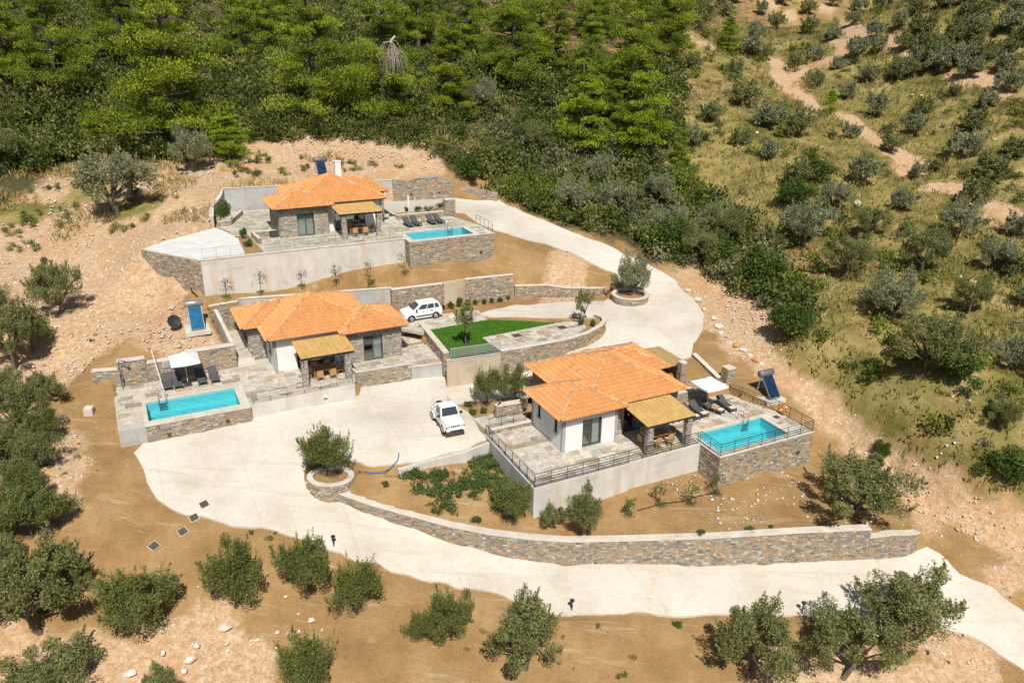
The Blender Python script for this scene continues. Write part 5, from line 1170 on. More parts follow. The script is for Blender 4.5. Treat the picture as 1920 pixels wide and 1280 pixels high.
# x forward, y left
def hatchback(root):
    m = MB()
    loft(m, [body_ring(1.83,.60,.30,.72,.1,.08),body_ring(1.74,.73,.22,.84,.12,.1),body_ring(1.35,.79,.20,.93,.1,.1),body_ring(.75,.82,.20,1.01,.08,.1),body_ring(-.2,.82,.20,1.01,.08,.06),body_ring(-1.3,.82,.20,1.03,.08,.06),body_ring(-1.72,.78,.24,1.03,.1,.08),body_ring(-1.83,.70,.32,.98,.1,.1)])
    m.build('body', 'car_paint', root, True, .02)
    m = MB()                                                        # cabin
    def cab(x, hw, z): return [(x,-hw,z),(x,hw,z)]
    b = [(.92,.72),(-1.76,.72)]; base = [(.92,-.74,.98),(.92,.74,.98),(-1.78,.74,.98),(-1.78,-.74,.98)]; mid = [(.30,-.62,1.47),(.30,.62,1.47),(-1.52,.62,1.47),(-1.52,-.62,1.47)]; top = [(.12,-.54,1.545),(.12,.54,1.545),(-1.4,.54,1.55),(-1.4,-.54,1.55)]
    m.add(base+mid+top, [(0,1,5,4),(1,2,6,5),(2,3,7,6),(3,0,4,7),(4,5,9,8),(5,6,10,9),(6,7,11,10),(7,4,8,11),(8,9,10,11)]); m.build('cabin', 'car_paint', root, False, .03)
    lerp = lambda a, b, f: tuple(a[i]+(b[i]-a[i])*f for i in range(3))
    def on(face, a0, a1, b0, b1):
        p, q, r, s_ = face; f = lambda u, v: lerp(lerp(p,q,u), lerp(s_,r,u), v); return [f(a0,b0),f(a1,b0),f(a1,b1),f(a0,b1)]
    F_ = (base[0],base[1],mid[1],mid[0]); Lf = (base[1],base[2],mid[2],mid[1]); Bk = (base[2],base[3],mid[3],mid[2]); Rt = (base[3],base[0],mid[0],mid[3])
    quad(root,'windscreen','car_glass',on(F_,.07,.93,.08,.97),(.02,0,.02)); quad(root,'rear_window','car_glass',on(Bk,.1,.9,.2,.95),(-.02,0,.02))
    for a0, a1 in ((.12,.42),(.45,.72),(.76,.92)): quad(root,'side_window','car_glass',on(Lf,a0,a1,.12,.92),(0,.02,.005)); quad(root,'side_window','car_glass',on(Rt,1-a1,1-a0,.12,.92),(0,-.02,.005))
    for y in (-.825,.825):
        s = 1 if y > 0 else -1
        MB().box(-.85,.72,min(y,y+s*.015),max(y,y+s*.015),.42,.52).build('side_moulding', 'black_plastic', root)
        m = MB(); arch(m, 1.15, y-s*.005, .30, .37, .02); arch(m, -1.15, y-s*.005, .30, .37, .02); o = m.build('wheel_arch', 'black_plastic', root); o.location = (0,0,.29)
        for x in (1.15,-1.15): wheel(root, x, y-s*.06, .295, .18)
        MB().box(.62,.78,min(y,y+s*.16),max(y,y+s*.16),1.0,1.12).build('mirror', 'black_plastic', root, bevel=.02)
        for x in (.05,-.75): MB().box(x-.1,x+.1,min(y,y+s*.02),max(y,y+s*.02),.86,.90).build('door_handle', 'black_plastic', root)
        for x in (.62,-.32,-1.12): MB().box(x-.006,x+.006,min(y,y+s*.004),max(y,y+s*.004),.36,.98).build('door_seam', 'black_plastic', root)
        m = MB(); m.add([(1.80,s*.45,.66),(1.80,s*.66,.64),(1.60,s*.745,.82),(1.62,s*.6,.86)],[(0,1,2,3) if s > 0 else (3,2,1,0)]); h = m.build('headlight', 'lamp_lens', root); h.location = (.035,s*.012,.02)
        MB().box(-1.79,-1.70,s*.66-.05,s*.66+.05,1.04,1.32).build('tail_light', 'red_lens', root)
    MB().box(1.80,1.87,-.45,.45,.34,.48).build('grille', 'black_plastic', root); MB().box(1.87,1.88,-.26,.26,.50,.61).build('number_plate', 'cloth_white', root); MB().box(-1.86,-1.80,-.6,.6,.28,.42).build('rear_bumper', 'black_plastic', root)
a = site(772,602,ZC+.1); b = site(817,595,ZC+.1); c = site(797,590,ZC)
hb = empty('parked_car', (0,0,0), yaw_of(b, a)); tag(hb, 'small white five-door hatchback parked behind the middle villa', 'car')
# wheels seen are the left side: shift the body away from the camera by half its track
hd = (a-b)[:2]/np.linalg.norm((a-b)[:2]); lf = np.array([-hd[1], hd[0]]); cc = (a+b)[:2]/2-lf*.76; hb.location = (cc[0], cc[1], ZC+.015); hatchback(hb)
def offroader(root):
    m = MB()
    loft(m, [body_ring(1.72,.66,.42,.92,.06,.08),body_ring(1.66,.72,.40,.97,.06,.08),body_ring(1.1,.74,.38,1.02,.06,.08),body_ring(.55,.75,.38,1.06,.06,.06),body_ring(-.45,.75,.38,1.06,.06,.05)]); m.build('body', 'car_paint', root, True, .02)
    m = MB(); hw = .75                                              # open rear tub
    m.box(-1.72,-.45,-hw,-hw+.07,.40,1.05); m.box(-1.72,-.45,hw-.07,hw,.40,1.05); m.box(-1.72,-1.65,-hw+.07,hw-.07,.40,1.05); m.box(-1.65,-.45,-hw+.07,hw-.07,.40,.62); m.build('rear_tub', 'car_paint', root, False, .02)
    base = [(.62,-.70,1.04),(.62,.70,1.04),(-.62,.71,1.04),(-.62,-.71,1.04)]; mid = [(.28,-.60,1.60),(.28,.60,1.60),(-.55,.61,1.60),(-.55,-.61,1.60)]; top = [(.18,-.54,1.67),(.18,.54,1.67),(-.5,.55,1.68),(-.5,-.55,1.68)]
    m = MB(); m.add(base+mid+top, [(0,1,5,4),(1,2,6,5),(2,3,7,6),(3,0,4,7),(4,5,9,8),(5,6,10,9),(6,7,11,10),(7,4,8,11),(8,9,10,11)]); m.build('cabin', 'car_paint', root, False, .03)
    lerp = lambda a, b, f: tuple(a[i]+(b[i]-a[i])*f for i in range(3))
    def on(face, a0, a1, b0, b1):
        p, q, r, s_ = face; f = lambda u, v: lerp(lerp(p,q,u), lerp(s_,r,u), v); return [f(a0,b0),f(a1,b0),f(a1,b1),f(a0,b1)]
    quad(root,'windscreen','car_glass',on((base[0],base[1],mid[1],mid[0]),.06,.94,.06,.95),(.02,0,.015)); quad(root,'rear_window','car_glass',on((base[2],base[3],mid[3],mid[2]),.1,.9,.15,.92),(-.02,0,.01))
    quad(root,'side_window','car_glass',on((base[1],base[2],mid[2],mid[1]),.2,.86,.08,.93),(0,.02,.005)); quad(root,'side_window','car_glass',on((base[3],base[0],mid[0],mid[3]),.14,.8,.08,.93),(0,-.02,.005))
    m = MB()
    for x in (-1.05,-1.6): m.tube([(x,-.66,1.0),(x,-.6,1.5),(x,-.5,1.58),(x,.5,1.58),(x,.6,1.5),(x,.66,1.0)], .03, 8)
    for y in (-.58,.58): m.tube([(-.5,y,1.56),(-1.6,y,1.52)], .028, 8)
    m.build('roll_bar', 'cap_stone', root)
    for s in (-1,1):
        y = s*.75; m = MB(); arch(m, 1.12, y-s*.004, .35, .43, .05); arch(m, -1.13, y-s*.004, .35, .43, .05); o = m.build('wheel_arch', 'car_paint', root); o.location = (0,0,.36)
        for x in (1.12,-1.13): wheel(root, x, y-s*.06, .34, .2)
        MB().box(.46,.60,min(y,y+s*.2),max(y,y+s*.2),1.06,1.22).build('mirror', 'black_plastic', root, bevel=.02)
        for x in (.5,-.44): MB().box(x-.006,x+.006,min(y,y+s*.004),max(y,y+s*.004),.5,1.03).build('door_seam', 'black_plastic', root)
        MB().box(-.36,-.2,min(y,y+s*.02),max(y,y+s*.02),.9,.94).build('door_handle', 'black_plastic', root)
        m = MB(); m.tube([(1.70,s*.5,.74),(1.745,s*.5,.74)], .11, 14); m.build('headlight', 'lamp_lens', root)
        m = MB(); m.tube([(1.70,s*.66,.70),(1.735,s*.66,.70)], .06, 10); m.build('indicator', 'red_lens', root)
    for k in range(5): MB().box(1.722,1.735,-.3+k*.14-.045,-.3+k*.14+.045,.67,.80).build('grille_slot', 'black_plastic', root)
    MB().box(1.70,1.84,-.72,.72,.42,.58).build('front_bumper', 'car_paint', root, False, .03); MB().box(1.842,1.85,-.45,.45,.44,.50).build('air_intake', 'black_plastic', root); MB().box(1.842,1.852,-.25,.25,.51,.57).build('number_plate', 'cloth_white', root)
    m = MB(); m.tube([(-1.72,0,.8),(-1.92,0,.8)], .33, 18); m.build('spare_wheel', 'rubber', root)
jz = float(hbase(site(838,795,.25)[None,:2])[0])+.05
a = site(831.5,806,jz+.3); b = site(811.7,780,jz+.3)
hd = (a-b)[:2]/np.linalg.norm((a-b)[:2]); lf = np.array([-hd[1], hd[0]]); cc = (a+b)[:2]/2+lf*.72
jm = empty('parked_car', (cc[0], cc[1], jz), math.atan2(hd[1], hd[0])); tag(jm, 'white off-road car with open rear and roll bar on the lower driveway', 'car'); offroader(jm)
# ================================================================== vegetation
def unit(a): return a/np.maximum(np.linalg.norm(a, axis=1, keepdims=True), 1e-9)
def cards(Cn, A, l, w, rs):
    """leaf-shaped rhombs at Cn, long axis A; l, w arrays"""
    n = len(Cn); B = unit(np.cross(A, unit(rs.normal(size=(n, 3))))); l = np.broadcast_to(l, n)[:, None]; w = np.broadcast_to(w, n)[:, None]
    V = np.stack([Cn-A*l*.5, Cn+B*w*.5+A*l*.08, Cn+A*l*.5, Cn-B*w*.5+A*l*.08], 1).reshape(-1, 3)
    return V, np.arange(4*n).reshape(n, 4)
def clump_crown(rs, nclump, nleaf, centre, rad, cr, leaf, up=.2, shell=.55, flat=1.0, shoots=0):
    """crown of leaf clumps inside an uneven ellipsoid"""
    d = unit(rs.normal(size=(nclump, 3))); d[:, 2] = np.where(d[:, 2] < -.45, -d[:, 2]*.5, d[:, 2])
    rr_ = shell+(1-shell)*rs.rand(nclump, 1)**.7; lob = 1+.22*np.sin(3*np.arctan2(d[:, 1], d[:, 0])+rs.rand()*6)[:, None]
    cc = np.array(centre)+d*rr_*np.array(rad)*lob; sz = cr*rs.uniform(.65, 1.3, nclump)
    k = rs.randint(0, nclump, nleaf); q = unit(rs.normal(size=(nleaf, 3)))*rs.rand(nleaf, 1)**.45
    P = cc[k]+q*sz[k][:, None]*np.array([1, 1, flat])
    A = unit(q*.8+rs.normal(size=(nleaf, 3))*.7+np.array([0, 0, up]))
    V, F = cards(P, A, leaf[0]*rs.uniform(.7, 1.3, nleaf), leaf[1]*rs.uniform(.7, 1.3, nleaf), rs)
    t = np.clip(rs.beta(2, 2.4, nleaf)*.85+(rs.rand(nclump)*.25)[k], 0, 1)
    if shoots:                                                       # upright shoots standing out of the clumps
        j = rs.randint(0, nclump, shoots); o = unit(cc[j]-np.array(centre)*[1,1,.6]); st = cc[j]+o*sz[j][:, None]*rs.uniform(.5,.95,(shoots,1)); dr = unit(o*.6+[0,0,.9]+rs.normal(size=(shoots,3))*.3)
        per = 26; f = rs.rand(shoots, per, 1); Q = (st[:, None]+dr[:, None]*f*cr*rs.uniform(.6,1.25,(shoots,1,1))+rs.normal(size=(shoots,per,3))*cr*.07).reshape(-1, 3)
        A2 = unit(np.repeat(dr, per, 0)+rs.normal(size=(len(Q),3))*.6); V2, F2 = cards(Q, A2, leaf[0]*rs.uniform(.7,1.2,len(Q)), leaf[1]*rs.uniform(.7,1.2,len(Q)), rs)
        V = np.concatenate([V, V2]); F = np.concatenate([F, F2+len(P)*4]); t = np.concatenate([t, np.clip(rs.beta(2.4,2,len(Q)), 0, 1)])
    return V, F, t, cc
def limbs(rs, cc, z0, z1, r0, n, lean=.12, sides=7):
    mb = MB(); top = (rs.uniform(-lean, lean), rs.uniform(-lean, lean), z1)
    mb.tube([(0,0,-z1*.25),(0,0,0),(top[0]*.5+rs.uniform(-.02,.02),top[1]*.5,z1*.55),top], [r0*1.5,r0*1.15,r0*.9,r0*.75], sides)
    for i in rs.permutation(len(cc))[:n]:
        e = cc[i]; m = ((top[0]+e[0])/2+rs.uniform(-.03,.03), (top[1]+e[1])/2, (top[2]+e[2])/2+rs.uniform(-.02,.04)); s = (top[0]*.7, top[1]*.7, z1*.72)
        mb.tube([s, m, tuple(e)], [r0*.6, r0*.34, r0*.1], 5)
    return mb
def merge(parts):
    Vs, Fs, Ts, o = [], [], [], 0
    for V, F, t in parts: Vs.append(V); Fs.append(F+o); Ts.append(t); o += len(V)
    return np.concatenate(Vs), np.concatenate(Fs), np.concatenate(Ts)
TV = {}
def olive_variant(key, seed, mat, nclump, nleaf, rad, cz, cr, leaf, trunk=(.16,.026), nl=7, shell=.5, shoots=60):
    rs = np.random.RandomState(seed)
    V, F, t, cc = clump_crown(rs, nclump, nleaf, (0,0,cz), rad, cr, leaf, .25, shell, 1.0, shoots)
    V[:, 2] = np.maximum(V[:, 2], .015)
    TV[key] = (arrays_mesh('crown', V, F, t, mat), limbs(rs, cc, 0, trunk[0]*1.6, trunk[1], nl).mesh('trunk', 'bark', True))
for i in range(3): olive_variant('A%d'%i, 100+i, 'olive_dense', 44, 14500, (.39,.39,.37), .43, .13, (.034,.013))     # dense, foliage to the ground
for i in range(3): olive_variant('B%d'%i, 110+i, 'olive_leaf', 38, 14500, (.43,.43,.32), .46, .108, (.032,.0125), (.17,.03), 12)   # broad
for i in range(2): olive_variant('S%d'%i, 120+i, 'olive_silver', 32, 11000, (.43,.43,.31), .44, .115, (.037,.014), (.16,.03), 10)
for i in range(2): olive_variant('Y%d'%i, 130+i, 'olive_leaf', 16, 1500, (.34,.34,.42), .60, .12, (.07,.024), (.22,.026), 9, .3, 20)   # sparse young
for i in range(4): olive_variant('G%d'%i, 140+i, 'olive_silver' if i%2 else 'olive_leaf', 20, 3400, (.41,.41,.31), .38, .16, (.072,.03), (.12,.032), 5, .45, 40)   # grove, seen from afar
def tree(name, key, p, w, h, rz, label, cat, group=None, crown='crown', trunk='trunk'):
    root = empty(name, (p[0], p[1], p[2]-.06), rz); tag(root, label, cat, group)
    linkm(crown, TV[key][0], root, sc=(w, w, h))
    if TV[key][1] is not None: linkm(trunk, TV[key][1], root, sc=(w, w, h))
    return root
def depth_of(p): return float((np.array(p)-np.array([0,0,CAMZ]))@FW)
def tree_px(name, key, foot, wpx, hpx, label, cat='tree', group=None, fn=None, rz=None, z=None):
    p = site(foot[0], foot[1], z) if z is not None else hit(foot[0], foot[1], fn)
    d = depth_of(p); w = wpx*d/FOC; h = hpx*d/FOC
    v = ray(*foot); el = math.atan2(-v[2], math.hypot(v[0], v[1]))
    q = (h/2)**2-(.40*w*math.sin(el))**2                             # the crown's own depth takes up part of its height in view
    h = min(max(math.sqrt(max(q, 0))/(.44*math.cos(el)), .72*w), 1.4*w)
    return tree(name, key, p, w, h, rnd.uniform(0, 6.28) if rz is None else rz, label, cat, group)
FG = 'olive trees in the foreground'
for key, foot, w, h, lab in (
 ('A0',(442,1135),118,150,'dense upright olive third from the left in the foreground row'),('A1',(575,1118),112,150,'dense upright olive beside the bollard lamp below the road'),('A2',(668,1152),100,140,'tall slim olive just right of the bollard lamp'),
 ('A0',(845,1200),95,130,'upright half of the double olive below the middle of the road'),('A2',(790,1205),62,80,'small round olive at the left foot of the double olive'),('B0',(985,1255),160,140,'broad olive at the bottom centre below the road'),
 ('A1',(258,1180),155,128,'wide dark olive left of the foreground row near white rocks'),('B1',(75,1185),190,185,'very large olive at the left edge of the foreground'),('B2',(105,1300),185,120,'olive cut by the bottom edge at the left corner'),('A2',(575,1295),118,115,'olive cut by the bottom edge below the foreground row'),('B0',(300,1310),95,70,'low olive cut by the bottom edge near the white rocks'),
 ('B1',(1412,1265),160,150,'round olive at the bottom right of centre by the road'),('B2',(1580,1270),180,150,'lower left half of the great double olive at the bottom right'),('B0',(1690,1190),215,140,'upper right half of the great double olive overhanging the road'),
 ('B2',(1592,968),190,140,'spreading olive alone on the soil right of the nearest pool'),('A1',(613,903),100,120,'dense olive in the oval planter at the driveway fork'),('S0',(1185,556),74,88,'olive in the round planter at the upper road bend'),
 ('B0',(1092,1000),95,92,'olive leaning on the front wall of the nearest terrace'),('B1',(1035,990),52,50,'small olive shrub left of the one at the terrace wall'),('A2',(957,970),92,82,'bushy olive at the corner of the nearest terrace'),
 ('B1',(112,588),95,108,'ragged olive alone on the pale dirt at the left'),('S1',(222,402),150,130,'large silvery olive on the slope left of the far villa'),('S0',(362,322),82,92,'silvery olive at the forest edge above the far villa'),
 ('B0',(28,690),110,125,'uppermost olive of the dense column at the left edge'),('B2',(45,815),108,118,'second olive down the column at the left edge'),('B1',(10,905),105,110,'third olive down the column at the left edge'),('A1',(62,1010),120,112,'fourth olive down the column at the left edge'),('B2',(0,320),110,100,'silvery olive at the left edge under the forest')):
    tree_px('olive_tree', key, foot, w, h, lab, 'tree', FG)
tree_px('olive_tree','Y0',(1092,604),46,68,'thin young olive in the curved planter by the turning area',fn=None,z=ZC+.1)
tree_px('olive_tree','Y1',(874,650),58,68,'thin grey olive standing on the lawn',z=ZC)
tree_px('olive_tree','A2',(913,760),64,84,'left one of two olives by the entrance of the nearest villa',z=.5)
tree_px('olive_tree','A0',(962,752),60,84,'right one of two olives by the entrance of the nearest villa',z=.55)
for key, foot, w, h, lab in (('S0',(1073,400),85,75,'silvery wild olive beside the upper road, leftmost'),('S1',(1143,405),80,75,'silvery wild olive beside the upper road, second from left'),('S0',(1232,392),75,72,'silvery wild olive at the top of the roadside scrub'),('S1',(1255,455),90,80,'silvery wild olive over the upper road bend'),('B0',(1007,290),62,60,'grey olive inside the scrub below the pines'),('S0',(1123,345),70,60,'grey olive in the middle of the roadside scrub'),('S1',(907,215),60,75,'silvery olive standing among the pines'),('B2',(1300,470),85,70,'grey-green olive in the roadside scrub above the turn'),('S0',(1340,440),80,65,'silvery olive where the scrub meets the dry grass'),
  ('B1',(85,760),70,70,'small olive on the inner side of the left edge column'),('A1',(5,1000),90,90,'dark olive deep in the left edge column'),('B0',(120,1085),90,80,'olive joining the column to the largest foreground olive'),('B2',(70,880),90,85,'olive in the gap of the left edge column'),('B0',(0,620),90,100,'olive cut by the left edge near the pale dirt'),('A0',(62,655),80,80,'olive at the top right of the left edge column'),('B2',(5,760),95,95,'olive cut by the left edge level with the middle pool'),('A2',(78,835),72,72,'small dark olive jutting out of the left edge column'),('B1',(28,865),92,88,'olive between the second and third of the left edge column'),('A0',(55,945),92,86,'olive between the third and fourth of the left edge column'),('B2',(5,1090),110,105,'olive cut by the left edge above the largest foreground olive'),('A1',(112,985),78,70,'olive at the lower right of the left edge column'),('B0',(140,1110),80,75,'olive right of the largest foreground olive')):
    tree_px('olive_tree', key, foot, w, h, lab, 'tree')
# --- grove on the right slope: foot points read off the hillside
grove = [(a/3+1280, b/3, c/3) for a, b, c in [(90,150,100),(240,100,110),(400,190,95),(520,170,125),(700,90,115),(720,190,120),(850,225,95),(960,140,105),(1005,290,105),(1080,220,130),(1230,290,135),(1220,165,125),(1350,200,160),(1480,290,105),(1540,235,125),(1650,270,105),(1700,110,150),(1820,190,165),(1850,300,105),(1880,90,130),(1420,410,170),(1300,430,125),(1040,470,140),(860,400,95),(740,490,115),(740,345,115),(620,390,115),(470,335,105),(290,420,105),(70,400,125),(340,610,195),(170,695,155),(490,730,195),(650,775,195),(320,820,125),(480,900,145),(40,830,160),(930,560,125),(1080,660,175),(1180,865,135),(1300,760,155),(1340,650,135),(1530,550,95),(1560,890,205),(1640,740,175),(1710,610,135),(1820,520,165),(1800,420,155),(1880,890,165),(1320,1000,115),(1430,965,95),(650,1055,205),(1010,1035,205),(850,1195,225),(1230,1190,165),(1630,1150,205),(1720,1020,205),(160,1140,120),(940,780,115),(120,60,100),(560,30,110),(850,40,110),(1120,50,120),(1450,60,140),(1600,40,150),(1780,30,150),(300,20,100)]]
grove += [(a*.3594+1280, b*.3594+400, c*.3594) for a, b, c in [(630,175,310),(970,130,210),(1440,125,255),(1630,310,230),(1740,330,190),(860,330,275),(1240,315,295),(1080,555,335),(1490,520,230),(1270,830,420),(1650,1120,210),(1730,830,250),(200,180,260),(100,290,260),(470,190,180),(1750,120,160),(1780,480,160)]]
gr_ = random.Random(77)
for _ in range(400):
    x, y = gr_.uniform(1310,1915), gr_.uniform(18,150); w = 34+.12*y+gr_.uniform(-6,8)
    if len(grove) < 106 and all(abs(x-a) > .55*w or abs(y-b) > 13 for a, b, c in grove) and (y < 110 or x > 1600): grove.append((x, y, w))
OD = ('first','second','third','fourth','fifth','sixth','seventh','eighth','ninth','tenth','eleventh','twelfth','thirteenth','fourteenth','fifteenth','sixteenth')
grove.sort(key=lambda g_: g_[1]); rows = [sorted(grove[i:i+9]) for i in range(0, len(grove), 9)]
place = {g_: (OD[r_], OD[c_]) for r_, rw in enumerate(rows) for c_, g_ in enumerate(rw)}
for i, (x, y, w) in enumerate(grove):
    row = 'near the rubble track' if y > 560 else 'in the middle of the dry grass slope' if y > 280 else 'on the upper slope by the dirt path' if y > 120 else 'high at the top of the slope'
    tree_px('olive_tree', 'G%d' % (i*7 % 4) if w < 75 else ('S1','B0','S0','B2')[i % 4], (x, y), w*.95, w*.86, f'grey-green grove olive, {place[(x,y,w)][1]} from the left in the {place[(x,y,w)][0]} row from the top', 'tree', 'olives of the grove on the slope')
# --- pines
def pine_variant(key, seed, mat, npad, ncard, wide, cone, base, leaf, padr):
    rs = np.random.RandomState(seed); parts = []; pads = []
    nlev = max(7, npad//6); szs = []
    for lv in range(nlev):
        f = lv/nlev; z = base+(1-base)*(f+.02)**.92; R = wide*((1-f)**cone*.92+.05)*rs.uniform(.78, 1.12); nb = max(2, int(round(7*(1-f)**.5))); a0 = rs.rand()*6.28
        for b_ in range(nb):
            if rs.rand() < .14: continue
            a = a0+6.283*b_/nb+rs.uniform(-.4,.4); r_ = R*rs.uniform(.4,1.08)
            pads.append((r_*math.cos(a), r_*math.sin(a), z+rs.uniform(-.018,.018)*3.0+.03*r_/wide)); szs.append(padr*rs.uniform(.65,1.4)*(.62+.55*(1-f)))
    pads.append((0,0,.97)); szs.append(padr*.5); pads = np.array(pads); sz = np.array(szs); npad = len(pads)
    ns = 10; sd = unit(rs.normal(size=(npad, ns, 3)).reshape(-1, 3)).reshape(npad, ns, 3); sd[..., 2] = np.abs(sd[..., 2])*.75-.12
    sub = pads[:, None]+sd*sz[:, None, None]*np.array([1.15,1.15,.7])*rs.uniform(.45,1.0,(npad,ns,1))       # each bough is a heap of small tufts
    k = rs.randint(0, npad, ncard); j = rs.randint(0, ns, ncard); q = unit(rs.normal(size=(ncard, 3)))*rs.rand(ncard, 1)**.4; q[:, 2] = np.where(q[:, 2] < -.3, -q[:, 2], q[:, 2])
    P = sub[k, j]+q*(sz[k]*.5)[:, None]*np.array([1,1,.9])
    A = unit(q*.8+np.array([0,0,.5])+rs.normal(size=(ncard,3))*.5); V, F = cards(P, A, leaf[0]*rs.uniform(.7,1.3,ncard), leaf[1]*rs.uniform(.7,1.3,ncard), rs)
    t = np.clip(rs.beta(2.2,2.2,ncard)*.7+(rs.rand(npad)*.45)[k]-.05, 0, 1)
    mb = MB(); mb.tube([(0,0,-.05),(0,0,0),(.01,0,.5),(0,.01,.97)], [.03,.026,.016,.004], 8)
    for p in pads[::2]: mb.tube([(0,0,p[2]-.03),(p[0]*.6,p[1]*.6,p[2]-.02),tuple(p)], [.008,.006,.003], 4, caps=False)
    TV[key] = (arrays_mesh('crown', V, F, t, mat), mb.mesh('trunk', 'bark', True))
for i in range(3): pine_variant('P%d'%i, 200+i, ('pine_needle','pine_dull','pine_dull')[i], 66, 44000, .31, .6, .08, (.0135,.0065), .092)
for i in range(2): pine_variant('C%d'%i, 210+i, ('pine_needle','pine_dull')[i], 72, 36000, .23, .85, .04, (.0135,.0065), .074)
for i in range(2): pine_variant('J%d'%i, 220+i, 'pine_young', 54, 18000, .24, .9, .03, (.023,.010), .09)
def pine_px(key, foot, hpx, wf, lab, group='forest pines'):
    p = hit(*foot, hbase); d = depth_of(p); h = hpx*d/FOC
    tree('pine_tree', key, p, h*wf, h, rnd.uniform(0, 6.28), lab, 'tree', group)
pines = [('P0',(330,285),320,1.15,'largest bright green pine at the forest edge left of the far villa'),('P1',(110,180),215,1.1,'tall layered pine at the upper left'),('P2',(592,235),255,1.05,'dark layered pine behind the far villa'),('P1',(722,232),260,.95,'tall pine holding the fallen dead branch'),
 ('C0',(845,222),195,1.05,'narrow bright pine right of the dead branch'),('P2',(962,165),190,1.1,'broad pine at the top centre'),('C1',(1105,170),165,1.0,'slim conical pine at the top right of the forest'),('P0',(1180,195),200,1.0,'dark tall pine at the right end of the forest'),
 ('J0',(1090,288),170,1.1,'bright young pine on the right forest edge'),('J1',(1202,305),175,1.1,'bright bushy pine above the roadside shrubs'),('C0',(1040,150),170,1.0,'conical pine between two broad pines at the top'),('P1',(880,120),170,1.1,'far pine at the top centre left of the broad one'),
 ('P0',(1255,120),170,1.0,'last tall pine before the olive grove'),('P2',(235,120),190,1.1,'pine crown behind the largest pine'),('P0',(15,150),190,1.1,'pine at the upper left corner'),('C1',(455,120),190,1.2,'pine between the largest and the dark one'),('P2',(785,90),150,1.1,'far pine behind the dead branch'),('C0',(1000,90),150,1.1,'far slim pine at the top centre right'),
 ('J0',(182,272),78,1.2,'small bright pointed pine among dark shrubs at left'),('J1',(430,302),90,1.7,'low bright pine cluster at the dirt edge'),('J0',(405,285),70,1.5,'low bright pine left of the cluster'),('C1',(1275,320),90,1.0,'small pine at the edge of the grove'),('J1',(1312,402),55,1.0,'tiny bright pine in the grass of the grove'),('J0',(1365,95),70,1.2,'lone bright pine at the top of the grove'),('J1',(1460,260),40,.8,'tiny pointed pine in the middle of the grove'),('J0',(1555,215),52,1.0,'bright pine beside the dirt path in the grove'),
 ('P1',(520,85),150,1.1,'far pine above the dark layered pine'),('P1',(1120,75),140,1.1,'far pine crown at the top edge of the right forest'),('P2',(1220,70),140,1.1,'far pine crown nearest the grove at the top edge'),('C0',(1150,260),130,1.1,'conical pine between the two bright young pines')]
for a in pines: pine_px(*a)
# --- dead pine top
d = 97.0; v_ = ray(735,125); p = np.array([0,0,CAMZ])+v_*d/float(v_@FW); dt = empty('dead_tree', tuple(p)); tag(dt, 'grey dead branch with hanging twigs caught in a pine', 'tree')
rs = np.random.RandomState(5); mb = MB(); s = d/FOC
mb.tube([(4*s,1.5,52*s),(-2*s,.6,44*s),(2*s,0,30*s),(8*s,0,12*s),(10*s,0,-8*s)], [.16,.15,.12,.08,.04], 7); mb.build('trunk', 'dead_wood', dt); mb = MB()
for i in range(64):
    f = rs.rand(); x0, z0 = (-2+10*f)*s, (44-34*f)*s; a = rs.uniform(0,6.28); r = rs.uniform(8,26)*s; x1, y1 = x0+r*math.cos(a), r*math.sin(a)*.6; dz = rs.uniform(12,42)*s
    mb.tube([(x0,0,z0),(x0+(x1-x0)*.6,y1*.6,z0+rs.uniform(-4,6)*s),(x1,y1,z0-dz*.4),(x1*1.05+rs.uniform(-3,3)*s,y1,z0-dz)], [.05,.035,.022,.008], 4, caps=False)
mb.build('branches', 'dead_wood', dt)
# --- maquis under the forest and along the road: one dense mass
def scatter(poly, n, seed, fn=hbase):
    rs = np.random.RandomState(seed); P = np.array(poly); lo_, hi_ = P.min(0), P.max(0); out = []
    while len(out) < n:
        q = rs.uniform(lo_, hi_, (4000, 2)); out += list(q[inside(poly, q)])
        if len(out) == 0: break
    return np.array(out[:n])
forest_px = [(0,345),(95,318),(150,290),(300,303),(335,312),(470,272),(560,265),(700,268),(800,292),(862,315),(905,338),(945,375),(1010,402),(1085,432),(1160,455),(1240,485),(1330,525),(1430,570),(1490,625),(1525,600),(1490,520),(1400,440),(1330,390),(1285,310),(1265,200),(1290,80)]
forest = [tuple(hit(a, b, hbase)[:2]) for a, b in forest_px]+[(70,230),(-190,230),(-120,110)]
def bush_template(seed, n, leaf):
    rs = np.random.RandomState(seed); V, F, t, cc = clump_crown(rs, 9, n, (0,0,.34), (.42,.42,.3), .26, leaf, .4, .4); return V, F, t
def mass(name, pts, sizes, temps, mat, seed, lab=None, fn=hbase):
    rs = np.random.RandomState(seed); z = fn(pts); parts = []
    for i, (p, zz, s) in enumerate(zip(pts, z, sizes)):
        V, F, t = temps[i % len(temps)]; a = rs.rand()*6.28; c, sn = math.cos(a), math.sin(a)
        W = V*np.array([s, s, s*rs.uniform(.75,1.25)]); W = np.stack([W[:,0]*c-W[:,1]*sn+p[0], W[:,0]*sn+W[:,1]*c+p[1], W[:,2]+zz-.1*s], 1)
        parts.append((W, F, np.clip(t+rs.uniform(-.35,.42), 0, 1)))
    V, F, t = merge(parts); o = linkm(name, arrays_mesh(name, V, F, t, mat)); tag(o, lab, None, None, 'stuff'); return o
pts = scatter(forest, 2000, 1); pts = pts[pts[:, 1] < 165]; near = pts[:, 1] < 118
bt = [bush_template(300+i, 165, (.115,.065)) for i in range(4)]; btn = [bush_template(310+i, 250, (.105,.064)) for i in range(5)]
rs = np.random.RandomState(2)
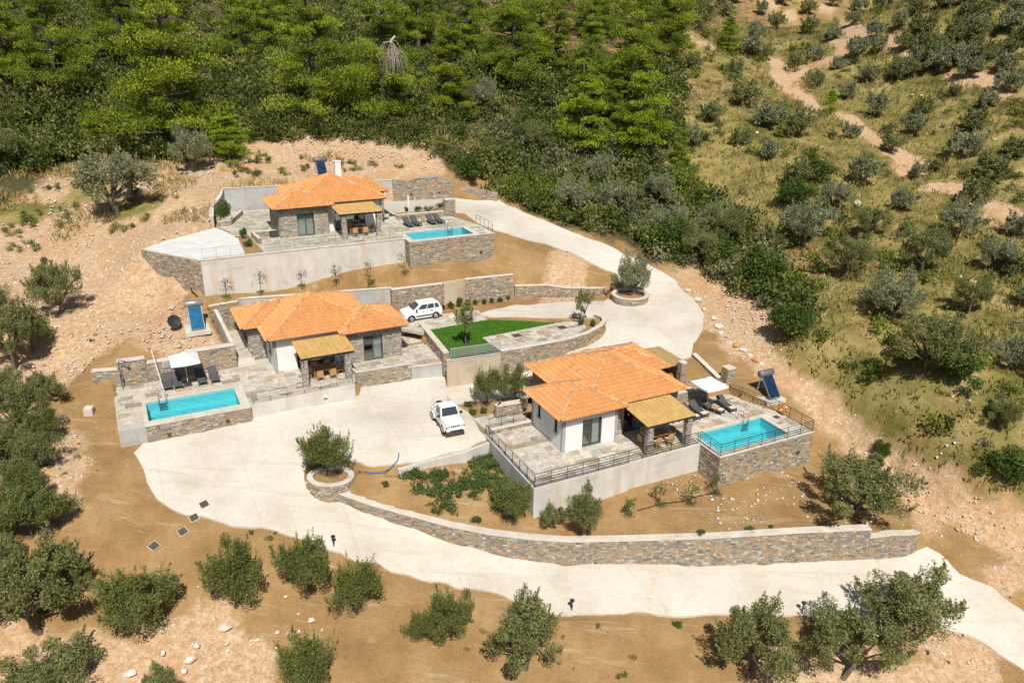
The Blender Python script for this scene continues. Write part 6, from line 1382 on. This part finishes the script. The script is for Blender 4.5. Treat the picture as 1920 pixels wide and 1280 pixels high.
mass('maquis', pts[~near], rs.uniform(3.0,5.5,(~near).sum()), bt, 'maquis_leaf', 3, 'dark evergreen scrub filling the ground under the pines')
mass('maquis', pts[near], rs.uniform(2.2,4.6,near.sum()), btn, 'maquis_leaf', 4, 'dark evergreen scrub along the forest edge')
band = [tuple(hit(a, b, hbase)[:2]) for a, b in ((800,285),(862,312),(905,336),(945,373),(1010,400),(1085,430),(1160,453),(1240,482),(1330,522),(1430,568),(1490,625),(1520,600),(1480,510),(1400,430),(1320,370),(1270,300),(1150,250),(980,230))]
pb_ = scatter(band, 520, 6); pv = vnoise(pb_+200, 6.0)+.35*np.random.RandomState(61).rand(len(pb_)); a_, b_ = pv < .55, pv > .82
mass('maquis', pb_[~a_ & ~b_], rs.uniform(1.6,4.0,(~a_ & ~b_).sum()), btn, 'maquis_leaf', 7, 'dark evergreen scrub between the forest and the upper road')
mass('maquis', pb_[a_], rs.uniform(1.4,3.6,a_.sum()), btn, 'scrub_pale', 17, 'paler grey-green scrub between the forest and the upper road')
mass('maquis', pb_[b_], rs.uniform(1.4,3.4,b_.sum()), btn, 'scrub_bright', 18, 'bright green scrub between the forest and the upper road')
edge = [tuple(hit(a, b, hbase)[:2]) for a, b in ((-60,330),(95,312),(150,288),(300,301),(335,310),(470,270),(560,263),(700,266),(800,290),(800,235),(560,225),(300,245),(-60,250))]
pe_ = scatter(edge, 330, 8); deep = [tuple(hit(a, b, hbase)[:2]) for a, b in ((-80,262),(300,255),(560,235),(800,245),(960,235),(1270,290),(1275,150),(960,110),(560,110),(-80,110))]
pd_ = scatter(deep, 620, 28); mass('maquis', pd_, rs.uniform(2.6,4.8,len(pd_)), bt, 'maquis_leaf', 29, 'dark evergreen scrub filling the gaps between the pines')
ev = vnoise(pe_+77, 7.0) > .58; mass('maquis', pe_[~ev], rs.uniform(2.0,4.2,(~ev).sum()), btn, 'maquis_leaf', 8, 'thick evergreen scrub at the foot of the pines'); mass('maquis', pe_[ev], rs.uniform(1.8,3.6,ev.sum()), btn, 'scrub_bright', 19, 'bright green scrub at the foot of the pines')
# low scrub between the grove olives
grove_poly = [tuple(hit(a, b, hbase)[:2]) for a, b in ((1500,640),(1480,520),(1400,430),(1300,330),(1270,200),(1300,30))]+[(150,190),(150,60)]+[tuple(hit(a, b, hbase)[:2]) for a, b in ((1920,890),(1780,860),(1640,770))]
pts = scatter(grove_poly, 1500, 9); k = vnoise(pts, 9.0)+.3*vnoise(pts, 3.0) > .66; k &= np.min([seg_dist(pts, t) for t in TRACK_W], 0) > 1.6; pts = pts[k]
gk = vnoise(pts+31, 8.0) > .5; lt_ = [bush_template(340+i, 170, (.13,.07)) for i in range(4)]
mass('grove_scrub', pts[gk], np.random.RandomState(4).uniform(.8,2.6,gk.sum()), lt_, 'scrub_bright', 5, 'low bright green scrub scattered between the grove olives'); mass('grove_scrub', pts[~gk], np.random.RandomState(14).uniform(.8,2.6,(~gk).sum()), lt_, 'maquis_leaf', 25, 'low dark scrub scattered between the grove olives')
lp = [tuple(hit(a, b, hbase)[:2]) for a, b in ((-40,345),(95,315),(200,305),(330,330),(340,395),(230,440),(120,470),(-40,480))]
pl_ = scatter(lp, 170, 12); pl_ = pl_[vnoise(pl_, 3.5) > .45]; mass('slope_scrub', pl_, np.random.RandomState(6).uniform(.4,1.3,len(pl_)), btn, 'maquis_leaf', 9, 'sparse low scrub on the dirt slope at the left')
bp = [tuple(hit(a, b, hbase)[:2]) for a, b in ((480,285),(640,300),(770,320),(560,330),(430,335))]
pq_ = scatter(bp, 60, 13); pq_ = pq_[vnoise(pq_, 2.5) > .42]; mass('slope_scrub', pq_, np.random.RandomState(7).uniform(.5,1.5,len(pq_)), btn, 'maquis_leaf', 10, 'low green scrub on the cut slope behind the far villa')
ps_ = scatter(grove_poly, 700, 45); ps_ = ps_[np.min([seg_dist(ps_, t) for t in TRACK_W], 0) > 1.5]; st_ = [bush_template(360+i, 90, (.17,.085)) for i in range(4)]
mass('grove_scrub', ps_, np.random.RandomState(46).uniform(.6,1.9,len(ps_)), st_, 'scrub_pale', 47, 'small grey-green shrubs dotted over the dry grass')
# single bushes that stand out along the road and slope
TVb = {}
for i in range(3):
    rs = np.random.RandomState(330+i); V, F, t, cc = clump_crown(rs, 16, 4200, (0,0,.36), (.36,.36,.3), .19, (.055,.028), .3, .4)
    TV['K%d'%i] = (arrays_mesh('foliage', V, F, t, 'bush_leaf'), None)
    V, F, t, cc = clump_crown(rs, 14, 2600, (0,0,.34), (.36,.36,.3), .19, (.06,.03), .3, .4)
    TV['W%d'%i] = (arrays_mesh('foliage', V, F, t, 'weed_leaf'), None)
def bush(foot, w, h, lab, key='K0', z=None, group=None, name='bush', cat='bush', hs=1.15):
    p = site(*foot, z) if z is not None else hit(*foot); d = depth_of(p); root = empty(name, (p[0],p[1],p[2]-.05), rnd.uniform(0,6)); tag(root, lab, cat, group)
    linkm('foliage', TV[key][0], root, sc=(w*d/FOC, w*d/FOC, h*d/FOC*hs)); st = MB().tube([(0,0,-.1),(0,0,h*d/FOC*.5)], .03, 5).build('stem', 'bark', root)
for i, (x, y, w, h, lab) in enumerate(((1420,545,110,95,'large dark bush above the roadside boulders'),(1485,632,100,85,'dark bush at the lower end of the roadside shrubs'),(1800,720,105,85,'dark bush against the biggest grove olive'),(1250,470,95,75,'round bush over the upper road bend'),(1330,500,100,80,'bush in the roadside band above the turn'),(1880,900,110,70,'dark bush above the eroded bank at the right edge'),(1650,850,40,34,'small green bush at the top of the eroded bank'),(1635,875,46,30,'low green bush on the rubble below the bank'),
  (420,412,38,42,'dark green bush in the corner planter left of the far villa'),(880,335,70,50,'dark bush at the end of the far stone wall'),(1540,340,80,50,'round dark bush in the middle of the grove'),(1480,385,90,55,'wide dark bush beside a grove olive'))):
    bush((x, y), w, h, lab, 'K%d' % (i % 3), Z1+.5 if y == 412 else None)
# --- hedge balls and small shrubs
for i, (x, y, w, h) in enumerate(((830,579,13,11),(844,578,17,17),(860,574,17,21),(877,571,14,12),(892,570,14,12),(907,569,12,11),(922,567,12,11),(937,565,13,11),(951,562,14,12))):
    n_ = ('first','second','third','fourth','fifth','sixth','seventh','eighth','ninth')[i]
    bush((x, y), w, h, f'clipped round shrub, {n_} from the white hatchback along the rubble wall', 'K%d' % (i % 3), ZC+.02, 'clipped shrubs along the rubble wall', 'clipped_shrub', 'shrub')
for i, (x, y, w, h, lab) in enumerate(((878,762,17,17,'leftmost grey-green clump in the bed beside the off-road car'),(887,776,18,16,'front grey-green clump in the bed beside the off-road car'),(906,773,18,17,'right grey-green clump in the bed beside the off-road car'))): bush((x, y), w, h, lab, 'W%d' % i, .45, 'clumps in the entrance bed', 'shrub', 'shrub')
# entrance bed soil
eb = MB(); eb.prism([tuple(site(*p, .45)[:2]) for p in ((872,757),(888,782),(952,768),(990,745),(985,735),(900,738))], -.3, .42); tag(eb.build('planting_bed', 'planter_earth'), kind='structure')
sb_ = MB(); sb_.prism([tuple(L(O1,u,v)[:2]) for u, v in ((-3.9,-4.5),(-2.35,-4.3),(-2.6,1.6),(-3.6,1.6))], Z1-.4, Z1+.02); tag(sb_.build('planting_bed', 'planter_earth'), kind='structure')
pb = MB(); pb.prism([tuple(L(O1,u,v)[:2]) for u, v in ((12.2,2.8),(17.3,2.6),(17.3,3.6),(12.3,4.0))], Z1-.2, Z1+.42); tag(pb.build('planting_bed', 'planter_earth'), kind='structure')
cbd = MB(); cbd.prism([tuple(site(*p, ZC)[:2]) for p in ((1082,602),(1102,612),(1090,628),(1110,622),(1126,606),(1118,598))], ZC-.3, ZC+.03); tag(cbd.build('planting_bed', 'planter_earth'), kind='structure')
for i, (x, y, w, h, z, lab) in enumerate(((455,447,22,26,Z1,'tall green bush at the top of the strip bed left of the far terrace'),(466,462,22,18,Z1,'low green bush at the bottom of the strip bed left of the far terrace'),(760,398,14,14,Z1+.4,'small box hedge at the left end of the far planter'),(786,396,22,12,Z1+.4,'low shrub in the middle of the far planter'),(827,391,18,16,Z1+.4,'feathery shrub at the right end of the far planter'),(1112,612,14,20,ZC,'green shrub at the tip of the curved planter'),(1091,608,18,14,ZC,'low shrub at the foot of the thin young olive'))): bush((x, y), w, h, lab, 'W%d' % (i % 3), z)
p = site(803,396,Z1+.4); pl = empty('palm_plant', tuple(p)); tag(pl, 'spiky palm-like plant in the far planter', 'plant'); mb = MB()
for k in range(26):
    a = k*2.4; e = rnd.uniform(.3,1.2); r = .75; mb.add([(0,.02,0),(0,-.02,0),(r*.6*math.cos(a)*math.cos(e)+.02,r*.6*math.sin(a)*math.cos(e),r*.6*math.sin(e)+.1),(r*math.cos(a)*math.cos(e),r*math.sin(a)*math.cos(e),r*math.sin(e))], [(0,1,2),(1,3,2)], rnd.random())
mb.build('fronds', 'weed_leaf', pl); MB().cyl((0,0,-.1),(0,0,.15),.06,8).build('trunk', 'bark', pl)
# weeds on the garden soil
for i, (x, y, w, h, lab) in enumerate(((721,908,22,14,'lone weed tuft nearest the fork planter'),(893,978,24,30,'small dark bush near the garden wall left of the corner olive'),(918,880,40,34,'tallest weed clump at the terrace side wall'),(938,908,40,36,'weed clump before the corner olive'),
  (1275,1008,22,14,'left small weed tuft along the garden wall'),(1318,1003,30,20,'middle weed tuft along the garden wall'),(1404,996,28,20,'right weed tuft along the garden wall'),(1270,1172,22,22,'small green plant on the soil left of the round olive'),(1448,988,16,10,'tiny weed tuft right of the others along the garden wall'))): bush((x, y), w, h, lab, 'W%d' % (i % 3), None, 'weeds on the garden soil', 'weed', 'plant', .62)
rs = np.random.RandomState(88); gc = []
for x, y, sx, sy, n in ((790,893,22,4,26),(830,893,14,4,12),(790,918,12,5,14),(826,930,14,7,22),(838,952,12,9,16),(868,912,18,7,26),(900,905,18,12,40),(915,875,16,12,36),(905,860,12,6,16),(940,925,16,14,22)):
    for _ in range(n): gc.append(hit(rs.normal(x,sx), rs.normal(y,sy))[:2])
gc = np.array(gc); gc = gc[inside(yard_poly, gc) & ~inside(deck3_poly, gc)]
wtm = [bush_template(350+i, 90, (.22,.09)) for i in range(3)]
def mass_f(*a): return mass(*a, fn=hfull)
mass_f('ground_cover', gc, rs.uniform(.3,.85,len(gc)), wtm, 'weed_leaf', 14, 'patchy green weeds covering part of the garden soil')
sw = scatter([(-40,36),(44,34),(44,46),(10,42),(-20,50),(-40,70)], 500, 15); sw = sw[vnoise(sw, 3.0) > .62]
sw = sw[~(inside(rl, sw) | inside(ru, sw) | inside(yard_poly, sw) | inside(deck2_poly, sw))]
mass_f('soil_weeds', sw, rs.uniform(.15,.5,len(sw)), wtm, 'weed_leaf', 16, 'tiny weeds scattered on the foreground soil')
# --- saplings
def sapling(foot, hpx, lab, leaves, z=None, tuft=True):
    p = site(*foot, z) if z is not None else hit(*foot); d = depth_of(p); h = hpx*d/FOC*1.05; root = empty('sapling', tuple(p)); tag(root, lab, 'sapling', 'saplings')
    rs = np.random.RandomState(int(foot[0])); mb = MB(); mb.tube([(0,0,-.1),(.02,0,h*.5),(rs.uniform(-.1,.1),0,h)], [.03,.02,.008], 5); tips = []
    for k in range(6):
        z0 = h*rs.uniform(.45,.9); a = rs.uniform(0,6.28); e = (.28*h*math.cos(a), .28*h*math.sin(a), z0+.18*h); tips.append(e); mb.tube([(0,0,z0),e], [.014,.005], 4)
    mb.build('stem', 'bark', root); tips.append((0,0,h)); tips = np.array(tips); k = rs.randint(0,len(tips),leaves); P = tips[k]+rs.normal(size=(leaves,3))*.1*h
    V, F = cards(P, unit(rs.normal(size=(leaves,3))+[0,0,.3]), .15, .07, rs); linkm('leaves', arrays_mesh('leaves', V, F, rs.rand(leaves), 'weed_leaf'), root)
    if tuft:
        n = 160; P = rs.normal(size=(n,3))*[.22,.22,.03]+[0,0,.08]; V, F = cards(P, unit(rs.normal(size=(n,3))*.5+[0,0,1]), .24, .03, rs); tag(linkm('grass_tuft', arrays_mesh('grass_tuft', V, F, rs.rand(n), 'weed_leaf'), root), kind='stuff')
for i, (x, y, h) in enumerate(((424,556,34),(489,547,34),(565,536,28),(630,527,28),(694,517,26),(759,510,30))): sapling((x, y), h, f'{("first","second","third","fourth","fifth","sixth")[i]} thin sapling from the left along the far concrete wall', 70)
for x, y, h, lab in ((1178,965,30,'leftmost leafy sapling below the nearest terrace'),(1236,946,34,'second leafy sapling below the nearest terrace'),(1294,943,38,'third sapling below the nearest pool'),(1342,925,34,'rightmost sapling at the corner of the nearest pool wall')): sapling((x, y), h, lab, 190)
sapling((696,540),16,'small bush on the soil above the middle villa',90)
# --- lawn
lw_px = [(795,621),(850,667),(937,658),(902,632),(960,621),(1040,606),(980,602),(915,600),(850,611)]
lw = [tuple(site(a, b, ZC)[:2]) for a, b in lw_px]
mb = MB(); mb.prism(lw, ZC-.3, ZC+.02); ln = mb.build('lawn', 'lawn'); tag(ln, kind='structure')
P = scatter(lw, 26000, 21); rs = np.random.RandomState(22); n = len(P); A = unit(rs.normal(size=(n,3))*.35+[0,0,1]); V, F = cards(np.concatenate([P, np.full((n,1), ZC+.05)], 1), A, .10, .03, rs)
gb = linkm('lawn_grass', arrays_mesh('lawn_grass', V, F, rs.rand(n), 'lawn_blade')); tag(gb, 'short mown green grass of the lawn', None, None, 'stuff')
# --- dry grass
def zone_at(X):
    out = np.zeros((len(X), 4))
    for i in range(0, len(X), 20000):
        d2 = ((X[i:i+20000, None]-kind_xy[None])**2).sum(-1)+1.0; w = 1/d2**1.7
        for q in range(4): out[i:i+20000, q] = w[:, kk == q].sum(1)
    return out/out.sum(1, keepdims=True)
def clear_of_build(X):
    k = inside(rl, X) | inside(ru, X)
    for poly in (deck1_poly, deck2_poly, deck3_poly, upper2_poly): k |= inside(poly, X)
    return ~k
gp = scatter([(18,41),(70,36),(125,52),(165,175),(20,175)], 56000, 31); zz = zone_at(gp); rs = np.random.RandomState(32)
trk = np.min([seg_dist(gp, t) for t in TRACK_W], 0) > 1.3
gp = gp[trk & (zz[:, 2] > .42+.25*(vnoise(gp, 3.0)-.5)) & (rs.rand(len(zz)) < .95) & clear_of_build(gp)]
gp2 = scatter([(-60,75),(-22,75),(-22,100),(-60,105)], 5000, 33); gp2 = gp2[(vnoise(gp2, 4.0) > .55) & clear_of_build(gp2)]
gp = np.concatenate([gp, gp2]); n = len(gp); gz = hbase(gp); B3 = 3
Pn = np.repeat(np.concatenate([gp, gz[:, None]], 1), B3, 0); m_ = len(Pn); Pn = Pn+rs.normal(size=(m_,3))*[.16,.16,0]; hgt_ = rs.uniform(.35,.85,m_)*np.repeat(.6+.8*vnoise(gp, 6.0), B3); Pn[:, 2] += hgt_*.4
A = unit(rs.normal(size=(m_,3))*.35+[.12,0,1]); V, F = cards(Pn, A, hgt_, .11, rs)
tt = np.clip(np.repeat(vnoise(gp+40, 11.0)*1.3-.2, B3)+rs.normal(size=m_)*.16, 0, 1)
tag(linkm('dry_grass', arrays_mesh('dry_grass', V, F, tt, 'dry_grass')), 'tall dry golden grass covering the grove slope', None, None, 'stuff')
# --- boulders and stones
def stone_mesh(seed, n=2):
    rs = np.random.RandomState(seed); d = unit(rs.normal(size=(26, 3)))*np.array([1,.8,.65])*rs.uniform(.82,1.12,(26,1))
    import bmesh
    bm = bmesh.new()
    for q in d: bm.verts.new(q)
    bmesh.ops.convex_hull(bm, input=bm.verts); loose = [v for v in bm.verts if not v.link_faces]
    for v in loose: bm.verts.remove(v)
    me = bpy.data.meshes.new('boulder'); bm.to_mesh(me); bm.free(); return me
SM = [stone_mesh(400+i) for i in range(6)]
RC = [('pale',.7),('white',.82),('orange',.95),('grey',.25)]
SMC = {}
for i, me in enumerate(SM):
    for nm, t in RC:
        c = me.copy(); c.name = 'boulder'; a = c.attributes.new('tint','FLOAT','FACE'); a.data.foreach_set('value', [t]*len(c.polygons)); c.materials.append(M['rock']); SMC[(i,nm)] = c
def boulder(px, py, wpx, col, lab, group):
    p = hit(px, py); s = wpx*depth_of(p)/FOC/2; o = linkm('boulder', SMC[(rnd.randrange(6), col)], None, (p[0],p[1],p[2]+s*.12), rnd.uniform(0,6.28), (s,s*rnd.uniform(.65,1.1),s*rnd.uniform(.55,.9))); tag(o, lab, 'rock', group)
row = [(1290,545,14,'white'),(1308,562,18,'white'),(1320,580,14,'pale'),(1338,597,17,'white'),(1347,612,22,'white'),(1352,625,16,'pale'),(1363,632,17,'grey'),(1368,642,13,'white'),(1381,647,22,'orange'),(1394,657,21,'white'),(1406,667,15,'pale'),(1420,677,26,'orange'),(1428,682,14,'pale'),(1398,556,20,'grey'),(1428,566,13,'white')]
for i, (x, y, w, c) in enumerate(row):
    od = ('first','second','third','fourth','fifth','sixth','seventh','eighth','ninth','tenth','eleventh','twelfth','thirteenth')
    lab = f'{c if c != "pale" else "pale beige"} boulder, {od[i]} down the row edging the turning area' if i < 13 else f'{c} boulder under the roadside bushes'
    boulder(x, y, w, c, lab, 'boulders edging the turning area')
fr_ = [(420,1176,44,'white'),(482,1200,18,'white'),(471,1201,14,'pale'),(583,1162,24,'white'),(521,1185,16,'white'),(539,1187,16,'grey'),(559,1184,20,'white'),(426,1206,18,'pale'),(428,1219,14,'pale'),(368,1210,30,'white'),(358,1236,38,'white'),(305,1224,24,'white'),(245,1262,34,'white'),(345,1258,22,'white'),(536,1118,12,'white'),(560,1151,12,'pale'),(604,1180,12,'white'),(518,1213,12,'white'),(372,1100,9,'pale'),(1540,300,16,'grey'),(1608,383,30,'pale'),(1765,62,14,'white'),(1800,520,20,'white'),(1825,528,26,'white'),(1850,530,14,'white'),(1545,590,9,'white'),(1420,250,20,'pale'),(1710,178,12,'white'),(1727,180,14,'white'),(1865,262,16,'white'),(240,448,20,'grey'),(655,922,10,'white'),(1397,970,9,'white'),(1395,940,7,'white'),(1775,835,12,'white'),(1765,850,10,'pale'),(1725,945,9,'white'),(1545,890,9,'white'),(1650,1090,10,'pale'),(1760,1195,14,'white'),(1770,1225,12,'pale')]
cnt = {}; fr_.sort()
for i, (x, y, w, c) in enumerate(fr_):
    zone = 'among the foreground olives' if y > 1050 and x < 700 else 'on the grove slope' if x > 1380 and y < 620 else 'on the right bank and garden' if x > 600 else 'on the left dirt slope'
    cnt[(c,zone)] = cnt.get((c,zone), 0)+1
    boulder(x, y, w*.72, c, f'{c} rock, {OD[cnt[(c,zone)]-1]} from the left of those {zone}', f'rocks {zone}')
def stones(name, poly, n, seed, smin, smax, sel, lab, fn=hfull):
    P = scatter(poly, n, seed); P = P[sel(P) & clear_of_build(P)]; rs = np.random.RandomState(seed); m = len(P); z = fn(P)
    base = np.array([(1,0,0),(0,1,0),(-1,0,0),(0,-1,0),(0,0,1),(0,0,-1)], float); Fb = np.array([(0,1,4),(1,2,4),(2,3,4),(3,0,4),(1,0,5),(2,1,5),(3,2,5),(0,3,5)])
    s = smin*(smax/smin)**(rs.rand(m)**2.6); a = rs.rand(m)*6.28; V = base[None]*rs.uniform(.6,1.3,(m,6,1))*s[:, None, None]*np.array([1,.8,.55]); c, sn = np.cos(a)[:, None], np.sin(a)[:, None]
    V = np.stack([V[...,0]*c-V[...,1]*sn+P[:, :1], V[...,0]*sn+V[...,1]*c+P[:, 1:2], V[...,2]+z[:, None]+s[:, None]*.2], -1).reshape(-1, 3)
    F = (Fb[None]+6*np.arange(m)[:, None, None]).reshape(-1, 3); t = np.repeat(np.clip(.38+rs.beta(2.5,2,m)*.45, 0, 1), 8); t[np.repeat(rs.rand(m) < .1, 8)] = .95
    tag(linkm(name, arrays_mesh(name, V, F, t, 'rock')), lab, None, None, 'stuff')
area = [(-48,42),(48,36),(48,62),(30,75),(10,84),(6,100),(-60,106)]
stones('rubble', area, 46000, 41, .035, .22, lambda P: (zone_at(P)[:, 1] > .5) | ((zone_at(P)[:, 1] > .3) & (vnoise(P, 2.0) > .5)), 'loose pale rubble stones on the dirt slopes')
stones('pebbles', area, 30000, 42, .02, .085, lambda P: (zone_at(P)[:, 0] > .5) & (vnoise(P, 5.0)+.4*vnoise(P, 1.3) > .5), 'small pale pebbles scattered on the soil')
